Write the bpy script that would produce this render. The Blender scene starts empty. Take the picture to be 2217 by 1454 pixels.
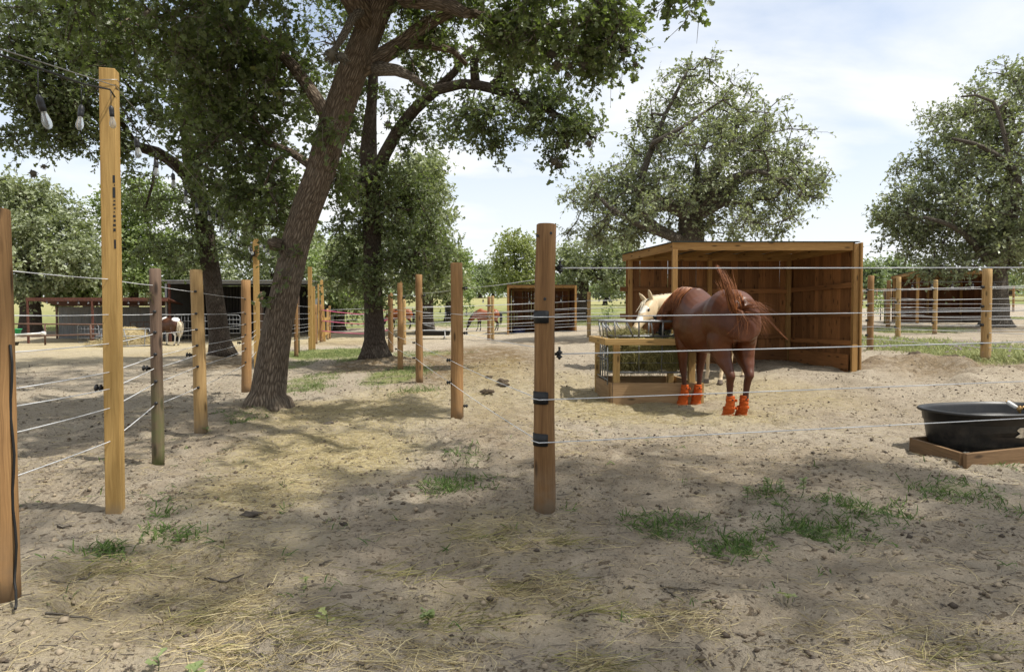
import bpy, math, random
import numpy as np
from mathutils import Vector, Matrix, noise as mnoise

random.seed(7)
R = np.random.default_rng(11)
C = bpy.context.scene.collection
PI = math.pi

# ------------------------------------------------------------------ camera model (photo 2217 x 1454, 24 mm lens)
FPX, CX, CY, HZ, CAMZ = 1478.0, 1108.5, 727.0, 680.0, 1.2
PITCH = math.atan((CY - HZ) / FPX)
_cp, _sp = math.cos(PITCH), math.sin(PITCH)

def W(px, py, Y):
    """a place seen at photo pixel px, py that stands Y metres in front of the viewer"""
    u = (px - CX) / FPX; v = (CY - py) / FPX
    dy = _cp + v * _sp; dz = -_sp + v * _cp
    t = Y / dy
    return Vector((u * t, Y, CAMZ + dz * t))

# ------------------------------------------------------------------ terrain
def _hash(ix, iy, seed):
    h = (ix.astype(np.int64) * 374761393 + iy.astype(np.int64) * 668265263 + seed * 1442695041) & 0x7fffffff
    h = ((h ^ (h >> 13)) * 1274126177) & 0x7fffffff
    return ((h ^ (h >> 16)) & 0xffff) / 65535.0

def vnoise(x, y, seed=0):
    x = np.asarray(x, float); y = np.asarray(y, float)
    ix = np.floor(x); iy = np.floor(y); fx = x - ix; fy = y - iy
    fx = fx * fx * fx * (fx * (fx * 6 - 15) + 10); fy = fy * fy * fy * (fy * (fy * 6 - 15) + 10)
    a = _hash(ix, iy, seed); b = _hash(ix + 1, iy, seed); c = _hash(ix, iy + 1, seed); d = _hash(ix + 1, iy + 1, seed)
    return (a * (1 - fx) + b * fx) * (1 - fy) + (c * (1 - fx) + d * fx) * fy

_ctrl = []
for (px, py, Y) in [(533, 853, 10.5), (908, 823, 11.4), (867, 801, 13.8), (845, 760, 20.5), (875, 747, 26), (672, 757, 21.8),
                    (683, 745, 27), (712, 733, 33), (378, 748, 36), (45, 743, 36), (340, 745, 36), (230, 733, 40),
                    (475, 775, 18.3), (812, 786, 17.0), (1885, 757, 16.2), (2135, 780, 13.06), (1945, 735, 19.2), (2025, 722, 22),
                    (1922, 713, 24.4), (2180, 680, 41), (2060, 697, 31), (1855, 803, 12.2), (1713, 783, 14.3), (1460, 800, 12.3),
                    (1400, 790, 14.3), (1175, 720, 32), (1062, 735, 27.8), (1275, 730, 26.4), (945, 733, 29), (1040, 718, 36), (850, 713, 40),
                    (1050, 646, 100), (860, 662, 80), (1330, 657, 90), (1290, 688, 48), (1900, 642, 90), (2200, 650, 70), (150, 697, 60),
                    (450, 690, 70), (-400, 700, 60), (2700, 640, 60), (2600, 760, 14), (-600, 760, 22), (1548, 836, 10.8), (1150, 752, 20), (2180, 810, 11.4)]:
    _p = W(px, py, Y); _ctrl.append((_p.x, _p.y, _p.z))
for xx in (-14, -7, -3, 0, 3, 7, 14):
    for yy in (-14, -6, 0, 3, 5.5, 8):
        _ctrl.append((xx, yy, 0.0))
for k in range(14):
    a = 2 * PI * k / 14
    up = max(0, math.sin(a))
    _ctrl.append((170 * math.cos(a), 170 * math.sin(a), 4.5 * up + (1.0 if up > 0 else 0)))
    _ctrl.append((420 * math.cos(a), 420 * math.sin(a), 11 * up))
    _ctrl.append((1000 * math.cos(a), 1000 * math.sin(a), 16 * up))
_ctrl = np.array(_ctrl)
def _phi(d2): return np.sqrt(d2 + 1.2)
_A = _phi(((_ctrl[:, None, :2] - _ctrl[None, :, :2]) ** 2).sum(-1)) + np.eye(len(_ctrl)) * 0.02 * -1
_w = np.linalg.solve(_A, _ctrl[:, 2])

def _mound(x, y, cx, cy, r, h): return h * np.exp(-((x - cx) ** 2 + (y - cy) ** 2) / (r * r))
_mo = [W(812, 786, 17.0), W(475, 775, 18.3), W(585, 885, 8.65), W(1090, 930, 6.6), W(2010, 790, 12.0)]

_feet = [W(a, 800, b) for a, b in ((8, 2.79), (250, 4.1), (343, 5.34), (436, 6.9), (534, 10.5), (1178, 4.17), (990, 7.84), (908, 11.4), (867, 13.8))]

def gz_np(x, y, bumps=True):
    x = np.asarray(x, float); y = np.asarray(y, float)
    z = np.zeros(np.broadcast(x, y).shape)
    for (cx, cy, _), w in zip(_ctrl, _w):
        z = z + w * np.sqrt((x - cx) ** 2 + (y - cy) ** 2 + 1.2)
    if bumps:
        dist = np.sqrt(x * x + y * y)
        f = np.clip(1.25 - dist / 40, 0.0, 1)
        b = (vnoise(x / 1.3, y / 1.3, 3) - .5) * .08 + (vnoise(x / .47, y / .42, 5) - .5) * .060
        n3 = vnoise(x / .17, y / .17, 9)
        b = b + (n3 - .5) * .036 + (vnoise(x / .07, y / .07, 12) - .5) * .015
        pits = np.clip(vnoise(x / .26 + 7, y / .26, 21) - .68, 0, 1)
        b = b - pits * .20
        z = z + b * f
        # right-hand berm, tree mounds
        z = z + _mound(x, y, _mo[0].x + .25, _mo[0].y - .5, 1.0, .16) + _mound(x, y, _mo[1].x, _mo[1].y, .8, .10)
        z = z + _mound(x, y, _mo[2].x, _mo[2].y, .7, .05) + _mound(x, y, _mo[3].x, _mo[3].y, .8, .07)
        for q in _feet: z = z + _mound(x, y, q.x, q.y, .13, .028)
        z = z + np.clip(vnoise(x / .5, y / .5, 31) - .45, 0, 1) * _mound(x, y, _mo[4].x, _mo[4].y, 2.2, .5)
    return z

def gz(x, y): return float(gz_np(np.array([x]), np.array([y]))[0])

def G(px, py):
    """the ground seen at a photo pixel"""
    Y = 3.0
    lo, hi = 1.0, 200.0
    n = np.geomspace(1.0, 200, 400)
    u = (px - CX) / FPX; v = (CY - py) / FPX
    dy = _cp + v * _sp; dz = -_sp + v * _cp
    t = n / dy
    d = CAMZ + dz * t - gz_np(u * t, n, False)
    k = np.argmax(d < 0) if (d < 0).any() else len(n) - 1
    if k > 0:
        f = d[k - 1] / max(1e-9, d[k - 1] - d[k]); Y = n[k - 1] + f * (n[k] - n[k - 1])
    else: Y = n[k]
    p = W(px, py, Y); p.z = gz(p.x, p.y)
    return p

def on_ground(px, Y):
    p = W(px, 700, Y); p.z = gz(p.x, p.y); return p

# ------------------------------------------------------------------ object helpers
def tag(o, label=None, cat=None, group=None, kind=None):
    if label: o['label'] = label
    if cat: o['category'] = cat
    if group: o['group'] = group
    if kind: o['kind'] = kind
    return o

def thing(name, label, cat, loc=(0, 0, 0), rotz=0, group=None):
    o = bpy.data.objects.new(name, None); C.objects.link(o)
    o.location = loc; o.rotation_euler = (0, 0, rotz); o.empty_display_size = .1
    return tag(o, label, cat, group)

class MB:
    """collects shapes into one mesh; world coordinates unless the parent is given local ones"""
    def __init__(s): s.v = []; s.f = []; s.uv = []; s.id = []; s.sm = []
    def face(s, idx, uvs, rid, smooth=False):
        s.f.append(idx); s.uv.append(uvs); s.id.append(rid); s.sm.append(smooth)
    def beam(s, p0, p1, w, h, up=(0, 0, 1), ext=0.0):
        p0 = Vector(p0); p1 = Vector(p1); d = (p1 - p0); L = d.length; d.normalize()
        p0 = p0 - d * ext; p1 = p1 + d * ext; L += 2 * ext
        up = Vector(up)
        if abs(d.dot(up)) > .98: up = Vector((0, 1, 0)) if abs(d.y) < .9 else Vector((1, 0, 0))
        sx = d.cross(up).normalized(); uz = sx.cross(d).normalized()
        b = len(s.v); rid = random.random(); o = random.random() * 50
        for p in (p0, p1):
            for (a, c) in ((-1, -1), (1, -1), (1, 1), (-1, 1)):
                s.v.append(p + sx * (a * w / 2) + uz * (c * h / 2))
        q = [w, h, w, h]; acc = 0
        for k in range(4):
            k2 = (k + 1) % 4
            s.face([b + k, b + k2, b + 4 + k2, b + 4 + k], [(o, acc), (o, acc + q[k]), (o + L, acc + q[k]), (o + L, acc)], rid); acc += q[k]
        s.face([b + 3, b + 2, b + 1, b], [(o, 0), (o, w), (o + .02, w), (o + .02, 0)], rid)
        s.face([b + 4, b + 5, b + 6, b + 7], [(o, 0), (o, w), (o + .02, w), (o + .02, 0)], rid)
        return s
    def box(s, c, size, rotz=0):
        c = Vector(c); ax = Vector((math.cos(rotz), math.sin(rotz), 0))
        return s.beam(c - ax * size[0] / 2, c + ax * size[0] / 2, size[1], size[2])
    def tube(s, pts, radii, n=8, caps=True, smooth=True, wob=0.0, seed=0):
        pts = [Vector(p) for p in pts]
        if not hasattr(radii, '__len__'): radii = [radii] * len(pts)
        b = len(s.v); rid = random.random(); o = random.random() * 50; acc = 0
        ref = None; us = []; rmean = sum(radii) / len(radii)
        for i, p in enumerate(pts):
            t = (pts[min(i + 1, len(pts) - 1)] - pts[max(i - 1, 0)])
            t = t.normalized() if t.length > 1e-9 else Vector((0, 0, 1))
            if ref is None:
                ref = Vector((1, 0, 0)) if abs(t.x) < .8 else Vector((0, 1, 0))
            sx = (ref - t * ref.dot(t)).normalized(); ref = sx; sy = t.cross(sx)
            if i: acc += (p - pts[i - 1]).length
            us.append(acc)
            for k in range(n):
                a = 2 * PI * k / n; r = radii[i]
                if wob: r *= 1 + wob * mnoise.noise(Vector((math.cos(a) * 1.3, math.sin(a) * 1.3 + seed * 7.1, acc * 1.6 + seed)))
                s.v.append(p + (sx * math.cos(a) + sy * math.sin(a)) * r)
        for i in range(len(pts) - 1):
            r = rmean
            for k in range(n):
                k2 = (k + 1) % n
                v0 = k / n * 2 * PI * r; v1 = (k + 1) / n * 2 * PI * r
                s.face([b + i * n + k, b + i * n + k2, b + (i + 1) * n + k2, b + (i + 1) * n + k],
                       [(o + us[i], v0), (o + us[i], v1), (o + us[i + 1], v1), (o + us[i + 1], v0)], rid, smooth)
        if caps and n > 2:
            for i, rev in ((0, True), (len(pts) - 1, False)):
                idx = [b + i * n + k for k in range(n)]
                uv = [(o + .02 * math.cos(2 * PI * k / n), .02 * math.sin(2 * PI * k / n)) for k in range(n)]
                if rev: idx = idx[::-1]
                s.face(idx, uv, rid)
        return s
    def lathe(s, base, prof, n=16, axis=(0, 0, 1)):
        ax = Vector(axis).normalized(); base = Vector(base)
        return s.tube_raw([base + ax * h for (r, h) in prof], [r for (r, h) in prof], ax, n)
    def tube_raw(s, pts, radii, ax, n):
        ref = Vector((1, 0, 0)) if abs(ax.x) < .8 else Vector((0, 1, 0))
        sx = (ref - ax * ref.dot(ax)).normalized(); sy = ax.cross(sx)
        b = len(s.v); rid = random.random(); o = random.random() * 50
        for p, r in zip(pts, radii):
            for k in range(n):
                a = 2 * PI * k / n; s.v.append(p + (sx * math.cos(a) + sy * math.sin(a)) * r)
        for i in range(len(pts) - 1):
            for k in range(n):
                k2 = (k + 1) % n
                s.face([b + i * n + k, b + i * n + k2, b + (i + 1) * n + k2, b + (i + 1) * n + k],
                       [(o + i * .03, k * .02), (o + i * .03, k * .02 + .02), (o + i * .03 + .03, k * .02 + .02), (o + i * .03 + .03, k * .02)], rid, True)
        s.face([b + k for k in range(n)][::-1], [(o, 0)] * n, rid)
        s.face([b + (len(pts) - 1) * n + k for k in range(n)], [(o, 0)] * n, rid)
        return s
    def loft(s, secs, n=20, e=2.0):
        """secs: (centre, side, up, half width, half height up, half height down)"""
        b = len(s.v); rid = random.random()
        for (c, sd, up, w, ht, hb) in secs:
            for k in range(n):
                a = 2 * PI * k / n; ca, sa = math.cos(a), math.sin(a)
                x = math.copysign(abs(ca) ** (2 / e), ca) * w; y = math.copysign(abs(sa) ** (2 / e), sa) * (ht if sa > 0 else hb)
                s.v.append(Vector(c) + sd * x + up * y)
        m = len(secs)
        for i in range(m - 1):
            for k in range(n):
                k2 = (k + 1) % n
                s.face([b + i * n + k, b + i * n + k2, b + (i + 1) * n + k2, b + (i + 1) * n + k], [(0, 0)] * 4, rid, True)
        s.face([b + k for k in range(n)][::-1], [(0, 0)] * n, rid, True)
        s.face([b + (m - 1) * n + k for k in range(n)], [(0, 0)] * n, rid, True)
        return s
    def mesh(s, name, off=(0, 0, 0)):
        me = bpy.data.meshes.new(name); off = Vector(off)
        me.from_pydata([tuple(Vector(v) - off) for v in s.v], [], s.f)
        u = me.uv_layers.new(name='UVMap'); d = me.uv_layers.new(name='pid')
        fl = [c for f in s.uv for uv in f for c in uv]
        u.data.foreach_set('uv', fl)
        fl = []
        for f, r in zip(s.f, s.id): fl += [r, (r * 7.31) % 1.0] * len(f)
        d.data.foreach_set('uv', fl)
        me.polygons.foreach_set('use_smooth', s.sm); me.update()
        return me
    def build(s, name, mat, parent=None, off=None, bevel=0.0):
        if off is None: off = parent.location if parent is not None else (0, 0, 0)
        me = s.mesh(name, off); me.materials.append(mat)
        o = bpy.data.objects.new(name, me); C.objects.link(o)
        if parent is not None: o.parent = parent
        else: o.location = off
        if bevel:
            m = o.modifiers.new('edge', 'BEVEL'); m.width = bevel; m.segments = 2; m.limit_method = 'ANGLE'
        return o

def mesh_np(name, V, loops, starts, totals, mat, parent=None, off=(0, 0, 0), attrs=None, smooth=False):
    me = bpy.data.meshes.new(name)
    V = np.asarray(V, np.float32) - np.array(off, np.float32)
    me.vertices.add(len(V)); me.vertices.foreach_set('co', V.ravel())
    me.loops.add(len(loops)); me.loops.foreach_set('vertex_index', np.asarray(loops, np.int32))
    me.polygons.add(len(starts)); me.polygons.foreach_set('loop_start', np.asarray(starts, np.int32))
    me.polygons.foreach_set('loop_total', np.asarray(totals, np.int32))
    me.polygons.foreach_set('use_smooth', np.full(len(starts), smooth))
    me.update(calc_edges=True); me.validate()
    for k, a in (attrs or {}).items():
        at = me.attributes.new(k, 'FLOAT', 'POINT'); at.data.foreach_set('value', np.asarray(a, np.float32))
    me.materials.append(mat)
    o = bpy.data.objects.new(name, me); C.objects.link(o)
    if parent is not None: o.parent = parent
    else: o.location = off
    return o

# many small copies of one template into one mesh (leaves, straws, blades)
def stamp(P, D, N, L, templ, faces):
    P = np.asarray(P); n = len(P); T = np.asarray(templ, float); k = len(T)
    D = D / (np.linalg.norm(D, axis=1, keepdims=True) + 1e-9)
    S = np.cross(D, N); S /= (np.linalg.norm(S, axis=1, keepdims=True) + 1e-9)
    U = np.cross(S, D)
    V = P[:, None, :] + L[:, None, None] * (T[None, :, 0, None] * D[:, None, :] + T[None, :, 1, None] * S[:, None, :] + T[None, :, 2, None] * U[:, None, :])
    fl = np.concatenate([np.array(f) for f in faces]); ft = np.array([len(f) for f in faces])
    loops = (np.arange(n)[:, None] * k + fl[None, :]).ravel()
    totals = np.tile(ft, n); starts = np.concatenate([[0], np.cumsum(totals)[:-1]])
    return V.reshape(-1, 3), loops, starts, totals, k

def _half(pts, fold):
    return pts, fold
def leaf_template(outline, fold=.22):
    m = len(outline); T = [(a, b, abs(b) * fold - .18 * a * a) for (a, b) in outline] + [(a, -b, abs(b) * fold - .18 * a * a) for (a, b) in outline[1:-1]]
    f1 = list(range(m)); f2 = [0] + [m - 1] + list(range(m + m - 3, m - 1, -1))
    return T, [f1[::-1], f2[::-1]]
LEAF_NEAR = leaf_template([(0, 0), (.22, .06), (.36, .25), (.46, .13), (.60, .40), (.78, .36), (.78, .17), (.96, .20), (1, 0)])
LEAF_MID = leaf_template([(0, 0), (.34, .24), (.47, .12), (.74, .38), (1, 0)])
LEAF_FAR = leaf_template([(0, 0), (.55, .34), (1, 0)])
# ------------------------------------------------------------------ materials
class NT:
    def __init__(s, name):
        s.m = bpy.data.materials.new(name); s.m.use_nodes = True; s.t = s.m.node_tree; s.t.nodes.clear()
        s.out = s.n('ShaderNodeOutputMaterial')
    def n(s, typ, ins=None, **kw):
        nd = s.t.nodes.new(typ)
        for k, v in kw.items(): setattr(nd, k, v)
        for k, v in (ins or {}).items():
            sock = nd.inputs[k]
            if isinstance(v, bpy.types.NodeSocket): s.t.links.new(v, sock)
            elif isinstance(v, bpy.types.Node): s.t.links.new(v.outputs[0], sock)
            else: sock.default_value = v
        return nd
    def ramp(s, fac, stops):
        nd = s.n('ShaderNodeValToRGB', {'Fac': fac}); cr = nd.color_ramp
        while len(cr.elements) < len(stops): cr.elements.new(.5)
        for e, (p, c) in zip(cr.elements, stops):
            e.position = p; e.color = (*c, 1) if len(c) == 3 else c
        return nd.outputs['Color']
    def mix(s, f, a, b, mode='MIX'):
        nd = s.n('ShaderNodeMix', data_type='RGBA', blend_type=mode)
        for sock, v in ((nd.inputs[0], f), (nd.inputs[6], a), (nd.inputs[7], b)):
            if isinstance(v, bpy.types.NodeSocket): s.t.links.new(v, sock)
            elif isinstance(v, (tuple, list)): sock.default_value = (*v, 1) if len(v) == 3 else v
            else: sock.default_value = v
        return nd.outputs[2]
    def math(s, op, a, b=0.0, clamp=False):
        nd = s.n('ShaderNodeMath', {0: a, 1: b}, operation=op); nd.use_clamp = clamp
        return nd.outputs[0]
    def noise(s, vec, scale, detail=3, rough=.55, dist=0.0):
        return s.n('ShaderNodeTexNoise', {'Vector': vec, 'Scale': scale, 'Detail': detail, 'Roughness': rough, 'Distortion': dist}).outputs[0]
    def bsdf(s, col, rough=.8, bump=None, bstr=.3, bdist=.01, metal=0.0, spec=.4, **ins):
        d = {'Base Color': col, 'Roughness': rough, 'Metallic': metal, 'Specular IOR Level': spec}
        if isinstance(col, tuple) and len(col) == 3: d['Base Color'] = (*col, 1)
        d.update(ins)
        b = s.n('ShaderNodeBsdfPrincipled', d)
        if bump is not None:
            bn = s.n('ShaderNodeBump', {'Height': bump, 'Strength': bstr, 'Distance': bdist}); s.t.links.new(bn.outputs[0], b.inputs['Normal'])
        return b.outputs[0]
    def done(s, sh):
        s.t.links.new(sh, s.out.inputs['Surface']); return s.m

def plain(name, col, rough=.6, metal=0.0, spec=.4, var=.12, scale=9):
    t = NT(name); co = t.n('ShaderNodeTexCoord').outputs['Object']
    nz = t.noise(co, scale, 5, .65)
    dark = tuple(c * (1 - 2.2 * var) for c in col); lite = tuple(min(1, c * (1 + 1.4 * var)) for c in col)
    c = t.ramp(nz, [(.3, dark), (.7, lite)])
    return t.done(t.bsdf(c, rough, t.noise(co, scale * 6, 3), .15, .004, metal, spec))

def wood(name, dark, light, knots=.5, tone=.35, grain=26, rough=.75, streak=.35, stain=None):
    """lengthwise-grained timber on the UV map (u along, v across, metres)"""
    t = NT(name)
    uv = t.n('ShaderNodeUVMap', uv_map='UVMap').outputs[0]; pid = t.n('ShaderNodeUVMap', uv_map='pid').outputs[0]
    off = t.n('ShaderNodeVectorMath', {0: pid, 1: (37.0, 19.0, 5.0)}, operation='MULTIPLY').outputs[0]
    p = t.n('ShaderNodeVectorMath', {0: uv, 1: off}, operation='ADD').outputs[0]
    warp = t.noise(t.n('ShaderNodeMapping', {'Vector': p, 'Scale': (1.6, 6, 1)}).outputs[0], 1.0, 3, .5)
    wv = t.n('ShaderNodeVectorMath', {0: p, 1: t.n('ShaderNodeVectorMath', {0: t.n('ShaderNodeCombineXYZ', {'Y': warp}).outputs[0], 1: (0, .06, 0)}, operation='MULTIPLY').outputs[0]}, operation='ADD').outputs[0]
    g1 = t.noise(t.n('ShaderNodeMapping', {'Vector': wv, 'Scale': (1.0, grain * 2.2, 1)}).outputs[0], 1.0, 4, .6)
    g2 = t.noise(t.n('ShaderNodeMapping', {'Vector': wv, 'Scale': (4.0, grain * 8, 1)}).outputs[0], 1.0, 3, .6)
    c = t.ramp(g1, [(.30, dark), (.66, light)])
    c = t.mix(.45, c, t.ramp(g2, [(.3, tuple(x * .7 for x in dark)), (.7, tuple(min(1, x * 1.1) for x in light))]))
    # weathering along the piece
    big = t.noise(t.n('ShaderNodeMapping', {'Vector': p, 'Scale': (1.3, 5, 1)}).outputs[0], 1.0, 5, .62)
    c = t.mix(t.math('MULTIPLY', t.ramp(big, [(.42, (0, 0, 0)), (.72, (1, 1, 1))]), streak), c, tuple(x * .45 for x in dark))
    sx = t.n('ShaderNodeSeparateXYZ', {0: pid})
    tn = t.n('ShaderNodeMapRange', {'Value': sx.outputs[0], 3: 1 - tone, 4: 1 + tone * .5}).outputs[0]
    c = t.mix(1.0, c, t.n('ShaderNodeCombineColor', {0: tn, 1: tn, 2: tn}).outputs[0], 'MULTIPLY')
    vo = t.n('ShaderNodeTexVoronoi', {'Vector': t.n('ShaderNodeMapping', {'Vector': p, 'Scale': (2.2, 7.5, 1)}).outputs[0], 'Scale': 1.0, 'Randomness': 1.0}, voronoi_dimensions='2D')
    kn = t.ramp(vo.outputs['Distance'], [(.06, (1, 1, 1)), (.15, (0, 0, 0))])
    sel = t.math('GREATER_THAN', t.n('ShaderNodeSeparateColor', {0: vo.outputs['Color']}).outputs[0], 1 - knots)
    c = t.mix(t.math('MULTIPLY', t.math('MULTIPLY', kn, sel), .8), c, tuple(x * .22 for x in dark))
    if stain is not None:
        ob = t.n('ShaderNodeTexCoord').outputs['Object']
        zz = t.n('ShaderNodeSeparateXYZ', {0: ob}).outputs[2]
        f = t.math('MULTIPLY', t.n('ShaderNodeMapRange', {'Value': zz, 1: stain[1], 2: stain[2], 3: 1.0, 4: 0.0}).outputs[0], t.ramp(t.noise(ob, 9, 4), [(.35, (.2, .2, .2)), (.6, (1, 1, 1))]))
        c = t.mix(f, c, stain[0])
    return t.done(t.bsdf(c, rough, t.math('ADD', g1, g2), .5, .004, spec=.25))

def bark(name, dark, light, sc=1.0):
    t = NT(name)
    uv = t.n('ShaderNodeUVMap', uv_map='UVMap').outputs[0]
    ob = t.n('ShaderNodeTexCoord').outputs['Object']
    w = t.n('ShaderNodeTexNoise', {'Vector': ob, 'Scale': 5.0, 'Detail': 3.0})
    vec = t.n('ShaderNodeVectorMath', {0: t.n('ShaderNodeMapping', {'Vector': uv, 'Scale': (8 * sc, 44 * sc, 1)}).outputs[0], 1: t.n('ShaderNodeVectorMath', {0: w.outputs['Color'], 1: (1.3, 1.9, 0)}, operation='MULTIPLY').outputs[0]}, operation='ADD').outputs[0]
    v = t.n('ShaderNodeTexVoronoi', {'Vector': vec, 'Scale': 1.0}, voronoi_dimensions='2D', feature='DISTANCE_TO_EDGE').outputs[0]
    n2 = t.noise(t.n('ShaderNodeMapping', {'Vector': vec, 'Scale': (.55, 1.7, 1)}).outputs[0], 1.0, 5, .68); n3 = t.noise(ob, 3.1, 4, .6)
    rid = t.math('ADD', t.math('MULTIPLY', t.ramp(v, [(0, (0, 0, 0)), (.38, (1, 1, 1))]), .42), t.math('MULTIPLY', n2, .95))
    c = t.ramp(rid, [(.30, tuple(x * .38 for x in dark)), (.58, dark), (.95, light)])
    c = t.mix(t.math('MULTIPLY', t.ramp(n3, [(.5, (0, 0, 0)), (.68, (1, 1, 1))]), .35), c, (.17, .15, .12))
    return t.done(t.bsdf(c, .95, rid, 1.0, .035, spec=.1))

def leafmat(name, a, b, yellow, trans=.35, rough=.42, tcol=None):
    t = NT(name)
    lv = t.n('ShaderNodeAttribute', attribute_name='lv').outputs['Fac']
    c = t.ramp(lv, [(0, a), (.55, b), (.93, b), (1.0, yellow)])
    geo = t.n('ShaderNodeNewGeometry').outputs['Backfacing']
    c2 = t.mix(t.math('MULTIPLY', geo, .6), c, tuple(min(1, x * 1.5 + .035) for x in b))
    p = t.bsdf(c2, rough, spec=.5)
    tc = tcol or tuple(min(1, x * m) for x, m in zip(b, (2.1, 2.3, 1.2)))
    tr = t.n('ShaderNodeBsdfTranslucent', {'Color': t.mix(lv, tuple(x * .7 for x in tc), tc)}).outputs[0]
    return t.done(t.n('ShaderNodeMixShader', {0: trans, 1: p, 2: tr}).outputs[0])

def blade(name, a, b, trans=.3):
    t = NT(name); lv = t.n('ShaderNodeAttribute', attribute_name='lv').outputs['Fac']
    c = t.ramp(lv, [(0, a), (1, b)])
    tr = t.n('ShaderNodeBsdfTranslucent', {'Color': c}).outputs[0]
    return t.done(t.n('ShaderNodeMixShader', {0: trans, 1: t.bsdf(c, .6, spec=.3), 2: tr}).outputs[0])

def ground_mat():
    t = NT('sandy soil')
    co = t.n('ShaderNodeTexCoord').outputs['Object']
    a = t.n('ShaderNodeVertexColor', layer_name='cover').outputs[0]
    sp = t.n('ShaderNodeSeparateColor', {0: a})
    n1 = t.noise(co, .9, 5, .6); n2 = t.noise(co, 7, 5, .65); n3 = t.noise(co, 55, 4, .7); n4 = t.noise(co, 240, 2, .6)
    c = t.ramp(n1, [(.3, (.315, .266, .198)), (.52, (.38, .326, .246)), (.75, (.435, .378, .29))])
    c = t.mix(t.math('MULTIPLY', t.ramp(n2, [(.50, (0, 0, 0)), (.72, (1, 1, 1))]), .75), c, (.205, .162, .115))
    c = t.mix(.35, c, t.ramp(n3, [(.3, (.25, .205, .152)), (.65, (.44, .38, .30))]))
    wrp0 = t.n('ShaderNodeTexNoise', {'Vector': co, 'Scale': 11.0, 'Detail': 4.0}).outputs['Color']
    cw0 = t.n('ShaderNodeVectorMath', {0: co, 1: t.n('ShaderNodeVectorMath', {0: wrp0, 1: (.16, .16, .16)}, operation='MULTIPLY').outputs[0]}, operation='ADD').outputs[0]
    # dung and straw mulch
    mul = t.math('MULTIPLY', sp.outputs[2], t.ramp(t.noise(co, 4.5, 6, .7), [(.38, (.30, .30, .30)), (.55, (1, 1, 1))]))
    c = t.mix(mul, c, t.ramp(t.noise(co, 26, 5, .72), [(.32, (.065, .045, .026)), (.52, (.17, .118, .062)), (.70, (.34, .25, .14))]))
    # scattered droppings and kicked-up clods
    vo3 = t.n('ShaderNodeTexVoronoi', {'Vector': cw0, 'Scale': 7.5})
    b3 = t.math('MULTIPLY', t.math('LESS_THAN', vo3.outputs['Distance'], .17), t.math('GREATER_THAN', t.noise(co, .8, 4, .7), .44))
    vo4 = t.n('ShaderNodeTexVoronoi', {'Vector': t.n('ShaderNodeMapping', {'Vector': cw0, 'Scale': (.7, 1.5, 1)}).outputs[0], 'Scale': 15.0})
    b4 = t.math('MULTIPLY', t.math('LESS_THAN', vo4.outputs['Distance'], .21), t.math('GREATER_THAN', t.noise(co, 1.4, 4, .7), .45))
    c = t.mix(t.math('MULTIPLY', t.math('MAXIMUM', b3, b4), .72), c, (.095, .070, .048))
    # fallen bits of leaf and twig
    wrp = t.n('ShaderNodeTexNoise', {'Vector': co, 'Scale': 31.0, 'Detail': 3.0}).outputs['Color']
    cw = t.n('ShaderNodeVectorMath', {0: co, 1: t.n('ShaderNodeVectorMath', {0: wrp, 1: (.035, .035, .035)}, operation='MULTIPLY').outputs[0]}, operation='ADD').outputs[0]
    vo = t.n('ShaderNodeTexVoronoi', {'Vector': t.n('ShaderNodeMapping', {'Vector': cw, 'Scale': (.7, 1.6, 1)}).outputs[0], 'Scale': 30.0})
    b1 = t.math('MULTIPLY', t.math('LESS_THAN', vo.outputs['Distance'], .22), t.math('GREATER_THAN', t.noise(co, 3.3, 4, .7), .51))
    vo2 = t.n('ShaderNodeTexVoronoi', {'Vector': t.n('ShaderNodeMapping', {'Vector': cw, 'Rotation': (0, 0, .5), 'Scale': (.7, 2.6, 1)}).outputs[0], 'Scale': 52.0})
    b2 = t.math('MULTIPLY', t.math('LESS_THAN', vo2.outputs['Distance'], .26), t.math('GREATER_THAN', t.noise(co, 2.1, 5, .7), .47))
    c = t.mix(t.math('MULTIPLY', t.math('MAXIMUM', b1, b2), .66), c, (.10, .076, .055))
    # hay
    st = t.noise(t.n('ShaderNodeMapping', {'Vector': co, 'Scale': (14, 90, 1), 'Rotation': (0, 0, .25)}).outputs[0], 1, 3, .6)
    st2 = t.noise(t.n('ShaderNodeMapping', {'Vector': co, 'Scale': (95, 16, 1), 'Rotation': (0, 0, .25)}).outputs[0], 1, 3, .6)
    hm = t.math('MULTIPLY', sp.outputs[1], t.ramp(t.math('MAXIMUM', st, st2), [(.48, (0.1, 0.1, 0.1)), (.62, (1, 1, 1))]))
    c = t.mix(hm, c, t.ramp(st, [(.3, (.30, .24, .10)), (.7, (.56, .47, .24))]))
    # low grass
    gm = t.ramp(t.math('ADD', t.math('MULTIPLY', sp.outputs[0], 1.15), t.math('MULTIPLY', t.math('SUBTRACT', t.noise(co, 2.4, 5, .7), .5), 1.1)), [(.46, (0, 0, 0)), (.80, (1, 1, 1))])
    gc = t.ramp(t.noise(co, 1.3, 5, .7), [(.3, (.115, .145, .042)), (.55, (.19, .21, .075)), (.75, (.32, .29, .14))])
    c = t.mix(t.math('MULTIPLY', gm, .92), c, gc)
    dry = t.n('ShaderNodeSeparateXYZ', {0: co}).outputs[1]
    far = t.n('ShaderNodeMapRange', {'Value': dry, 1: 62.0, 2: 90.0}).outputs[0]
    c = t.mix(t.math('MULTIPLY', far, .65), c, t.ramp(n1, [(.3, (.27, .25, .115)), (.7, (.40, .36, .19))]))
    bmp = t.math('ADD', t.math('MULTIPLY', n3, .6), t.math('ADD', t.math('MULTIPLY', n4, .25), t.math('MULTIPLY', n2, 1.2)))
    return t.done(t.bsdf(c, 1.0, bmp, .9, .045, spec=.05))

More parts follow.
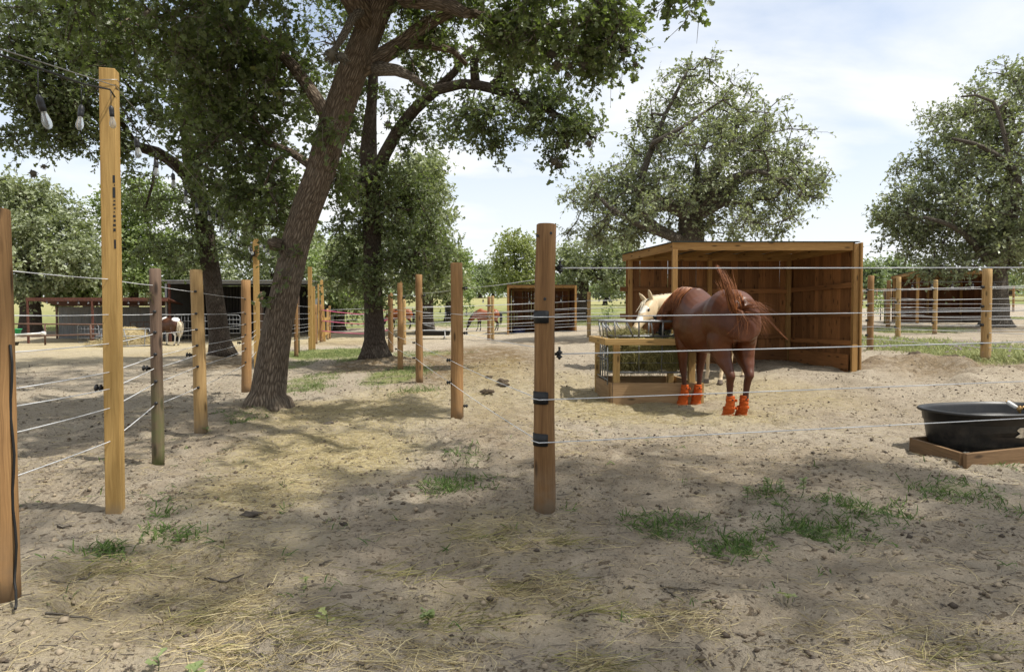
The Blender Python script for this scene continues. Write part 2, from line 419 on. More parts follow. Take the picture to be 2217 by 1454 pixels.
M = {}
M['ground'] = ground_mat()
M['pole'] = wood('peeled pole timber', (.19, .098, .038), (.37, .215, .09), .45, .25, 20, stain=((.19, .125, .07), .0, .35))
M['pole_red'] = wood('treated corner pole', (.150, .074, .028), (.31, .172, .070), .3, .1, 12, streak=.5, stain=((.20, .15, .10), .0, .30))
M['pole_yellow'] = wood('fresh peeled pole', (.28, .17, .066), (.48, .32, .14), .5, .15, 15, stain=((.26, .20, .13), .0, .22))
M['pole_old'] = wood('mossy old pole', (.075, .05, .036), (.19, .125, .085), .6, .1, 24, stain=((.105, .115, .045), .1, .9))
M['lumber'] = wood('yellow pine lumber', (.31, .18, .05), (.52, .335, .12), .2, .15, 9, streak=.14, stain=((.25, .175, .09), .0, .08))
M['frame_wood'] = wood('shelter framing lumber', (.25, .125, .04), (.46, .27, .095), .4, .25, 14, streak=.2)
M['plank'] = wood('stained shelter planks', (.165, .070, .024), (.335, .152, .054), .75, .4, 18, streak=.4)
M['plank_far'] = wood('brown shelter planks', (.125, .05, .022), (.225, .098, .042), .6, .4, 18, streak=.3)
M['feeder_wood'] = wood('feeder lumber', (.33, .20, .07), (.52, .345, .14), .35, .15, 11, streak=.25)
M['feeder_board'] = wood('feeder base board', (.25, .155, .075), (.40, .26, .135), .3, .15, 9, streak=.2)
M['box_board'] = wood('dull brown board', (.16, .095, .045), (.27, .165, .085), .3, .15, 10, streak=.3)
M['bark_main'] = bark('furrowed oak bark', (.115, .088, .064), (.25, .20, .15), .9)
M['bark_dark'] = bark('dark oak bark', (.062, .048, .037), (.125, .10, .08), 1.0)
M['bark_grey'] = bark('grey oak bark', (.10, .085, .07), (.21, .185, .155), 1.0)
M['dead_wood'] = bark('bare grey wood', (.17, .145, .115), (.33, .29, .24), 1.6)
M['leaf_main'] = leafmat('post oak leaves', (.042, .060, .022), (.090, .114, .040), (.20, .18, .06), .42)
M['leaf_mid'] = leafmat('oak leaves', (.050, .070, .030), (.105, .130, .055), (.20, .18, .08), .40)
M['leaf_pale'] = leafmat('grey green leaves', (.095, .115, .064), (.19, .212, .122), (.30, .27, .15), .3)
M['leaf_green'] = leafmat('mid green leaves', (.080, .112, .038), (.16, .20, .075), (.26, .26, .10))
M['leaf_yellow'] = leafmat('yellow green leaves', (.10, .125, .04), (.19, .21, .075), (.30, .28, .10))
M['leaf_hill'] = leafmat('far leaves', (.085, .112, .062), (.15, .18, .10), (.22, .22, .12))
M['moss'] = plain('ball moss', (.125, .112, .088), .95, spec=.05)
M['grass'] = blade('grass blades', (.050, .10, .020), (.145, .215, .052))
M['grass_dry'] = blade('pasture grass', (.20, .24, .085), (.42, .42, .19))
M['grass_path'] = blade('path grass', (.085, .125, .032), (.20, .25, .085))
M['straw'] = blade('straw', (.30, .23, .11), (.60, .51, .29), .1)
M['hay_core'] = plain('packed hay', (.205, .185, .075), 1.0, spec=.05, var=.3, scale=38)
M['hay'] = blade('hay', (.12, .112, .038), (.40, .36, .14), .15)
M['litter'] = blade('fallen leaf bits', (.055, .042, .031), (.22, .165, .105), .05)
M['clod'] = plain('sand clod', (.30, .245, .175), 1.0, spec=.05, var=.2, scale=30)
M['twig'] = plain('grey twig', (.13, .11, .09), .9)
M['rope'] = plain('white fence rope', (.62, .63, .64), .5, spec=.3, var=.1, scale=160)
M['rope_pink'] = plain('pink rope', (.55, .12, .21), .6)
M['wire'] = plain('steel guy wire', (.34, .33, .31), .4, .7)
M['black'] = plain('black plastic', (.014, .014, .015), .45)
M['pad'] = plain('black rubber pad', (.012, .0125, .013), .55, var=.2, scale=60)
M['cord'] = plain('black cord', (.010, .010, .010), .6)
M['galv'] = plain('galvanised tube', (.23, .235, .24), .5, .45, var=.15)
M['grey_metal'] = plain('grey metal', (.22, .23, .235), .5, .3)
M['rust'] = plain('rusty red steel', (.12, .046, .030), .8, .1, var=.25)
M['brown_pipe'] = plain('brown rusty pipe', (.13, .075, .052), .8, .1, var=.2)
M['white'] = plain('white plastic', (.70, .69, .66), .5)
M['green'] = plain('green plastic', (.03, .34, .13), .45)
M['blue'] = plain('dark blue plastic', (.02, .03, .10), .5)
M['shingle'] = plain('dark green roofing', (.028, .042, .040), .8)
M['hoof'] = plain('hoof horn', (.16, .12, .085), .6)
M['sheet_shaded'] = plain('dark barn metal', (.045, .043, .042), .6, .2, scale=3)  # shade of the barn interior put into the colour of its sheet walls
M['eye'] = plain('dark eye', (.008, .005, .004), .08, spec=.8, var=0)
M['nostril'] = plain('nostril', (.02, .015, .013), .7)
M['mask'] = plain('black fly mask mesh', (.012, .014, .013), .85)
M['red'] = plain('red trim', (.50, .05, .03), .7)
M['brass'] = plain('brass fitting', (.40, .25, .10), .4, .6)
M['label'] = plain('torn cream label', (.58, .50, .37), .8, var=.25, scale=22)
M['dung'] = plain('dry dung', (.075, .055, .036), 1.0, var=.3, scale=40)
M['gravel'] = plain('pale gravel', (.50, .45, .36), .9, var=.2, scale=50)
M['mauve'] = plain('mauve petals', (.42, .25, .50), .8)

def corrug():
    t = NT('weathered sheet metal'); co = t.n('ShaderNodeTexCoord').outputs['Object']
    n = t.noise(t.n('ShaderNodeMapping', {'Vector': co, 'Scale': (3, 3, .35)}).outputs[0], 2.2, 5, .6)
    c = t.ramp(n, [(.3, (.15, .15, .15)), (.55, (.25, .26, .265)), (.75, (.20, .155, .12))])
    return t.done(t.bsdf(c, .5, metal=.25))
M['sheet'] = corrug()

def trough_mat():
    t = NT('black tub plastic'); co = t.n('ShaderNodeTexCoord').outputs['Object']
    z = t.n('ShaderNodeSeparateXYZ', {0: co}).outputs[2]
    n = t.noise(co, 14, 6, .7)
    dust = t.math('MULTIPLY', t.ramp(n, [(.45, (0, 0, 0)), (.75, (1, 1, 1))]), t.n('ShaderNodeMapRange', {'Value': z, 1: 0.0, 2: .32, 3: .55, 4: .12}).outputs[0])
    c = t.mix(dust, (.013, .0135, .014), (.11, .09, .07))
    return t.done(t.bsdf(c, .42, t.noise(co, 90, 2), .08, .003))
M['tub'] = trough_mat()

def water_mat():
    t = NT('trough water'); co = t.n('ShaderNodeTexCoord').outputs['Object']
    return t.done(t.bsdf((.012, .014, .014), .06, t.noise(co, 9, 2), .08, .01, spec=.5))
M['water'] = water_mat()

def glass_mat():
    t = NT('clear bulb glass')
    g = t.n('ShaderNodeBsdfGlass', {'Color': (.93, .95, .95, 1), 'Roughness': .02, 'IOR': 1.12}).outputs[0]
    h = t.n('ShaderNodeBsdfTranslucent', {'Color': (.85, .87, .88, 1)}).outputs[0]; k = t.n('ShaderNodeBsdfDiffuse', {'Color': (.85, .87, .88, 1)}).outputs[0]  # whitish sky reflection painted in as a share of plain white
    return t.done(t.n('ShaderNodeMixShader', {0: .30, 1: g, 2: t.n('ShaderNodeMixShader', {0: .5, 1: h, 2: k}).outputs[0]}).outputs[0])
M['glass'] = glass_mat()
M['amber'] = plain('amber filament', (.42, .22, .09), .4)

def fabric(name, col):
    t = NT(name); co = t.n('ShaderNodeTexCoord').outputs['Object']
    n = t.noise(t.n('ShaderNodeMapping', {'Vector': co, 'Scale': (1, 1, 2.6)}).outputs[0], 22, 4, .6)
    c = t.ramp(n, [(.3, tuple(x * .72 for x in col)), (.7, col)])
    return t.done(t.bsdf(c, .9, n, .6, .012, spec=.1))
M['boot'] = fabric('orange neoprene', (.50, .100, .022))

def coat(name, base, dark, legs=None, muzzle=None, gloss=.34, spec=.32, patch=None, legz=(.42, .62), sheen=.0):
    t = NT(name); co = t.n('ShaderNodeTexCoord').outputs['Object']
    z = t.n('ShaderNodeSeparateXYZ', {0: co}).outputs[2]
    n = t.noise(co, 2.6, 4, .6); fine = t.noise(t.n('ShaderNodeMapping', {'Vector': co, 'Scale': (1, 1, .25)}).outputs[0], 120, 3, .6)
    c = t.ramp(n, [(.32, dark), (.66, base)])
    c = t.mix(.18, c, t.ramp(fine, [(.3, tuple(x * .6 for x in dark)), (.7, tuple(min(1, x * 1.25) for x in base))]))
    if patch:
        pn = t.noise(co, 1.7, 2, .4, .4)
        c = t.mix(t.ramp(pn, [(patch[1], (0, 0, 0)), (patch[1] + .03, (1, 1, 1))]), c, patch[0])
    if legs:
        f = t.n('ShaderNodeMapRange', {'Value': z, 1: legz[0], 2: legz[1], 3: 1.0, 4: 0.0}).outputs[0]
        c = t.mix(f, c, legs)
    for (ctr, rad, col) in (muzzle or []):
        d = t.n('ShaderNodeVectorMath', {0: co, 1: tuple(ctr)}, operation='DISTANCE').outputs['Value']
        d = t.math('ADD', d, t.math('MULTIPLY', t.math('SUBTRACT', t.noise(co, 9, 3), .5), .08))
        c = t.mix(t.ramp(t.math('DIVIDE', d, rad * 1.4), [(.55, (1, 1, 1)), (.75, (0, 0, 0))]), c, col)
    f = t.n('ShaderNodeMapRange', {'Value': z, 1: .065, 2: .085, 3: 1.0, 4: 0.0}).outputs[0]
    c = t.mix(f, c, (.13, .10, .075))
    return t.done(t.bsdf(c, gloss, fine, .06, .002, spec=spec))

def hairmat(name, a, b):
    t = NT(name); pid = t.n('ShaderNodeUVMap', uv_map='pid').outputs[0]
    s = t.n('ShaderNodeSeparateXYZ', {0: pid}).outputs[0]
    return t.done(t.bsdf(t.ramp(s, [(0, a), (1, b)]), .5, spec=.35))
M['mane_chestnut'] = hairmat('chestnut hair', (.10, .028, .009), (.33, .125, .042))
M['mane_cream'] = hairmat('cream hair', (.42, .35, .24), (.75, .67, .52))
M['mane_black'] = hairmat('black hair', (.010, .008, .007), (.035, .026, .022))
# ------------------------------------------------------------------ camera, sky, sun
sc = bpy.context.scene
cam_d = bpy.data.cameras.new('camera'); cam = bpy.data.objects.new('camera', cam_d); C.objects.link(cam)
cam.location = (0, 0, CAMZ); cam.rotation_euler = (PI / 2 - PITCH, 0, 0)
cam_d.sensor_width = 36; cam_d.lens = 36 * FPX / 2217; cam_d.clip_end = 4000; cam_d.clip_start = .05
sc.camera = cam

SUN_EL, SUN_AZ = math.radians(61), math.radians(104)          # azimuth clockwise from the view direction
sdir = Vector((math.cos(SUN_EL) * math.sin(SUN_AZ), math.cos(SUN_EL) * math.cos(SUN_AZ), math.sin(SUN_EL)))
sl = bpy.data.lights.new('sun', 'SUN'); so = bpy.data.objects.new('sun', sl); C.objects.link(so)
sl.energy = 4.9; sl.angle = math.radians(.9); sl.color = (1.0, .955, .87)
so.rotation_euler = (-sdir).to_track_quat('-Z', 'Y').to_euler()

wd = bpy.data.worlds.new('World'); sc.world = wd; wd.use_nodes = True
nt = wd.node_tree; nt.nodes.clear()
def wn(typ, **kw):
    n = nt.nodes.new(typ)
    for k, v in kw.items(): setattr(n, k, v)
    return n
lk = nt.links.new
o_ = wn('ShaderNodeOutputWorld'); sky = wn('ShaderNodeTexSky', sky_type='NISHITA'); sky.sun_disc = False
sky.sun_elevation = SUN_EL; sky.sun_rotation = SUN_AZ; sky.air_density = 1.0; sky.dust_density = 1.5; sky.ozone_density = 1.2
b1 = wn('ShaderNodeBackground'); b1.inputs[1].default_value = .15
hs = wn('ShaderNodeMix', data_type='RGBA'); hs.inputs[0].default_value = .18
lk(sky.outputs[0], hs.inputs[6]); hs.inputs[7].default_value = (6.6, 7.0, 7.2, 1); lk(hs.outputs[2], b1.inputs[0])
b2 = wn('ShaderNodeBackground'); b2.inputs[0].default_value = (.965, .982, 1.0, 1); b2.inputs[1].default_value = .90
tc = wn('ShaderNodeTexCoord')
sp_ = wn('ShaderNodeSeparateXYZ'); lk(tc.outputs['Generated'], sp_.inputs[0])
mz = wn('ShaderNodeMath', operation='ADD'); lk(sp_.outputs[2], mz.inputs[0]); mz.inputs[1].default_value = .22
dx = wn('ShaderNodeMath', operation='DIVIDE'); lk(sp_.outputs[0], dx.inputs[0]); lk(mz.outputs[0], dx.inputs[1])
dy = wn('ShaderNodeMath', operation='DIVIDE'); lk(sp_.outputs[1], dy.inputs[0]); lk(mz.outputs[0], dy.inputs[1])
cb = wn('ShaderNodeCombineXYZ'); lk(dx.outputs[0], cb.inputs[0]); lk(dy.outputs[0], cb.inputs[1])
nz = wn('ShaderNodeTexNoise'); nz.inputs['Scale'].default_value = 1.15; nz.inputs['Detail'].default_value = 7; nz.inputs['Roughness'].default_value = .52; nz.inputs['Distortion'].default_value = .35
mp = wn('ShaderNodeMapping'); mp.inputs['Location'].default_value = (5.3, 1.7, 0); mp.inputs['Scale'].default_value = (.8, 1.25, 1)
lk(cb.outputs[0], mp.inputs[0]); lk(mp.outputs[0], nz.inputs['Vector'])
rp = wn('ShaderNodeValToRGB'); lk(nz.outputs[0], rp.inputs[0])
rp.color_ramp.elements[0].position = .36; rp.color_ramp.elements[0].color = (.12, .12, .12, 1)
rp.color_ramp.elements[1].position = .60; rp.color_ramp.elements[1].color = (1, 1, 1, 1)
hz = wn('ShaderNodeMapRange'); lk(sp_.outputs[2], hz.inputs[0]); hz.inputs[1].default_value = .02; hz.inputs[2].default_value = .40; hz.inputs[3].default_value = .92; hz.inputs[4].default_value = 0
mx_ = wn('ShaderNodeMath', operation='MAXIMUM'); lk(rp.outputs[0], mx_.inputs[0]); lk(hz.outputs[0], mx_.inputs[1])
ms = wn('ShaderNodeMixShader'); lk(mx_.outputs[0], ms.inputs[0]); lk(b1.outputs[0], ms.inputs[1]); lk(b2.outputs[0], ms.inputs[2]); lk(ms.outputs[0], o_.inputs[0])

sc.view_settings.view_transform = 'Standard'; sc.view_settings.look = 'None'
sc.view_settings.exposure = 0.30; sc.view_settings.gamma = 1.0
sc.render.engine = 'CYCLES'
sc.cycles.use_denoising = True
sc.cycles.max_bounces = 6; sc.cycles.diffuse_bounces = 3; sc.cycles.transmission_bounces = 4; sc.cycles.transparent_max_bounces = 6
sc.cycles.caustics_reflective = False; sc.cycles.caustics_refractive = False

# ------------------------------------------------------------------ ground: one sheet to the horizon
def axis(n, fine, far):
    s = np.linspace(-1, 1, n); k = 1.0
    lo, hi = 1.0, 30.0
    for _ in range(60):
        k = (lo + hi) / 2
        a = fine * (n - 1) / 2 / k
        if a * math.sinh(k) > far: hi = k
        else: lo = k
    return a * np.sinh(k * s)
def side(f, g, far):
    out = [0.0]
    while out[-1] < far: out.append(out[-1] + f + g * out[-1])
    return np.array(out)
_s = side(.028, .0125, 1400); gx = np.concatenate([-_s[:0:-1], _s])
_f = side(.024, .0105, 1400); _b = side(.026, .06, 1400); gy = np.concatenate([-_b[:0:-1], _f]) + 3.2
XX, YY = np.meshgrid(gx, gy)
ZZ = gz_np(XX, YY)
# hoof prints trodden into the sand
for _ in range(2600):
    hx, hy = R.uniform(-9, 10), R.uniform(1.8, 17)
    if -3.2 - .05 * hy < hx < .2 - .2 * hy + .6 and R.uniform() < .6: continue
    a = R.uniform(0, PI); la, lb = R.uniform(.055, .085), R.uniform(.05, .07); dp = R.uniform(.010, .030)
    i0, i1 = np.searchsorted(gx, (hx - .2, hx + .2)); j0, j1 = np.searchsorted(gy, (hy - .2, hy + .2))
    ux = XX[j0:j1, i0:i1] - hx; uy = YY[j0:j1, i0:i1] - hy
    p_ = (ux * math.cos(a) + uy * math.sin(a)) / la; q_ = (-ux * math.sin(a) + uy * math.cos(a)) / lb; r2 = np.sqrt(p_ * p_ + q_ * q_)
    ZZ[j0:j1, i0:i1] += -dp * np.clip((1.15 - r2) / .45, 0, 1) + dp * .45 * np.exp(-((r2 - 1.35) / .28) ** 2)
n_ = len(gx); m_ = len(gy)
V = np.stack([XX.ravel(), YY.ravel(), ZZ.ravel()], 1)
idx = np.arange(n_ * m_).reshape(m_, n_)
q = np.stack([idx[:-1, :-1], idx[:-1, 1:], idx[1:, 1:], idx[1:, :-1]], -1).reshape(-1, 4)
gr = mesh_np('ground', V, q.ravel(), np.arange(len(q)) * 4, np.full(len(q), 4), M['ground'], smooth=True)
tag(gr, kind='structure')
X, Y = V[:, 0], V[:, 1]
cover = np.zeros((len(V), 4), np.float32); cover[:, 3] = 1

def patch_mask(px, py, rx, ry, hard=1.0):
    """an oval patch lying on the ground, given by where its centre and edges are seen"""
    c = G(px, py); e = G(px + rx, py); f0 = G(px, py + ry); f1 = G(px, py - ry)
    ax = max(.05, (e - c).xy.length); ay = max(.05, (f1 - f0).xy.length / 2); cy = (f0.y + f1.y) / 2
    return (c.x, cy, ax, ay)
def add_cover(ch, lst):
    for (px, py, rx, ry, amt) in lst:
        cx, cy, ax, ay = patch_mask(px, py, rx, ry)
        d = ((X - cx) / ax) ** 2 + ((Y - cy) / ay) ** 2
        cover[:, ch] = np.maximum(cover[:, ch], amt * np.clip(1.35 - d * .85, 0, 1))
GRASS = [(1440, 1128, 95, 24, .8), (1590, 1172, 90, 28, .8), (1760, 1132, 130, 24, .75), (1860, 1098, 110, 22, .7), (2090, 1070, 100, 26, .75), (1700, 1085, 70, 22, .4),
         (1000, 1040, 75, 14, .6), (955, 1056, 55, 12, .6), (1010, 988, 42, 12, .6), (512, 916, 42, 14, .6), (372, 1142, 55, 14, .6), (350, 1104, 40, 10, .4), (240, 1190, 60, 16, .5),
         (845, 818, 70, 26, .7), (690, 766, 100, 12, .95), (745, 766, 60, 10, .8), (650, 830, 60, 24, .6), (770, 782, 35, 10, .8), (810, 770, 200, 9, .6), (900, 850, 50, 10, .4), (640, 790, 40, 14, .6), (670, 845, 40, 9, .6), (540, 900, 60, 12, .4),
         (2050, 752, 190, 20, .85), (2150, 772, 120, 22, .8), (1930, 740, 60, 14, .8), (2000, 716, 100, 5, .8), (2200, 690, 40, 12, .9), (1900, 716, 20, 5, .8), (2160, 990, 60, 20, .3)]
add_cover(0, [(a, b, c, d, e * (.55 if b > 880 else .9)) for a, b, c, d, e in GRASS])
add_cover(1, [(700, 985, 210, 55, .95), (760, 900, 220, 40, .8), (560, 1060, 150, 40, .8), (860, 870, 160, 30, .5), (1330, 880, 160, 30, .7), (1480, 905, 250, 22, .6), (1650, 850, 180, 40, .45), (1230, 850, 90, 50, .5), (1060, 850, 120, 70, .45),
              (350, 745, 330, 12, .8), (200, 770, 240, 22, .5), (1040, 722, 60, 6, .5), (870, 716, 60, 6, .6), (1090, 1150, 160, 60, .35), (350, 1250, 300, 150, .4), (1100, 1300, 300, 60, .3)])
add_cover(2, [(1010, 790, 170, 40, 1.0), (930, 775, 60, 20, .6), (830, 790, 80, 14, .9), (2030, 795, 230, 22, .7), (490, 785, 80, 16, .8), (1080, 930, 100, 60, .5), (600, 890, 120, 16, .5), (440, 760, 90, 10, .7), (1200, 740, 100, 6, .5), (2080, 712, 140, 8, .5), (1690, 790, 150, 12, .45), (760, 742, 120, 6, .6), (1500, 1010, 500, 60, .4), (300, 1000, 300, 100, .3), (1150, 1200, 400, 160, .28), (350, 1300, 350, 120, .35), (1800, 1300, 500, 150, .25), (1700, 870, 300, 50, .3)])
# pasture beyond the pens
gA = np.clip((Y - 40) / 7, 0, 1); gA = np.where(X < -2, np.clip((Y - (41 + (X + 2) * -.15)) / 4, 0, 1), gA)
sandR = ((X > 16) & (Y > 30) & (Y < 56)).astype(float)
pen = ((X > -3) & (X < 14) & (Y < 42)).astype(float)
cover[:, 0] = np.maximum(cover[:, 0], np.where(pen > 0, np.clip((Y - 38) / 3, 0, 1), gA) * (1 - .85 * sandR) * .95)
beh = np.clip((-Y - 2) / 8, 0, 1) * .35
cover[:, 0] = np.maximum(cover[:, 0], beh)
ca = gr.data.color_attributes.new('cover', 'FLOAT_COLOR', 'POINT'); ca.data.foreach_set('color', cover.ravel())

# ------------------------------------------------------------------ trees
def rand_dirs(n): 
    v = R.normal(size=(n, 3)); return v / np.linalg.norm(v, axis=1, keepdims=True)

class Tree:
    def __init__(s): s.p = []; s.par = []; s.fix = []; 
    def limb(s, pts):
        """pts: [(Vector, radius)...]; joins on to the nearest wood already there"""
        P = [np.array(p, float) for p, r in pts]; Rr = [r for p, r in pts]; prev = -1
        if s.p:
            a = np.array(s.p); prev = int(np.argmin(((a - P[0]) ** 2).sum(1)))
            if np.linalg.norm(a[prev] - P[0]) < .5: P[0] = a[prev]
            else: P = [a[prev]] + P; Rr = [Rr[0]] + Rr
        for i in range(len(P) - 1):
            p0 = P[max(i - 1, 0)]; p1 = P[i]; p2 = P[i + 1]; p3 = P[min(i + 2, len(P) - 1)]
            L = np.linalg.norm(p2 - p1); m = max(1, int(L / .35))
            if not s.p: s.p.append(p1); s.par.append(-1); s.fix.append(Rr[0]); prev = 0
            for k in range(1, m + 1):
                t = k / m
                q = .5 * ((2 * p1) + (-p0 + p2) * t + (2 * p0 - 5 * p1 + 4 * p2 - p3) * t * t + (-p0 + 3 * p1 - 3 * p2 + p3) * t ** 3)
                s.p.append(q); s.par.append(prev); s.fix.append(Rr[i] * (1 - t) + Rr[i + 1] * t); prev = len(s.p) - 1
        return prev
    def grow(s, pts, step=.45, droop=.0, jit=.09):
        pts = np.asarray(pts); A = np.array(s.p)
        d0 = np.min(((pts[:, None, :] - A[None]) ** 2).sum(-1), 1); order = np.argsort(d0)
        cap = len(A) + len(pts) * 14; buf = np.zeros((cap, 3)); buf[:len(A)] = A; n = len(A)
        nsk = n; lim = int(nsk * .22)
        s.tips = []; s.tipdir = []
        for i in order:
            q = pts[i]; d = ((buf[:n] - q) ** 2).sum(1)
            d[:lim] *= 3.0
            j = int(np.argmin(d)); p0 = buf[j].copy(); v = q - p0; L = np.linalg.norm(v); m = max(1, min(12, int(math.ceil(L / step))))
            prev = j; bend = R.normal(size=3) * L * .10
            for k in range(1, m + 1):
                t = k / m
                pos = p0 + v * t + bend * math.sin(PI * t) + (R.normal(size=3) * jit * L / m if k < m else 0)
                pos[2] += droop * L * math.sin(PI * t)
                buf[n] = pos; s.p.append(pos); s.par.append(prev); s.fix.append(None); prev = n; n += 1
            s.tips.append(q); s.tipdir.append(v / (L + 1e-6))
        s.tips = np.array(s.tips); s.tipdir = np.array(s.tipdir)
    def radii(s, rtip, ex=2.35):
        n = len(s.p); acc = np.zeros(n); r = np.zeros(n)
        kids = [[] for _ in range(n)]
        for i in range(n):
            if s.par[i] >= 0: kids[s.par[i]].append(i)
        for i in range(n - 1, -1, -1):
            a = acc[i] if kids[i] else rtip ** ex
            rr = a ** (1 / ex)
            if s.fix[i] is not None: rr = s.fix[i]
            else: rr = min(rr, .09 if s.maxr is None else s.maxr)
            r[i] = rr
            if s.par[i] >= 0: acc[s.par[i]] += max(a, rr ** ex * .3)
        s.r = r; s.kids = kids
        return r
    maxr = None
    def chains(s, fixed):
        n = len(s.p); out = []; started = set()
        isf = [f is not None for f in s.fix]
        for i in range(n):
            if isf[i] != fixed: continue
            p = s.par[i]
            main = None
            if p >= 0 and isf[p] == fixed:
                ks = [k for k in s.kids[p] if isf[k] == fixed]
                main = max(ks, key=lambda k: s.r[k])
            if p < 0 or main != i:
                ch = [p] if p >= 0 else []
                cur = i
                while True:
                    ch.append(cur)
                    ks = [k for k in s.kids[cur] if isf[k] == fixed]
                    if not ks: break
                    cur = max(ks, key=lambda k: s.r[k])
                out.append(ch)
        return out

def tree_wood(T, name, mat, parent, fixed, nmax=14, rough=0.0):
    mb = MB()
    for ch in T.chains(fixed):
        if len(ch) < 2: continue
        P = [Vector(T.p[i]) for i in ch]; r = [T.r[i] for i in ch]
        if T.par[ch[0]] != -1 or ch[0] != 0: r[0] = min(r[0], r[1] * 1.25)
        n = int(max(3, min(nmax, 3 + r[0] * 90)))
        mb.tube(P, r, n, wob=rough if r[0] > .05 else 0, seed=random.random() * 20)
    return mb.build(name, mat, parent)

def tree_leaves(T, name, mat, parent, templ, size, twigs, per, spread, twig_mat=None, up=.25, clump=1.0):
    n = len(T.tips)
    base = np.repeat(T.tips, twigs, 0); bd = np.repeat(T.tipdir, twigs, 0)
    d = rand_dirs(len(base)) + .55 * bd + np.array([0, 0, up]); d /= np.linalg.norm(d, axis=1, keepdims=True)
    L = spread * R.uniform(.45, 1.15, len(base))
    start = base - bd * spread * R.uniform(0, .8, (len(base), 1)) + R.normal(size=base.shape) * spread * .12
    end = start + d * L[:, None]; end[:, 2] -= L * R.uniform(0, .35, len(L))
    mid = (start + end) / 2 + R.normal(size=base.shape) * spread * .08; mid[:, 2] += L * .06
    if twig_mat is not None:
        r0 = .0055 * (size / .09)
        tri = np.array([[0, 1, 0], [.87, -.5, 0], [-.87, -.5, 0]])
        s_ = np.cross(d, rand_dirs(len(d))); s_ /= np.linalg.norm(s_, axis=1, keepdims=True); t_ = np.cross(d, s_)
        rings = []
        for P_, rr in ((start, r0), (mid, r0 * .8), (end, r0 * .35)):
            rings.append(P_[:, None, :] + rr * (tri[None, :, 0, None] * s_[:, None] + tri[None, :, 1, None] * t_[:, None]))
        Vt = np.concatenate(rings, 1).reshape(-1, 3); m = len(base)
        f = []
        for a in (0, 3):
            for k in range(3): f.append([a + k, a + (k + 1) % 3, a + 3 + (k + 1) % 3, a + 3 + k])
        f = np.array(f).ravel(); loops = (np.arange(m)[:, None] * 9 + f[None]).ravel()
        mesh_np('twigs', Vt, loops, np.arange(m * 6) * 4, np.full(m * 6, 4), twig_mat, parent, parent.location)
    t = R.uniform(.15, 1.05, (len(base), per))
    P = np.where((t < .5)[..., None], start[:, None] + (mid - start)[:, None] * (t * 2)[..., None], mid[:, None] + (end - mid)[:, None] * (t * 2 - 1)[..., None]).reshape(-1, 3)
    D = np.repeat(d, per, 0) * .6 + rand_dirs(len(P)); D[:, 2] -= .15
    N = rand_dirs(len(P)) * .75 + np.array([0, 0, .8]) 
    Ls = size * R.uniform(.5, 1.4, len(P))
    Vv, loops, starts, totals, k = stamp(P, D, N, Ls, *templ)
    cl = np.repeat(R.uniform(0, 1, n), twigs * per) * .5 + R.uniform(0, 1, len(P)) * .5
    return mesh_np(name, Vv, loops, starts, totals, mat, parent, parent.location, {'lv': np.repeat(cl, k)})

def blob_pts(blobs):
    out = []
    for (px, py, rx, ry, Y, dY, n) in blobs:
        c = W(px, py, Y); a = rx * Y / FPX; b = ry * Y / FPX
        u = rand_dirs(n) * (R.uniform(0, 1, (n, 1)) ** .42)
        out.append(np.array(c)[None] + u * np.array([a, dY, b])[None])
    return np.concatenate(out)
def prune_low(p, clear=1.0):
    return p[p[:, 2] > gz_np(p[:, 0], p[:, 1], False) + clear]

def PX(lst, Y=None):
    return [(W(px, py, yy), r) for (px, py, yy, r) in lst]

def oak(name, label, limbs, blobs, leaf, leafmat_, barkmat, size, twigs, per, spread, group=None, rtip=.006, maxr=.09, twig_mat=None, step=.45, rough=.10, extra=None, up=.25, root=.35, droop=.0, clear=1.0):
    base = Vector(limbs[0][0][0]); base.z = gz(base.x, base.y) - .08
    t = thing(name, label, 'tree', base, 0, group)
    T = Tree(); T.maxr = maxr
    # flare at the foot
    l0 = [(Vector(p), r) for p, r in limbs[0]]; l0[0] = (base, l0[0][1])
    p1 = l0[1][0]; d = (p1 - base); r1 = l0[1][1]
    l0 = [l0[0]] + [(base + d * min(.9, .22 / max(.3, d.length) * 1.0), r1 * 1.0 + (l0[0][1] - r1) * .45)] + l0[1:]
    T.limb(l0)
    for l in limbs[1:]: T.limb(l)
    pts = prune_low(blob_pts(blobs), clear) if blobs else extra
    T.grow(pts, step, droop); T.radii(rtip)
    tree_wood(T, 'trunk', barkmat, t, True, 28, rough)
    tree_wood(T, 'branches', barkmat, t, False, 9, 0)
    tree_leaves(T, 'crown', leafmat_, t, leaf, size, twigs, per, spread, twig_mat, up)
    return t, T
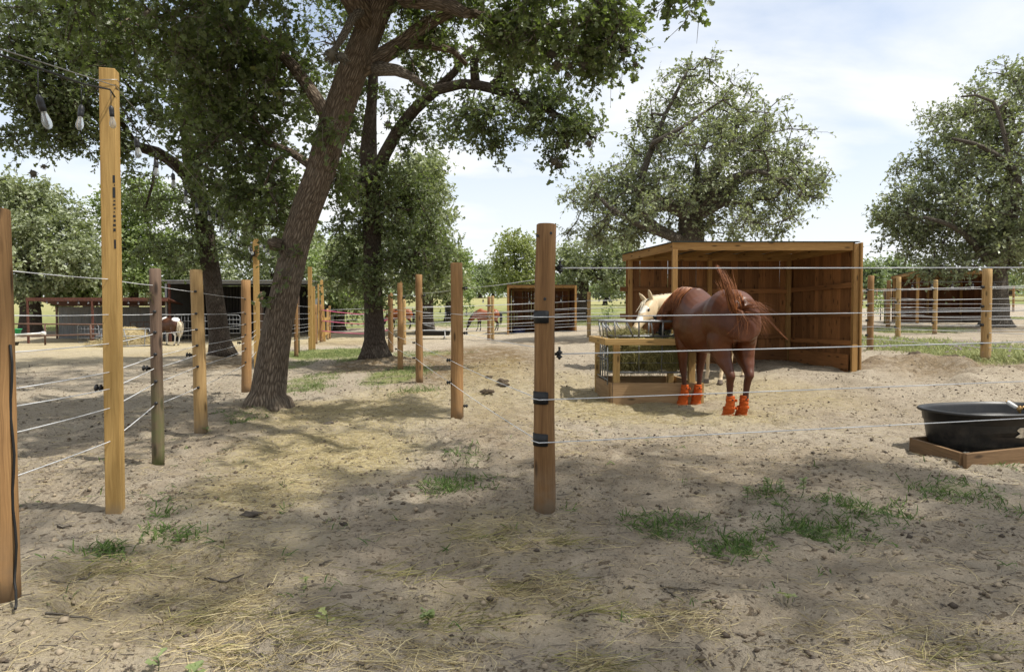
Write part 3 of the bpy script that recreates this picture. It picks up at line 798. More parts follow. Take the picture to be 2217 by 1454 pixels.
# ------------------------------------------------------------------ the oaks
# main leaning oak
limbs = [PX([(580, 885, 8.65, .37), (580, 850, 8.65, .225), (590, 780, 8.66, .19), (602, 707, 8.68, .185), (622, 610, 8.66, .178), (643, 520, 8.62, .178), (663, 456, 8.6, .18), (692, 375, 8.5, .18), (722, 275, 8.4, .18), (762, 160, 8.25, .172), (800, 60, 8.1, .16), (840, -60, 7.9, .19), (900, -230, 7.5, .15), (960, -420, 7.0, .10)]),
         PX([(828, 145, 8.25, .11), (872, 95, 8.2, .095), (925, 50, 8.1, .08), (985, 22, 8.0, .07), (1060, 40, 7.9, .055), (1110, 70, 7.9, .05), (1180, 60, 7.8, .04), (1260, 40, 7.7, .03)]),
         PX([(835, 0, 8.0, .12), (880, -5, 7.6, .11), (960, 5, 7.3, .09), (1010, 30, 7.1, .05)]),
         PX([(860, 100, 8.2, .07), (920, 95, 8.3, .055), (980, 110, 8.4, .04), (1010, 140, 8.5, .03)]),
         PX([(815, 30, 8.0, .14), (700, -90, 7.4, .12), (520, -190, 6.8, .09), (330, -240, 6.2, .06)]),
         PX([(730, 230, 8.4, .09), (640, 150, 8.6, .075), (560, 80, 8.8, .06), (450, 40, 9.0, .045)]),
         PX([(690, 400, 8.5, .06), (630, 330, 8.9, .05), (560, 300, 9.1, .04), (480, 290, 9.2, .03)]),
         PX([(860, -120, 7.7, .14), (1020, -260, 7.0, .11), (1230, -380, 6.2, .08), (1500, -420, 5.4, .05)]),
         PX([(900, -230, 7.5, .12), (820, -420, 6.2, .09), (700, -600, 5.0, .06)])]
blobs = [(330, 40, 330, 100, 7.8, 1.6, 120), (560, 130, 150, 120, 8.7, 1.2, 85), (520, 330, 140, 120, 9.1, 1.0, 75), (570, 440, 90, 70, 9.1, .8, 34), (470, 200, 120, 90, 9.3, 1.0, 45),
         (745, 385, 50, 55, 8.9, .5, 12), (620, 560, 20, 14, 8.4, .2, 1), (700, 290, 40, 30, 8.1, .3, 4), (1000, 10, 170, 50, 8.0, 1.2, 40), (1215, 70, 150, 80, 7.8, 1.0, 52), (1325, 60, 60, 80, 7.7, .7, 28), (1290, 130, 60, 40, 7.7, .5, 10), (1080, 105, 60, 40, 8.0, .5, 8), (900, 60, 60, 40, 8.4, .6, 10), (905, 170, 30, 25, 8.2, .4, 4),
         (560, -260, 560, 180, 6.8, 2.2, 130), (420, -330, 420, 200, 11.0, 2.6, 300), (560, -430, 500, 170, 6.6, 1.5, 130), (150, -260, 300, 140, 9.5, 2.4, 90), (1150, -330, 420, 170, 6.0, 1.8, 50), (790, -620, 380, 170, 7.2, 1.8, 140), (1470, 5, 38, 40, 5.6, .3, 5)]
main, TM = oak('oak_tree', 'big leaning oak with a thick furrowed trunk, nearest tree beside the sandy path', limbs, blobs, LEAF_NEAR, M['leaf_main'], M['bark_main'], .072, 7, 8, .34, rtip=.0055, maxr=.05, twig_mat=M['bark_grey'], droop=-.02, rough=.11)
# broken dead stubs on the leaning trunk
mb = MB(); mb.tube([W(815, 150, 8.2), W(860, 153, 8.0), (W(895, 168, 7.95)), W(922, 188, 7.9)], [.085, .062, .045, .018], 12, wob=.3)
mb.build('broken_stub', M['dead_wood'], main)
mb = MB(); mb.tube([W(790, 20, 7.9), W(765, 40, 7.75), W(742, 80, 7.6), W(725, 105, 7.5), W(728, 132, 7.4)], [.06, .05, .045, .034, .016], 10, wob=.3)
for (ex, ey) in [(690, 80), (672, 96), (700, 60), (712, 55), (690, 105)]:
    mb.tube([W(728, 98, 7.5), W((728 + ex) / 2, (98 + ey) / 2 - 7, 7.45), W(ex, ey, 7.4)], [.008, .006, .002], 5)
mb.build('broken_stub', M['dead_wood'], main)
mb = MB(); mb.tube([W(606, 532, 8.45), W(590, 527, 8.4), W(580, 520, 8.37)], [.075, .07, .02], 12, wob=.4); mb.build('burl', M['bark_main'], main)

# middle oak with the arching limb
limbs = [PX([(814, 786, 16.6, .46), (812, 735, 16.6, .26), (808, 640, 16.6, .225), (806, 520, 16.6, .22), (803, 420, 16.5, .22), (798, 330, 16.4, .205), (804, 230, 16.2, .125), (808, 150, 16.0, .11), (795, 40, 15.8, .09), (800, -70, 15.5, .06)]),
         PX([(808, 400, 16.4, .17), (832, 335, 16.0, .145), (860, 285, 15.6, .135), (900, 235, 15.2, .125), (945, 195, 14.8, .115), (1000, 182, 14.4, .10), (1060, 190, 14.0, .10), (1120, 212, 13.7, .08), (1170, 228, 13.5, .06), (1230, 262, 13.3, .04), (1290, 300, 13.1, .025)]),
         PX([(958, 190, 14.7, .085), (985, 155, 14.6, .08), (1005, 120, 14.5, .065), (1025, 102, 14.4, .055)]),
         PX([(1020, 185, 14.3, .10), (1026, 135, 14.2, .09), (1050, 100, 14.0, .08), (1100, 95, 13.8, .065), (1160, 70, 13.5, .05)]),
         PX([(1060, 92, 14.0, .07), (1100, 75, 13.8, .07), (1060, 40, 13.6, .06), (1035, 10, 13.4, .05), (1020, -40, 13.2, .04)]),
         PX([(1050, 188, 14.0, .06), (1095, 150, 13.8, .055), (1108, 180, 13.6, .04), (1120, 205, 13.5, .03)]),
         PX([(806, 480, 16.5, .06), (850, 450, 16.2, .05), (885, 455, 15.9, .035)]), PX([(806, 560, 16.5, .05), (860, 545, 16.0, .04), (920, 550, 15.6, .03)]), PX([(804, 430, 16.5, .07), (760, 380, 16.2, .05), (720, 350, 16.0, .035)])]
blobs = [(1110, 248, 140, 52, 13.8, 1.2, 48), (1235, 275, 75, 55, 13.3, .8, 32), (1190, 205, 50, 36, 13.6, .7, 11), (1215, 325, 32, 28, 13.3, .4, 7), (1070, 320, 40, 26, 13.9, .5, 8), (1020, 270, 70, 45, 14.4, .8, 20), (900, 300, 55, 50, 15.6, .9, 13), (945, 270, 40, 40, 15.2, .7, 10),
         (1060, 130, 110, 50, 14.0, 1.2, 24), (1180, 110, 120, 60, 13.5, 1.0, 20), (930, 120, 70, 60, 15.0, 1.0, 14), (1300, 90, 60, 60, 13.0, .8, 10),
         (870, 400, 60, 50, 16.3, 1.2, 40), (780, 410, 70, 50, 16.2, 1.1, 32), (890, 480, 90, 70, 16.4, 1.4, 75), (900, 565, 85, 55, 16.2, 1.3, 60), (760, 500, 60, 60, 16.6, 1.0, 35), (740, 580, 50, 35, 16.6, .9, 20), (800, 600, 60, 25, 15.9, .8, 16), (815, 655, 28, 14, 16.1, .3, 4),
         (755, 310, 45, 80, 16.8, 1.0, 30), (765, 190, 50, 70, 16.6, 1.0, 24), (690, 200, 60, 110, 17.2, 1.2, 34), (850, 215, 30, 30, 16.0, .6, 6), (790, 30, 200, 90, 15.5, 2.0, 60), (850, -120, 300, 140, 15, 2.5, 70)]
mid, TMi = oak('oak_tree', 'dark straight oak behind the leaning oak, its long limb arching over the pen', limbs, blobs, LEAF_MID, M['leaf_mid'], M['bark_dark'], .086, 7, 8, .42, rtip=.007, maxr=.055, twig_mat=M['bark_dark'], clear=1.3)

# left oak
limbs = [PX([(482, 778, 18.3, .42), (476, 735, 18.3, .27), (465, 640, 18.3, .23), (450, 540, 18.2, .225), (438, 460, 18.1, .22), (425, 400, 18.0, .22), (408, 330, 17.8, .17), (404, 270, 17.6, .14), (420, 170, 17.2, .11), (440, 60, 17, .08)]),
         PX([(424, 395, 17.9, .17), (385, 360, 17.3, .15), (340, 330, 16.6, .13), (300, 318, 16.0, .11), (260, 312, 15.4, .09), (200, 240, 14.8, .07), (140, 190, 14.2, .05), (70, 150, 13.6, .035)]),
         PX([(430, 380, 17.8, .16), (440, 330, 17.5, .14), (480, 260, 17.2, .12), (520, 160, 17, .08)]),
         PX([(300, 318, 16.0, .06), (262, 262, 15, .05), (235, 200, 14, .04), (215, 120, 13.5, .03)]), PX([(350, 335, 16.7, .05), (330, 400, 16.2, .035), (315, 450, 16, .02)])]
blobs = [(100, 80, 130, 80, 13.2, 1.6, 95), (60, 200, 90, 80, 13.2, 1.4, 75), (150, 230, 90, 80, 13.8, 1.4, 75), (190, 300, 70, 40, 14.2, .9, 24), (60, 300, 70, 40, 13.4, .9, 18), (230, 90, 90, 80, 14.3, 1.4, 50), (330, 200, 120, 120, 15.5, 1.8, 90), (450, 250, 120, 110, 16.5, 1.6, 60), (300, 400, 35, 40, 15.7, .6, 7),
         (400, 480, 90, 70, 17.6, 1.4, 42), (370, 550, 80, 40, 17.6, 1.2, 26), (480, 430, 80, 80, 17.6, 1.2, 40), (520, 540, 60, 50, 17.8, 1.0, 22), (400, 80, 200, 120, 16.5, 2.0, 70), (250, -120, 380, 120, 15, 2.5, 90), (390, 580, 30, 14, 16.4, .4, 3), (270, 330, 40, 25, 15.2, .5, 6)]
left, TL = oak('oak_tree', 'oak inside the left paddock with a forked dark trunk and low shady crown', limbs, blobs, LEAF_MID, M['leaf_mid'], M['bark_dark'], .086, 7, 8, .42, rtip=.007, maxr=.055, twig_mat=M['bark_dark'], clear=1.4)

def auto_oak(label, px, base_py, Y, trunk_r, fork_py, blobs, leaf, leafm, barkm, size, twigs, per, spread, lean=0, group=None, name='oak_tree', extra_limbs=(), rtip=.012, clear=1.2, maxr=.12, twig_mat=None, step=.7):
    b = W(px, base_py, Y)
    f = W(px + lean, fork_py, Y)
    limbs = [[(b, trunk_r * 1.5), (b.lerp(f, .2), trunk_r), (b.lerp(f, .6), trunk_r * .92), (f, trunk_r * .85)]]
    big = sorted(blobs, key=lambda q: -q[6])[:6]
    for (bx, by, rx, ry, bY, dY, n) in big:
        c = W(bx, by + ry * .25, bY); m = f.lerp(c, .5) + Vector((R.normal() * .2, R.normal() * .2, .15 * (c - f).length * (1 if c.z < f.z + 1 else .2)))
        limbs.append([(f, trunk_r * .5), (m, trunk_r * .34), (c, trunk_r * .14)])
    for l in extra_limbs: limbs.append(PX(l))
    return oak(name, label, limbs, blobs, leaf, leafm, barkm, size, twigs, per, spread, group, rtip, maxr, twig_mat, step=step, clear=clear)

# the big oak behind the near shelter
auto_oak('broad grey-green oak rising behind the near wooden shelter', 1497, 748, 25, .52, 470,
         [(1490, 205, 85, 60, 25, 2.5, 50), (1420, 290, 75, 70, 25, 2.5, 50), (1590, 270, 100, 70, 25, 3, 75), (1660, 330, 90, 60, 25, 3, 65), (1720, 400, 55, 70, 25, 2.5, 50), (1510, 330, 120, 70, 24, 3, 80), (1600, 400, 110, 60, 24.5, 3, 65), (1350, 390, 80, 50, 25, 2.5, 55), (1280, 430, 62, 38, 25, 2, 34), (1270, 500, 50, 24, 25, 1.6, 14), (1400, 450, 90, 60, 24, 3, 60), (1330, 500, 80, 40, 24.5, 2.5, 40), (1670, 460, 60, 50, 24.5, 2.5, 28), (1480, 420, 100, 50, 24, 2.5, 50), (1560, 480, 60, 40, 24, 2.5, 24), (1640, 510, 80, 16, 26, 2, 18), (1755, 420, 24, 36, 25, 1.2, 10), (1480, 500, 60, 40, 26, 2, 20)],
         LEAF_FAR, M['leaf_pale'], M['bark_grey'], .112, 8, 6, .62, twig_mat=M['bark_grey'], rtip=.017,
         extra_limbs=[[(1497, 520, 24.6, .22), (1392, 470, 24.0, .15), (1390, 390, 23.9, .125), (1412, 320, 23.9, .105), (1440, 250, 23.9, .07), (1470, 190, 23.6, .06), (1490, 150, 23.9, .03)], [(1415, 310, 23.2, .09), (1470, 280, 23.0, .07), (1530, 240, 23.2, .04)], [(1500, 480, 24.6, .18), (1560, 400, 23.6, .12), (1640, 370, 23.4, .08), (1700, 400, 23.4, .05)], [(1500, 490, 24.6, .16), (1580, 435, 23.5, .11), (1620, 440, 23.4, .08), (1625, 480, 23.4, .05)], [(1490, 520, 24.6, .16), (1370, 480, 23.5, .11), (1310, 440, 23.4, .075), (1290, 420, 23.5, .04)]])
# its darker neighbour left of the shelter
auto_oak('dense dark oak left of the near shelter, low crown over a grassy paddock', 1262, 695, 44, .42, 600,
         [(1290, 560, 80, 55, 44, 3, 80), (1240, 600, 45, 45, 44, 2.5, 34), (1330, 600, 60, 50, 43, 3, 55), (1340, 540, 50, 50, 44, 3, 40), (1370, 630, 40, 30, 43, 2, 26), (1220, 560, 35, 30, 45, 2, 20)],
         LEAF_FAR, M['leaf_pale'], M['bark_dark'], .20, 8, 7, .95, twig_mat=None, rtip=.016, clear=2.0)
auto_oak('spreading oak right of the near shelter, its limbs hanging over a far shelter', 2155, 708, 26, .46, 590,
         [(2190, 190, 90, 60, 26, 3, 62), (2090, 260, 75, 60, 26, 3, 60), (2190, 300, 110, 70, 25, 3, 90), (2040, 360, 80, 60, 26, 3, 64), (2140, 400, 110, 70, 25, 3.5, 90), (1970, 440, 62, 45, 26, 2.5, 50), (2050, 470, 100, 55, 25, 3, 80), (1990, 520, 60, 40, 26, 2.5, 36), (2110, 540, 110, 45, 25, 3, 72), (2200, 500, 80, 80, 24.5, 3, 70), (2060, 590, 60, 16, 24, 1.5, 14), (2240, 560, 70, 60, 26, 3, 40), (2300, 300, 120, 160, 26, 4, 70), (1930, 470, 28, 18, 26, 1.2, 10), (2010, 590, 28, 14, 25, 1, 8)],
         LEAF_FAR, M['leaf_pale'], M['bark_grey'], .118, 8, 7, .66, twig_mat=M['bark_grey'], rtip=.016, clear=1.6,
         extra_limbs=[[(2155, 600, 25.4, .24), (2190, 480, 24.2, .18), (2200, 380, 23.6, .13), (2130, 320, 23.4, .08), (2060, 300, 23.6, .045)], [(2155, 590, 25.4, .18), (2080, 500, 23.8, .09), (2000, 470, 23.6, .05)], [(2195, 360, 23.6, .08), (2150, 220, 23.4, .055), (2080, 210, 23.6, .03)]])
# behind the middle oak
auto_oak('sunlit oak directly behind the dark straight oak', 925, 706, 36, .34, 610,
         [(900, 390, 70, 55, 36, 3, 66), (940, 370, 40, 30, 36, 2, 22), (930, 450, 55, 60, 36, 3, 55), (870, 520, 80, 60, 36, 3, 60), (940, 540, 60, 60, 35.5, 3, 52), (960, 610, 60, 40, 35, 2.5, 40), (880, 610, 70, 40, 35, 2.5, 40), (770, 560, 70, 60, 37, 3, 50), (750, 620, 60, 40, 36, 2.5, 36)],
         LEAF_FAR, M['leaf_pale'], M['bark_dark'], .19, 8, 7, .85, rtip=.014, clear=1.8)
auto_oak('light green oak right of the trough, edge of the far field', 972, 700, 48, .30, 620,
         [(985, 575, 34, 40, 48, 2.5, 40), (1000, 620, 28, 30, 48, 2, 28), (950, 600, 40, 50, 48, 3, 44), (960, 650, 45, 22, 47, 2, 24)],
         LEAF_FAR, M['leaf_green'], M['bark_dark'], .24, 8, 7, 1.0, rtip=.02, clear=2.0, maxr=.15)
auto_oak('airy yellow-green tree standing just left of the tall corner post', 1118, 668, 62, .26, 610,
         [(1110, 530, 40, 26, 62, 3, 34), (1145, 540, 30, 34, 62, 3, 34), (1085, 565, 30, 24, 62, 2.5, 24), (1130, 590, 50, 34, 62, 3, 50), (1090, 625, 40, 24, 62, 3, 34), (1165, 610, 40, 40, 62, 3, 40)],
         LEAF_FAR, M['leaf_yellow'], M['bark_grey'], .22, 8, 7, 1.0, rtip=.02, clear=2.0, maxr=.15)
hz = [(1040, 110, 597, 40, 24, 60), (1012, 105, 606, 30, 24, 40), (1068, 118, 600, 36, 26, 50), (992, 100, 622, 30, 22, 34), (1190, 95, 620, 40, 26, 44), (1880, 80, 590, 34, 26, 44), (1930, 85, 585, 40, 30, 48), (1985, 90, 600, 46, 26, 48), (1850, 95, 605, 30, 24, 30), (1400, 78, 612, 60, 30, 50), (1310, 80, 630, 40, 24, 40), (1222, 90, 640, 24, 18, 24), (2085, 95, 618, 46, 20, 36), (2190, 90, 610, 50, 26, 40)]
names = ['hill tree above the bay horse, tallest on the far slope', 'small hill tree left of the tallest far slope tree', 'hill tree on the far slope touching the airy yellow-green tree', 'lowest hill tree at the left end of the far slope', 'far tree hidden mostly behind the tall corner post', 'far tree just right of the near shelter wall', 'far round tree between the near shelter and the spreading oak', 'far tree behind the left end of the far right shelter', 'far tree half hidden by the right wall of the near shelter', 'far tree seen through the open side of the near shelter', 'far tree behind the dense dark oak', 'far low tree right of the corner post', 'far tree behind the middle of the far right shelter', 'far tree beyond the right end of the far right shelter']
for (px, Y, py, rx, ry, n), nm in zip(hz, names):
    g = on_ground(px, Y); gp = HZ - (g.z - CAMZ) / Y * FPX
    auto_oak(nm, px, gp, Y, .3, py + ry * .6, [(px, py, rx, ry, Y, rx * Y / FPX, n), (px - rx * .4, py + ry * .7, rx * .7, ry * .5, Y, 2, n // 2), (px + rx * .4, py + ry * .8, rx * .7, ry * .5, Y, 2, n // 2)],
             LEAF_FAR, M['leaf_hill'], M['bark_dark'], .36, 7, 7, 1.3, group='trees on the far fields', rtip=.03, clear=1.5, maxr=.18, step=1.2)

# the wood along the horizon, one hazy band
pw = []
for k in range(1500):
    px_ = R.uniform(-900, 3100); Yw = R.uniform(112, 165); top = 626 - 16 * float(vnoise(np.array([px_ / 90.0]), np.array([3.3]), 61)[0]) - 9 * float(vnoise(np.array([px_ / 31.0]), np.array([9.1]), 62)[0])
    g = on_ground(px_, Yw); zt_ = max(g.z + 2.5, W(px_, top, Yw).z); pw.append((g.x, g.y, g.z + .4 + (zt_ - g.z - .4) * R.uniform(0, 1) ** .6))
pw = np.array(pw); pw = np.repeat(pw, 34, 0) + R.normal(size=(len(pw) * 34, 3)) * [1.5, 1.5, 1.0]
V_, l_, s_, t_, k_ = stamp(pw, rand_dirs(len(pw)), rand_dirs(len(pw)) * .7 + [0, 0, .8], .62 * R.uniform(.5, 1.4, len(pw)), *LEAF_FAR)
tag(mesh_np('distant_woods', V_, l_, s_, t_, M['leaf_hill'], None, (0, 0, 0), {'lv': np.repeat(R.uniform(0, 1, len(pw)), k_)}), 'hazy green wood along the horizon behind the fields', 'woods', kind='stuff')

# left background trees
auto_oak('pale spreading tree at the far left above the lean-to roof', 66, 715, 45, .6, 560,
         [(70, 420, 75, 34, 45, 3, 40), (20, 440, 50, 50, 45, 3, 36), (110, 450, 50, 36, 45, 3, 30), (90, 500, 90, 46, 44, 3.5, 75), (150, 510, 40, 40, 44, 3, 30), (20, 560, 60, 70, 44, 3.5, 60), (120, 570, 90, 50, 43.5, 3.5, 74), (180, 560, 40, 60, 43, 3, 34), (60, 630, 70, 34, 44, 3, 44), (-70, 480, 90, 110, 45, 4, 60)],
         LEAF_FAR, M['leaf_pale'], M['bark_dark'], .24, 8, 7, 1.05, rtip=.018, clear=2.4, maxr=.15)
for (px, Y, pyb, blobs, lm, lab) in [
    (290, 50, 700, [(270, 450, 60, 60, 50, 3, 60), (330, 430, 50, 50, 50, 3, 46), (260, 530, 60, 60, 50, 3.5, 60), (330, 520, 70, 60, 50, 3.5, 60), (300, 600, 90, 40, 49, 3.5, 70), (390, 590, 60, 50, 50, 3, 46)], 'leaf_green', 'bright green tree behind the lean-to, right of the tall stamped post'),
    (190, 47, 700, [(190, 620, 60, 26, 47, 2.5, 46), (150, 640, 50, 20, 47, 2.5, 30), (230, 600, 50, 40, 48, 3, 40)], 'leaf_green', 'low bushy tree right behind the lean-to roof'),
    (640, 52, 690, [(610, 520, 90, 70, 52, 4, 70), (680, 560, 60, 60, 52, 4, 50), (540, 560, 80, 60, 52, 4, 60), (620, 620, 90, 36, 52, 4, 60), (520, 450, 70, 70, 53, 4, 40)], 'leaf_pale', 'large tree behind the metal barn'),
    (735, 42, 708, [(730, 610, 50, 40, 42, 3, 60), (760, 650, 40, 26, 42, 2.5, 34), (700, 580, 40, 40, 42, 3, 36), (745, 560, 46, 40, 43, 3, 36)], 'leaf_green', 'bushy tree behind the pink rope gate'),
    (450, 48, 700, [(440, 560, 70, 60, 48, 3.5, 50), (470, 620, 60, 30, 48, 3, 34)], 'leaf_pale', 'tree behind the barn roof, left of its ridge'),
    (1010, 58, 690, [(1008, 668, 14, 10, 58, 1.2, 12)], 'leaf_green', 'small round bush in the field behind the bay horse')]:
    b_ = on_ground(px, Y); gp = HZ - (b_.z - CAMZ) / Y * FPX
    fk = min(gp - 6, max(q[1] for q in blobs))
    auto_oak(lab, px, gp, Y, .34 if len(blobs) > 1 else .06, fk, blobs, LEAF_FAR, M[lm], M['bark_dark'], .24, 8, 7, 1.05, rtip=.018, clear=.7, maxr=.15, name='oak_tree' if len(blobs) > 1 else 'bush')

# an oak beside the viewer on the right, outside the picture, that shades the near ground
b = Vector((6.6, -2.6, 0))
limbs = [[(b, .5), (b + Vector((0, .1, .6)), .33), (b + Vector((-.3, .3, 2.4)), .29), (b + Vector((-.8, .8, 4.2)), .24), (b + Vector((-1.2, 1.5, 6)), .18), (b + Vector((-1.6, 2.0, 7.8)), .14), (b + Vector((-1.4, 2.6, 9.6)), .09)],
         [(b + Vector((-.3, .3, 2.6)), .16), (b + Vector((-2.2, 1.6, 4.3)), .11), (b + Vector((-4.4, 3.4, 5.2)), .06)],
         [(b + Vector((-.5, .5, 3.2)), .15), (b + Vector((-.6, 3.2, 5.0)), .1), (b + Vector((-1.4, 5.2, 5.6)), .05)],
         [(b + Vector((-.5, .4, 3.0)), .15), (b + Vector((-3.5, -.5, 5.0)), .1), (b + Vector((-6.0, .3, 6.0)), .05)]]
sp = []
def cloud(c, r, n):
    u = rand_dirs(n) * (R.uniform(0, 1, (n, 1)) ** .4); sp.append(np.array(c)[None] + u * np.array(r)[None])
SH = [((2.6, 3.2, 5.7), (2.0, 1.1, .8), 95), ((5.2, 3.6, 6.2), (2.0, 1.1, .9), 80), ((4.6, 2.3, 5.5), (2.5, 1.7, 1.1), 115), ((1.4, .9, 5.6), (2.6, 2.0, 1.1), 120), ((-1.6, -.6, 5.6), (2.2, 2.0, 1.0), 85), ((6.8, 1.2, 5.9), (2.2, 2.4, 1.3), 80), ((3.6, -1.2, 6.3), (3.0, 2.4, 1.3), 90)]
for (c, r, n) in SH: cloud((c[0] + 2.6, c[1] - .35, c[2] + 4.8), (r[0] + .3, r[1] + .4, r[2] + .3), int(n * 1.0))
e = np.concatenate(sp); vis = e[:, 2] > 1.2 + .50 * np.clip(e[:, 1], 0, 99) + .9
oak('oak_tree', 'large oak to the right of the viewer whose crown shades the near sand', limbs, [], LEAF_MID, M['leaf_main'], M['bark_main'], .10, 7, 7, .42, rtip=.007, extra=e[vis], twig_mat=None)

# ball moss on the boughs over the pen
def moss_ball(p, r, parent):
    mb = MB(); 
    for k in range(int(46)):
        d = Vector(R.normal(size=3)).normalized(); d.z -= .15
        q = p + d * r * random.uniform(.7, 1.15)
        mb.tube([p + d * r * .1, p + d * r * .6 + Vector(R.normal(size=3)) * r * .1, q], [r * .11, r * .09, r * .01], 3, caps=False)
    mb.lathe(p - Vector((0, 0, r * .55)), [(r * .1, 0), (r * .5, r * .25), (r * .6, r * .6), (r * .4, r * .95), (r * .05, r * 1.1)], 8)
    mb.build('ball_moss', M['moss'], parent)
for (px, py, Y, r) in [(1085, 45, 8.0, .11), (1140, 55, 7.9, .09), (1205, 140, 7.8, .085), (1234, 142, 7.8, .05), (1267, 140, 7.7, .07), (1320, 75, 7.7, .08), (1355, 105, 7.7, .085), (1376, 140, 7.6, .05), (1150, 85, 7.9, .10), (1195, 118, 7.8, .09), (1110, 90, 8.0, .10), (1210, 78, 7.8, .07), (720, 118, 7.4, .12), (740, 125, 7.4, .1), (1230, 162, 7.8, .035), (1390, 147, 7.6, .025)]:
    moss_ball(W(px, py, Y), r, main)
for (px, py, Y, r) in [(1200, 350, 13.2, .13), (1212, 357, 13.2, .10), (1275, 310, 13.1, .10), (1270, 275, 13.2, .12), (1100, 165, 13.8, .16), (840, 270, 15.4, .13), (1225, 312, 13.2, .09), (1200, 250, 13.4, .12)]:
    moss_ball(W(px, py, Y), r, mid)
for (px, py, Y, r) in [(72, 375, 13.3, .10), (95, 360, 13.4, .07), (320, 30, 13.8, .2), (345, 160, 15, .2)]:
    moss_ball(W(px, py, Y), r, left)
# ------------------------------------------------------------------ fence posts
UP = Vector((0, 0, 1))
def lean_pt(b, t, z):
    f = (z - b.z) / (t.z - b.z); return b.lerp(t, f)
POST = {}
def insulator(mb, p, d, r=.018, L=.055):
    d = Vector(d).normalized()
    mb.lathe(p, [(r * .55, 0), (r * .55, L * .3), (r, L * .34), (r, L * .5), (r * .5, L * .54), (r * .5, L * .68), (r * 1.05, L * .72), (r * 1.05, L * .88), (r * .4, L)], 10, d)
    return mb
def post(key, px, top, Y, dia, label, mat='pole', group=None, base=None, top_px=None, zs=(), side=None, square=False, sides=18, ins_px=None):
    b = on_ground(px, Y)
    if base is not None: b.x = W(px, base, Y).x
    t = W(top_px if top_px is not None else px, top, Y); t.x = b.x if top_px is None else t.x
    bb = b - Vector((0, 0, .06))
    mb = MB()
    if square:
        mb.beam(bb, t, dia, dia, (math.sin(square), -math.cos(square), 0))
    else:
        n = max(4, int((t.z - bb.z) / .16)); P = [bb.lerp(t, k / n) for k in range(n + 1)]
        P = [p + Vector((mnoise.noise(Vector((i * .35, Y * 3, 0))), mnoise.noise(Vector((0, i * .35, Y * 5))), 0)) * dia * .06 for i, p in enumerate(P)]
        rr = [dia / 2 * (1.05 - .10 * k / n) * (1 + .02 * mnoise.noise(Vector((k * .7, Y * 9, 3)))) for k in range(n + 1)]
        P.append(P[-1] + (P[-1] - P[-2]).normalized() * .006); rr.append(rr[-1] - .007)
        mb.tube(P, rr, sides, wob=.035, seed=Y * 1.7)
    o = mb.build('fence_post', M[mat], None, off=b, bevel=.004 if square else 0)
    tag(o, label, 'fence post', group)
    for z in zs:
        sd = Vector(side if side else (0, -1, 0)).normalized()
        p = lean_pt(b, t, b.z + z) + sd * dia * .46
        i = insulator(MB(), p, sd, .0125, .035); i.build('insulator', M['black'], o)
    POST[key] = (b, t, dia); return o

GL, GC, GB = 'posts of the left paddock fence', 'posts of the central pen fence', 'posts of the back fences'
HL = [1.42, 1.20, 1.05, .88, .79, .67, .46]
# left fence, near to far
post('L1', 8, 455, 2.79, .118, 'round brown post at the left edge with a black cable down its side', 'pole', GL, top_px=-13, base=1315)
post('L2', 250, 152, 4.1, .086, 'tall square yellow lumber post with a black stamp, carrying the bulb string', 'lumber', GL, top_px=236, base=1112, square=.24)
post('L3', 343, 583, 5.34, .088, 'thin weathered dark post with greenish foot, right of the tall stamped post', 'pole_old', GL, top_px=336, base=1012, zs=[1.2, 1.04, .87, .66, .49], side=(.35, -1, 0))
post('L4', 436, 585, 6.9, .125, 'pale peeled round post standing between the dark post and the leaning oak', 'pole_yellow', GL, top_px=425, base=940, zs=[1.42, 1.2, 1.04, .88, .67, .46], side=(.25, -1, 0))
post('L5', 534, 607, 10.5, .145, 'round post half hidden behind the foot of the leaning oak', 'pole', GL, top_px=532, base=853, zs=[1.42, 1.2, 1.04, .88, .67, .46], side=(.25, -1, 0))
post('L6', 556, 518, 13.2, .105, 'tall square lumber post just left of the leaning trunk, bulbs gathered at its top', 'lumber', GL, square=.25)
post('L7', 566, 632, 16.0, .10, 'thin dark post between the tall lumber post and the leaning trunk', 'pole_old', GL)
post('L8', 641, 612, 18.9, .11, 'round post whose foot shows right of the leaning trunk', 'pole', GL)
post('L8b', 646, 640, 20.2, .07, 'thin mossy post touching the post right of the leaning trunk', 'pole_old', GL)
post('L9', 672, 578, 21.8, .125, 'tall yellow lumber post right of the leaning trunk, standing beside a shorter twin', 'lumber', GL, square=.2)
post('L9b', 679, 620, 22.2, .10, 'shorter yellow post set tight against a tall lumber post', 'lumber', GL, square=.2)
post('L10', 683.5, 659, 27, .125, 'brown round post behind the twin yellow posts', 'pole', GL)
post('L11', 695, 659, 28.5, .125, 'brown round post at the left end of the pink ropes', 'pole', GL)
post('L11b', 702, 606, 29, .11, 'tall yellow lumber post leaning left over the pink ropes', 'lumber', GL, top_px=696, square=.2)
post('L12', 690, 615, 30.5, .07, 'thin tall yellow stick post behind the left end of the pink ropes', 'lumber', GL, square=.2)
post('L13', 709, 668, 32, .11, 'yellow post in the little rail panel by the pink ropes', 'pole_yellow', GL)
post('L14', 713.5, 662, 33, .12, 'brown post closing the little rail panel by the pink ropes', 'pole', GL)
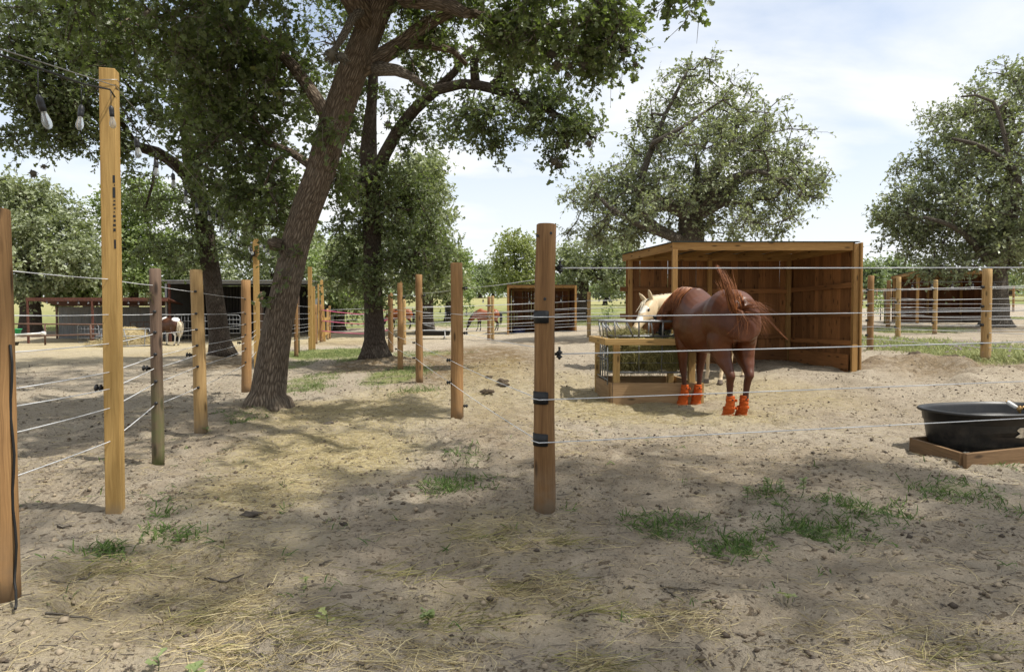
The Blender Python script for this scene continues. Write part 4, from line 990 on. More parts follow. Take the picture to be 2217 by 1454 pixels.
# left fence stamp marks, holes are insulators; black blobs clip the fifth strand
o2 = [o for o in C.objects if o.get('label', '').startswith('tall square yellow lumber post with')][0]
b, t, d = POST['L2']
fx = Vector((math.cos(.24), math.sin(.24), 0)); fn = Vector((math.sin(.24), -math.cos(.24), 0))
mb = MB()
zz0, zz1 = 1.16 + .42, 2.02
for (f0, f1, w0, sh) in [(0, .10, .012, 0), (.12, .14, .004, .003), (.16, .30, .014, 0), (.33, .35, .010, .002), (.38, .40, .013, .0), (.43, .45, .010, .003), (.48, .50, .006, .0), (.53, .56, .013, 0), (.59, .62, .011, .002), (.65, .68, .014, 0), (.71, .75, .012, 0), (.86, .98, .010, .002)]:
    za = zz1 - (zz1 - zz0) * f0; zb = zz1 - (zz1 - zz0) * f1
    p0 = lean_pt(b, t, za) + fn * (d / 2 + .0005) + fx * (.030 + sh); p1 = lean_pt(b, t, zb) + fn * (d / 2 + .0005) + fx * (.030 + sh)
    mb.beam(p0, p1, w0, .002, fn)
mb.build('stamp', M['black'], o2)
mb = MB(); mb.tube([b.lerp(t, .97) - fx * .052 + fn * .05, b.lerp(t, .972) + fn * .055, b.lerp(t, .974) + fx * .055 + fn * .05, b.lerp(t, .974) + fx * .055 - fn * .04], .0025, 5); mb.build('wire_wrap', M['wire'], o2)
for k, px_, py_ in (('L2', 222, 840), ('L3', 326, 797), ('L4', 416, 768), ('L5', 521, 742)):
    bb, tt, dd = POST[k]; o = [q for q in C.objects if q.name.startswith('fence_post') and (q.location - bb).length < .001][0]
    mb = MB(); p = W(px_, py_, bb.y); insulator(mb, Vector((lean_pt(bb, tt, p.z).x - dd * .5, bb.y - .01, p.z)), (-1, -.3, .1), .022, .06); mb.build('insulator', M['black'], o)
# twine knot on the old post
bb, tt, dd = POST['L3']; o = [q for q in C.objects if q.get('label', '').startswith('thin weathered dark')][0]
mb = MB()
for k in range(14):
    p = lean_pt(bb, tt, 1.37) + Vector((-.02, -.055, 0)); q = p + Vector(R.normal(size=3)) * .02 + Vector((0, -.01, -.02)); r_ = q + Vector((R.normal() * .02, -.005, -.05 * R.uniform(.3, 2.2)))
    mb.tube([p, q, r_], .0013, 3)
mb.build('twine_knot', M['hay'], o)

# central fence
cp = post('C1', 1178, 487, 4.17, .127, 'thick round corner post in the middle with three black rubber pads', 'pole_red', GC, top_px=1182, base=1103, sides=40)
post('C2', 990, 570, 7.84, .142, 'round post with cracked front, first behind the thick corner post', 'pole', GC, base=900, sides=28)
post('C3', 908, 595, 11.4, .12, 'round post standing second behind the thick corner post', 'pole', GC, base=823, sides=24)
post('C4', 867, 613, 13.8, .112, 'round post third behind the corner post, ahead of a thinner pale post', 'pole', GC, base=801)
post('C5', 846, 634, 20.3, .16, 'round brown post nearest the right side of the dark straight oak', 'pole', GC, base=760)
post('C6', 875.5, 648, 26, .125, 'pale round post peeping out right of the third fence post', 'pole_yellow', GC)
post('C7', 868.5, 608, 27, .06, 'thin tall yellow stick behind the third fence post, wire tied to its tip', 'lumber', GC, square=.2)
for k, hs_, sd in (('C2', [1.49], (1, -.2, 0)), ('C2', [.975], (1, -.2, 0)), ('C2', [.14], (1, -.2, 0)), ('C2', [1.20], (-1, -.3, 0)), ('C2', [.666], (-1, -.3, 0)), ('C2', [.41], (-1, -.3, 0)),
                   ('C3', [1.45, .97], (1, -.2, 0)), ('C3', [1.2, .666, .41], (-1, -.3, 0)), ('C4', [1.45], (1, -.2, 0)), ('C4', [1.2, .666, .41], (-1, -.3, 0)), ('C5', [1.2, .69, .42], (-1, -.3, 0)), ('C5', [1.4, .97], (1, -.2, 0)), ('C6', [1.4, .97], (-1, -.3, 0))):
    bb, tt, dd = POST[k]; o = [q for q in C.objects if q.name.startswith('fence_post') and (q.location - bb).length < .001][0]
    for h in hs_:
        sd_ = Vector(sd).normalized(); insulator(MB(), lean_pt(bb, tt, bb.z + h) + sd_ * dd * .46, sd_, .020, .06).build('insulator', M['black'], o)
# pads and knobs of the corner post
bb, tt, dd = POST['C1']
for py_ in (686, 862, 953):
    z = W(1180, py_, 4.10).z; c = lean_pt(bb, tt, z); mb = MB(); rr = dd / 2 * 1.0 + .004
    N = 14; a0, a1 = math.radians(-172), math.radians(-76); H = .077
    vs = []
    for layer, r2 in ((0, rr), (1, rr + .005)):
        for k in range(N + 1):
            a = a0 + (a1 - a0) * k / N
            e = 1 - .10 * max(0, (k - N + 1.5) / 1.5) if k > N - 2 else 1
            for s_ in (-1, 1): vs.append(c + Vector((math.cos(a) * r2, math.sin(a) * r2, s_ * H / 2 * e)))
    st = 2 * (N + 1); mb.v = vs
    for k in range(N):
        a = 2 * k
        mb.face([st + a, st + a + 2, st + a + 3, st + a + 1], [(0, 0)] * 4, .5, True); mb.face([a + 1, a + 3, a + 2, a], [(0, 0)] * 4, .5, True)
        mb.face([a, a + 2, st + a + 2, st + a], [(0, 0)] * 4, .5); mb.face([st + a + 1, st + a + 3, a + 3, a + 1], [(0, 0)] * 4, .5)
    mb.face([0, st, st + 1, 1], [(0, 0)] * 4, .5); e_ = 2 * N; mb.face([e_, e_ + 1, st + e_ + 1, st + e_], [(0, 0)] * 4, .5)
    mb.build('rubber_pad', M['pad'], cp)
for py_ in (580, 766):
    p = W(1203, py_, 4.17); p.x = lean_pt(bb, tt, p.z).x + dd / 2 - .004
    mb = MB(); insulator(mb, p, (1, 0, .0), .016, .035)
    q = p + Vector((.028, 0, -.034)); mb.lathe(q, [(.006, 0), (.008, .008), (.019, .014), (.019, .02), (.009, .026), (.009, .036), (.019, .042), (.019, .047), (.008, .054), (.006, .07), (.010, .073), (.004, .079)], 12)
    mb.build('insulator', M['black'], cp)
for (dx, z) in ((-.045, 1.70), (.035, 1.715), (-.0, 1.32)):
    mb = MB(); mb.lathe(bb + Vector((dx, -math.sqrt(max(0, (dd / 2) ** 2 - dx * dx)) + .004, z - .03)), [(.003, 0), (.010, .003), (.008, .006)], 8, (0, -1, 0)); mb.build('bolt_head', M['black'], cp)

# back fence posts
post('B1', 1058.5, 642, 27.9, .135, 'left one of a close pair of posts beside the grazing bay horse', 'pole', GB)
post('B2', 1066.5, 641, 27.4, .135, 'right one of a close pair of posts beside the grazing bay horse', 'pole_yellow', GB)
post('B3', 1275, 632, 26.4, .15, 'lone round post between the small far shelter and the hay feeder', 'pole_yellow', GB)
post('R1', 1884, 597, 16.2, .145, 'round post just right of the near shelter wall', 'pole', GB)
post('R2', 2135, 583, 13.06, .17, 'thick yellow post in front of the far right shelter, nearest of the right side posts', 'pole_yellow', GB)
post('R3', 1944, 600, 19.2, .135, 'yellow post at the left end of the far right shelter', 'pole_yellow', GB)
post('R4', 2024, 606, 22, .135, 'yellow post in front of the middle of the far right shelter', 'pole_yellow', GB)
post('R5', 1922.5, 607, 24.4, .14, 'greyish post between the near shelter and the far right shelter', 'pole', GB)
post('R6', 1915.5, 628, 30, .08, 'thin dark post behind the greyish post', 'pole_old', GB)
post('R7', 2179, 617, 38, .15, 'dark brown post beyond the right end of the far right shelter', 'pole_old', GB)
post('R8', 2193, 620, 44, .13, 'rusty post at the far right, behind a dark brown post', 'pole', GB)
for k in ('B1', 'B2', 'B3', 'R1', 'R2', 'R3', 'R4'):
    bb, tt, dd = POST[k]; o = [q for q in C.objects if q.name.startswith('fence_post') and (q.location - bb).length < .001][0]
    for h in ((1.42, 1.05, .7, .35) if k.startswith('R') else (1.4, .95)):
        sd_ = Vector((-1, -.4, 0)).normalized(); insulator(MB(), lean_pt(bb, tt, bb.z + h) + sd_ * dd * .45, sd_, .028, .075).build('insulator', M['black'], o)

# ------------------------------------------------------------------ strands
def strand(pts, label, r=.0027, mat='rope', group=None, sag=.012, name='fence_strand', cat='fence strand'):
    P = []
    for i in range(len(pts) - 1):
        a, c = pts[i], pts[i + 1]; L = (c - a).length; m = 6
        for k in range(m): 
            t = k / m; P.append(a.lerp(c, t) - Vector((0, 0, sag * L * .25 * 4 * t * (1 - t))))
    P.append(pts[-1])
    mb = MB(); mb.tube(P, r, 6 if r < .006 else 4)
    return tag(mb.build(name, M[mat], None, off=pts[0]), label, cat, group)
def at(key, z, dx=0, dy=0):
    b, t, d = POST[key]; p = lean_pt(b, t, b.z + z); return p + Vector((dx * d, dy * d, 0))
ORD = ['topmost', 'second', 'third', 'fourth', 'fifth', 'sixth', 'lowest']
yl = {'L1': [582, 682, 764, 846, 884, 944, 1042], 'L2': [605, 681, 743, 804, 840, 881, 952], 'L3': [618, 680, 723, 771, 797, 829, 876], 'L4': [632, 680, 713, 748, 768, 793, 838], 'L5': [645, 676, 702, 728, 742, 758, 789]}
for i in range(7):
    pts = []
    b0 = POST['L1'][0]
    p1 = W(15, yl['L1'][i], 2.79); pts.append(p1 + Vector((-.5, -1.4, .0)))
    for k in ('L1', 'L2', 'L3', 'L4', 'L5'):
        b, t, d = POST[k]; p = W(300, yl[k][i], b.y); c = lean_pt(b, t, p.z)
        pts.append(Vector((c.x, c.y - d * .5 - .002, p.z)))
    for k in ('L6', 'L8', 'L9'):
        pts.append(at(k, HL[i] - .0, 0, -.5))
    pts.append(at('L10', HL[i], 0, -.5))
    strand(pts, ORD[i] + ' white strand of the left paddock fence', group='strands of the left paddock fence')
hc = [(1.49, 1.43), (1.20, 1.183), (.97, .98), (.666, .687), (.41, .43)]
for i, (h2, h1) in enumerate(hc):
    side = .5 if i in (0, 2) else -.5
    pts = [at('C1', h1 + .0, side * .9, .2)] + [at(k, h2, side * 1.2, 0) for k in ('C2', 'C3', 'C4')] + [at('C5', h2, side, 0)]
    strand(pts, ['topmost', 'second', 'third', 'fourth', 'lowest'][i] + ' strand of the central fence, running back from the corner post', group='strands of the central pen fence')
d_ = Vector((3.42, .61, 0))
for i, (y0, y1) in enumerate([(580, 579), (686, 672), (766, 740), (862, 825), (953, 905)]):
    bb, tt, dd = POST['C1']
    z0 = W(1200, y0, 4.17).z; z1 = W(2217, y1, 4.77).z
    if i in (0, 2): a = Vector((bb.x + dd / 2 + .03, 4.17, z0))
    else: a = Vector((bb.x - .035, 4.17 - dd / 2 - .016, z0))
    far = W(2217, y1, 4.77); dirv = (far - a)
    pts = [a, far, a + dirv * 1.9]
    if i not in (0, 2): pts.insert(0, Vector((bb.x - dd / 2 - .014, 4.17 + .0, z0)))
    strand(pts, ['topmost', 'second', 'third', 'fourth', 'lowest'][i] + ' strand in front of the chestnut horse, stretched right from the corner post', r=.0034 if i not in (0, 2) else .0042, group='strands of the near pen fence', sag=.002)
# back strands
def back(kind, lab, spans, hs, r, grp):
    for i, h in enumerate(hs):
        pts = []
        for s in spans:
            if isinstance(s, str): pts.append(at(s, h, 0, -.52))
            else: 
                x, y = s; pts.append(Vector((x, y, gz(x, y) + h)))
        strand(pts, ORD[i if i < len(hs) - 1 else 6] + ' ' + lab, r=r, group=grp, sag=.008)
hb = [1.42, 1.10, .82, .55, .27]
back(0, 'strand of the back fence running through the lone round post', ['C6', 'B2', 'B3', (8.6, 25.2), (14, 23.2)], hb, .0075, 'strands of the back fence')
back(0, 'strand of the second back fence, ending at the left post of the pair', ['L14', (-5, 31.0), 'B1', (2.6, 28.6), (8, 28.4)], [1.40, 1.12, .90, .62, .36], .0075, 'strands of the second back fence')
back(0, 'strand from the post beside the near shelter to the thick yellow post', [(6.4, 16.6), 'R1', 'R2', (14.5, 10.6)], hb, .0050, 'strands of the right fence')
back(0, 'strand tied to the post left of the far right shelter', [(7.6, 21.5), 'R3', (13.5, 17.6), (17, 16.2)], hb, .0055, 'strands of the second right fence')
back(0, 'strand passing the post before the middle of the far right shelter', ['R5', 'R4', (17.5, 20.4), (22, 18.8)], hb, .0062, 'strands of the third right fence')
for i, (ya, ym, yb) in enumerate([(671, 680, 669), (694, 701, 692), (716, 722, 714)]):
    pts = [at('L11', W(700, ya, 28.5).z - POST['L11'][0].z, .5, -.3), W(778, ym, 26), W(842, yb, 21)]
    strand(pts, ['top', 'middle', 'lowest'][i] + ' pink rope across the sandy path', r=.018, mat='rope_pink', group='pink ropes closing the path', sag=.02, name='gate_rope', cat='rope')
strand([at('L9', 2.45, .5, 0), W(760, 615, 25), at('C7', 2.2, 0, 0)], 'thin wire strung overhead between two tall lumber posts behind the dark oak', r=.006, mat='wire', sag=.03, name='overhead_wire', cat='wire')

# small rail panel by the ropes
t_ = thing('rail_panel', 'small yellow two-rail wooden panel left of the pink ropes', 'fence', at('L11', 0))
for h in (.95, .30):
    mb = MB(); mb.beam(at('L11', h, .4, -.6), at('L14', h + .05, .2, -.6), .03, .13); mb.build('rail', M['lumber'], t_)

# ------------------------------------------------------------------ string of bulbs
def bulb(parent, top, tilt, s=1.0, cordlen=.05):
    d = (Vector((0, 0, -1)) + Vector(tilt)).normalized()
    h = top + Vector((0, 0, -1)) * cordlen
    mb = MB(); mb.tube([top, h], .0030 * s, 5); mb.lathe(h, [(.006 * s, -.004), (.010 * s, 0), (.0165 * s, .008), (.0175 * s, .022), (.0175 * s, .030), (.0165 * s, .034), (.0175 * s, .038), (.0165 * s, .058), (.012 * s, .060)], 14, d)
    so_ = mb.build('lamp', M['black'], parent)
    mb = MB(); mb.lathe(h, [(.0125 * s, .060), (.0145 * s, .070), (.0215 * s, .092), (.0228 * s, .103), (.0205 * s, .114), (.013 * s, .123), (.004 * s, .126)], 18, d)
    g = mb.build('glass_bulb', M['glass'], so_, off=parent.location)
    mb = MB(); mb.tube([h + d * .062, h + d * .085, h + d * .105], [.0040 * s, .003 * s, .002 * s], 6); mb.build('filament', M['amber'], so_, off=parent.location)
pts = [Vector((-2.35, .9, 2.75)), W(-40, 105, 2.35), W(82, 147, 2.66), W(180, 182, 3.3), W(238, 194, 3.98)]
marks = [(82, 150, 2.66, .10), (176, 183, 3.3, .10), (240, 196, 3.96, .09)]
bulbpx = [(295, 292), (338, 342), (374, 372), (402, 410), (425, 438), (451, 455), (469, 462), (481, 482), (500, 496), (516, 505), (545, 512)]
lp = W(238, 194, 3.98)
for k, (bx, by) in enumerate(bulbpx):
    Yb = 4.55 + .80 * k
    p = W(bx, by - 12 + k * .5, Yb); pts.append(p); marks.append((bx, by - 12 + k * .5, Yb, .06))
pts.append(W(556, 522, 13.1))
sl_ = thing('string_light', 'black string of clear bulbs from the tall stamped post to a second post', 'string light', lp)
mb = MB(); mb.tube(pts, .0048, 6); mb.build('cord', M['cord'], sl_)
for i, (bx, by, Yb, cl) in enumerate(marks):
    bulb(sl_, W(bx, by, Yb), (R.normal() * .10, R.normal() * .1, 0), .76 if i < 3 else .96, cl)
c0 = POST['L6'][1]
for k in range(4): bulb(sl_, c0 + Vector((R.normal() * .09 + .03, -.10, -.02 - .05 * k)), (R.normal() * .3, R.normal() * .3, 0), 1.25, .02)
mb = MB()
for k in range(6): mb.tube([c0 + Vector((-.10, -.06, -.3 - .03 * k)), c0 + Vector((0, -.075, -.33 + .02 * k)), c0 + Vector((.10, -.06, -.36 + .05 * k))], .006, 4)
mb.build('cord_wrap', M['cord'], sl_)
for k in range(3): bulb(sl_, W(572 + 9 * k, 528 + 9 * k, 13.6 + .9 * k), (0, 0, 0), 1.3, .03)
strand([Vector((-2.3, .8, 2.72)), W(0, 106, 2.6), W(249, 186, 4.05), W(490, 466, 11.2), W(552, 530, 13.0)], 'pale steel guy wire slanting above the bulb string', r=.0026, mat='wire', sag=.0, name='guy_wire', cat='wire')
# black cable on the edge post
b, t, d = POST['L1']
P = [Vector((b.x + d * .5 + .004 + .006 * math.sin(k * 1.3), b.y - d * .12, b.z + 1.05 - .075 * k)) for k in range(14)]
P += [b + Vector((d * .5 + .03, -.05, .05)), b + Vector((d * .5 + .06, -.09, .015)), b + Vector((d * .5 + .085, -.13, .012))]
tag(MB().tube(P, .0052, 7).build('cable', M['cord'], None, off=b), 'black cable stapled down the post at the left edge', 'cable')

def hang_bulbs(lab, pts_px, Y, s=1.6):
    p0 = W(pts_px[0][0], pts_px[0][1], Y); sl = thing('string_light', lab, 'string light', p0)
    P = [W(x, y, Y) for x, y in pts_px]; mb = MB(); mb.tube([P[0] - (P[1] - P[0]) * .6] + P + [P[-1] + (P[-1] - P[-2]) * .6], .006, 4); mb.build('cord', M['cord'], sl)
    for p in P: bulb(sl, p, (0, 0, 0), s, .06)
hang_bulbs('row of tiny bulbs hung before the small far shelter', [(1046, 645), (1111, 643), (1146, 645), (1215, 642), (1250, 638), (1285, 636), (1320, 636)], 26.2)
hang_bulbs('row of tiny bulbs hung before the far right shelter', [(1975, 612), (2018, 610), (2062, 610), (2106, 610), (2153, 610)], 18.6)
hang_bulbs('row of tiny bulbs under the red lean-to eave', [(101, 649), (125, 650), (147, 649), (170, 650), (191, 650), (214, 651), (278, 650), (300, 651), (321, 650)], 35.4, 2.0)
# ------------------------------------------------------------------ wooden shelters
def plank_wall(mb, a, b, z0a, z0b, z1a, z1b, w=.14, th=.02, gap=.005, nrm=(0, 1, 0), slits=.18):
    a = Vector(a); b = Vector(b); L = (b - a).xy.length; n = int(L / (w + gap)); d = (b - a) / L
    for k in range(n):
        g = gap + (random.uniform(.004, .011) if random.random() < slits else 0)
        c = a + d * ((k + .5) * L / n); t = (k + .5) / n
        wob = random.uniform(-.004, .004)
        mb.beam((c.x + nrm[0] * wob, c.y + nrm[1] * wob, z0a * (1 - t) + z0b * t + random.uniform(-.01, .01)), (c.x + nrm[0] * wob + random.uniform(-.003, .003), c.y + nrm[1] * wob, z1a * (1 - t) + z1b * t), L / n - g, th, nrm)

def shelter(label, FL, FR, BL, BR, zf, zb, plank, frame, left_wall=False, roof_th=.02, near=False, group=None):
    roof_th = .014
    FL, FR, BL, BR = [Vector(p) for p in (FL, FR, BL, BR)]
    for p in (FL, FR, BL, BR): p.z = gz(p.x, p.y)
    g0 = min(p.z for p in (FL, FR, BL, BR)) - .05
    root = thing('shelter', label, 'shelter', (FL + FR + BL + BR) / 4 * 1.0, 0, group)
    root.location.z = g0
    dX = (FR - FL).normalized(); dX.z = 0; dB = (BR - BL); dB.z = 0; dB.normalize(); dR = (BR - FR); dR.z = 0; dR.normalize(); dL = (BL - FL); dL.z = 0; dL.normalize()
    nB = Vector((-dB.y, dB.x, 0))       # pointing away from the viewer
    nR = Vector((dR.y, -dR.x, 0)); nL = Vector((-dL.y, dL.x, 0))
    mb = MB(); plank_wall(mb, BL + nB * .06 - dB * .03, BR + nB * .06 + dB * .08, g0, g0, zb - .02, zb - .02, nrm=tuple(nB), slits=.10, gap=.002); mb.build('back_wall', plank, root)
    mb = MB(); plank_wall(mb, FR + nR * .055 + dR * .06, BR + nR * .055 + dR * .05, g0, g0, zf - .03, zb - .03, nrm=tuple(nR), slits=.08, gap=.002); mb.build('side_wall', plank, root)
    if left_wall:
        mb = MB(); plank_wall(mb, FL + nL * .055 + dL * .06, BL + nL * .055, g0, g0, zf - .03, zb - .03, nrm=tuple(nL), gap=.002, slits=.1); mb.build('side_wall', plank, root)
    P = .09
    for (p, zt, c) in ((FL, zf, 'l'), (FR, zf, 'r'), (BL + dB * .05, zb, 'bl'), (BR - dB * .05, zb, 'br'), (BL.lerp(BR, .5), zb, 'bm')):
        mb = MB(); mb.beam((p.x, p.y, g0), (p.x, p.y, zt - (.13 if c != 'r' else .02)), P, P, tuple(dX)); mb.build('post', frame, root, bevel=.004)
    # rails
    for z in (.62, 1.14, 1.66):
        for (a, b) in ((BL, BL.lerp(BR, .5)), (BL.lerp(BR, .5), BR)):
            dz = random.uniform(-.05, .05); ex = -.16 if a is BL and near and z > 1 else .05
            mb = MB(); mb.beam(Vector((a.x, a.y, g0 + .03 + z + dz)) + dB * ex - nB * .0, Vector((b.x, b.y, g0 + .03 + z + dz)) - dB * .05, .038, .09); mb.build('rail', frame if False else plank, root)
        mb = MB(); mb.beam(Vector((FR.x, FR.y, g0 + .02 + z)) + dR * .06, Vector((BR.x, BR.y, g0 + z)) - dR * .05, .038, .09); mb.build('rail', plank, root)
    # skirting boards inside
    mb = MB(); mb.beam(Vector((BL.x, BL.y, g0 + .30)) + dB * .1 - nB * .07, Vector((BR.x, BR.y, g0 + .30)) - dB * .1 - nB * .07, .035, .27); mb.beam(Vector((BL.x, BL.y, g0 + .02)) + dB * .1 - nB * .07, Vector((BR.x, BR.y, g0 + .02)) - dB * .1 - nB * .07, .035, .26)
    mb.beam(Vector((FR.x, FR.y, g0 + .30)) + dR * .08 - nR * .07, Vector((BR.x, BR.y, g0 + .30)) - dR * .12 - nR * .07, .035, .27); mb.beam(Vector((FR.x, FR.y, g0 + .02)) + dR * .08 - nR * .07, Vector((BR.x, BR.y, g0 + .02)) - dR * .12 - nR * .07, .035, .26)
    mb.build('skirting', plank, root)
    # header beams, rafters, roof sheet
    H = .14
    mb = MB(); mb.beam(Vector((FL.x, FL.y, zf - H / 2)) - dX * .045, Vector((FR.x, FR.y, zf - H / 2)) - dX * .05, .04, H); mb.build('header_beam', frame, root)
    mb = MB(); mb.beam(Vector((FL.x, FL.y, zf - H / 2)) + dL * .03, Vector((BL.x, BL.y, zb - H / 2)) + dL * .25, .04, H); mb.build('side_beam', frame, root)
    mb = MB(); mb.beam(Vector((FR.x, FR.y, zf - H / 2)) + dR * .05, Vector((BR.x, BR.y, zb - H / 2)) - dR * .05, .04, H); mb.build('side_beam', frame, root)
    mb = MB(); mb.beam(Vector((BL.x, BL.y, zb - H * .55)), Vector((BR.x, BR.y, zb - H * .55)), .038, H); mb.build('back_beam', frame, root)
    for k in range(1, 6):
        t = k / 6; a = FL.lerp(FR, t); b = BL.lerp(BR, t); mb = MB(); mb.beam((a.x, a.y + .03, zf - .05), (b.x, b.y - .02, zb - .05), .038, .085); mb.build('rafter', frame, root)
    mb = MB(); ov = .05
    c = [FL - dX * ov - dL * .05, FR + dX * ov - dR * .05, BR + dB * ov + dR * .25, BL - dB * ov + dL * .25]; zz = [zf, zf, zb, zb]
    vs = [Vector((p.x, p.y, z + .004)) for p, z in zip(c, zz)] + [Vector((p.x, p.y, z + .004 + roof_th)) for p, z in zip(c, zz)]
    mb.v = vs
    for f in ([3, 2, 1, 0], [4, 5, 6, 7], [0, 1, 5, 4], [1, 2, 6, 5], [2, 3, 7, 6], [3, 0, 4, 7]): mb.face(f, [(0, 0)] * 4, .5)
    mb.build('roof', M['shingle'], root)
    return root, (FL, FR, BL, BR, g0, nR, dR, dX)

sh, (FL_, FR_, BL_, BR_, g0_, nR_, dR_, dX_) = shelter('open-fronted stained plank shelter right behind the chestnut horse', (2.90, 12.2, 0), (6.12, 12.2, 0), (2.42, 14.3, 0), (5.85, 14.35, 0), 2.475, 2.46, M['plank'], M['frame_wood'], near=True)
mb = MB(); mb.beam(Vector((FR_.x + .075, FR_.y - .02, g0_ + .0)), Vector((FR_.x + .075, FR_.y - .02, 2.47)), .04, .135, (0, 1, 0)); mb.build('corner_board', M['frame_wood'], sh, bevel=.012)
mb = MB(); mb.beam(Vector((FR_.x - .02, FR_.y - .062, g0_ - .02)), Vector((FR_.x - .02, FR_.y - .062, g0_ + .62)), .10, .03, (0, 1, 0)); mb.build('corner_board', M['frame_wood'], sh, bevel=.004)
shelter('small open plank shelter far behind the corner post, bay horse grazing beside it', (-.18, 32, 0), (2.98, 32, 0), (.0, 34.4, 0), (2.9, 34.4, 0), gz(1.4, 32) + 2.22, gz(1.4, 32) + 2.17, M['plank_far'], M['frame_wood'], left_wall=True)
shelter('far right plank shelter under the hanging limbs of the spreading oak', (17.8, 30, 0), (21.5, 30, 0), (18.3, 32.8, 0), (21.6, 32.8, 0), gz(19.5, 30) + 2.28, gz(19.5, 30) + 2.2, M['plank_far'], M['frame_wood'])
bx = on_ground(1123, 32.6); mb = MB(); mb.lathe(bx, [(.26, 0), (.30, .05), (.34, .22), (.35, .235), (.31, .235), (.26, .08)], 18); tag(mb.build('feed_tub', M['blue'], None, off=bx), 'dark blue feed tub on the floor of the small far shelter', 'tub')

# ------------------------------------------------------------------ hay feeder
fz = gz(1.9, 9.5)
A = Vector((1.345, 9.28, 0)); B = Vector((2.55, 9.28, 0)); D_ = Vector((1.27, 10.35, 0)); E = Vector((2.47, 10.35, 0))
fd = thing('hay_feeder', 'wooden hay feeder with grey tube rack, under the noses of two horses', 'hay feeder', (1.9, 9.8, fz))
def fp(p, z): return Vector((p.x, p.y, fz + z))
ex = Vector((1, 0, 0))
for (a, b, e, nm) in ((A, B, .0, 'base_board'), (D_, E, 0, 'base_board'), (A + Vector((-.002, .035, 0)), D_ + Vector((0, -.03, 0)), 0, 'base_board'), (B + Vector((.0, .035, 0)), E + Vector((0, -.03, 0)), 0, 'base_board')):
    mb = MB(); mb.beam(fp(a, .13), fp(b, .13), .038, .31, ext=e); mb.build(nm, M['feeder_board'], fd, bevel=.004)
mb = MB(); mb.beam(fp(B + Vector((.035, -.01, 0)), -.03), fp(B + Vector((.035, -.01, 0)), .28), .045, .04, (0, 1, 0)); mb.build('corner_block', M['feeder_wood'], fd)
mb = MB(); mb.beam(fp(A + Vector((.02, -.024, 0)), -.02), fp(A + Vector((.02, -.024, 0)), .285), .004, .008, (0, 1, 0)); mb.build('seam', M['black'], fd)
ins = .085
for p in (A + Vector((ins, ins - .03, 0)), B + Vector((-ins, ins, 0)), D_ + Vector((ins - .06, -ins, 0)), E + Vector((-ins, -ins, 0))):
    mb = MB(); mb.beam(fp(p, .0), fp(p, .805), .088, .088, (0, 1, 0)); mb.build('post', M['feeder_wood'], fd, bevel=.005)
o_ = .05
T4 = [A + Vector((-o_, -o_, 0)), B + Vector((o_, -o_, 0)), E + Vector((o_, o_, 0)), D_ + Vector((-o_, o_, 0))]
for k in range(4):
    a, b = T4[k], T4[(k + 1) % 4]; e = .044 if k % 2 == 0 else -.044
    mb = MB(); mb.beam(fp(a, .845), fp(b, .845), .088, .088, ext=e); mb.build('top_rail', M['feeder_wood'], fd, bevel=.005)
def rring(x0, x1, y0, y1, z, r, n=5):
    P = []
    for (cx, cy, a0) in ((x1 - r, y0 + r, -90), (x1 - r, y1 - r, 0), (x0 + r, y1 - r, 90), (x0 + r, y0 + r, 180)):
        for k in range(n + 1):
            a = math.radians(a0 + 90 * k / n); P.append(Vector((cx + r * math.cos(a), cy + r * math.sin(a), z)))
    P.append(P[0].copy()); return P
x0, x1, y0, y1 = 1.30, 2.50, 9.33, 10.32
mb = MB()
mb.tube(rring(x0, x1, y0, y1, fz + 1.12, .16), .017, 8); mb.tube(rring(x0 + .10, x1 - .12, y0 + .10, y1 - .12, fz + .915, .15), .014, 8); mb.tube(rring(x0 + .05, x1 - .05, y0 + .05, y1 - .05, fz + .42, .12), .013, 8)
mb.build('rack_ring', M['galv'], fd)
mb = MB()
for (a, b, m) in (((x0, y0), (x1, y0), 7), ((x0, y1), (x1, y1), 7), ((x0, y0), (x0, y1), 5), ((x1, y0), (x1, y1), 5)):
    for k in range(m):
        t = (k + .6) / (m + .2); x = a[0] + (b[0] - a[0]) * t; y = a[1] + (b[1] - a[1]) * t
        cx, cy = (x0 + x1) / 2, (y0 + y1) / 2; sl = .16 if k % 2 else .03
        q = (x + (cx - x) * sl + (.05 if k % 2 else 0), y + (cy - y) * sl)
        mb.tube([(x, y, fz + 1.115), (q[0], q[1], fz + .905)], .012, 7)
        if k % 2 == 0: mb.tube([(q[0], q[1], fz + .90), (x + (cx - x) * .08, y + (cy - y) * .08, fz + .42)], .0065, 5)
for zz in (.55, .70):
    mb.tube(rring(x0 + .05, x1 - .05, y0 + .06, y1 - .05, fz + zz, .12), .0055, 5)
mb.build('rack_bar', M['galv'], fd)
mb = MB()
for k in range(4):
    mb.tube([(1.31, 9.36 + .25 * k, fz + .25), (1.31, 9.36 + .25 * k, fz + .80)], .009, 5)
for zz in (.32, .60): mb.tube([(1.31, 9.34, fz + zz), (1.28, 10.3, fz + zz)], .009, 5)
mb.build('side_panel', M['grey_metal'], fd)

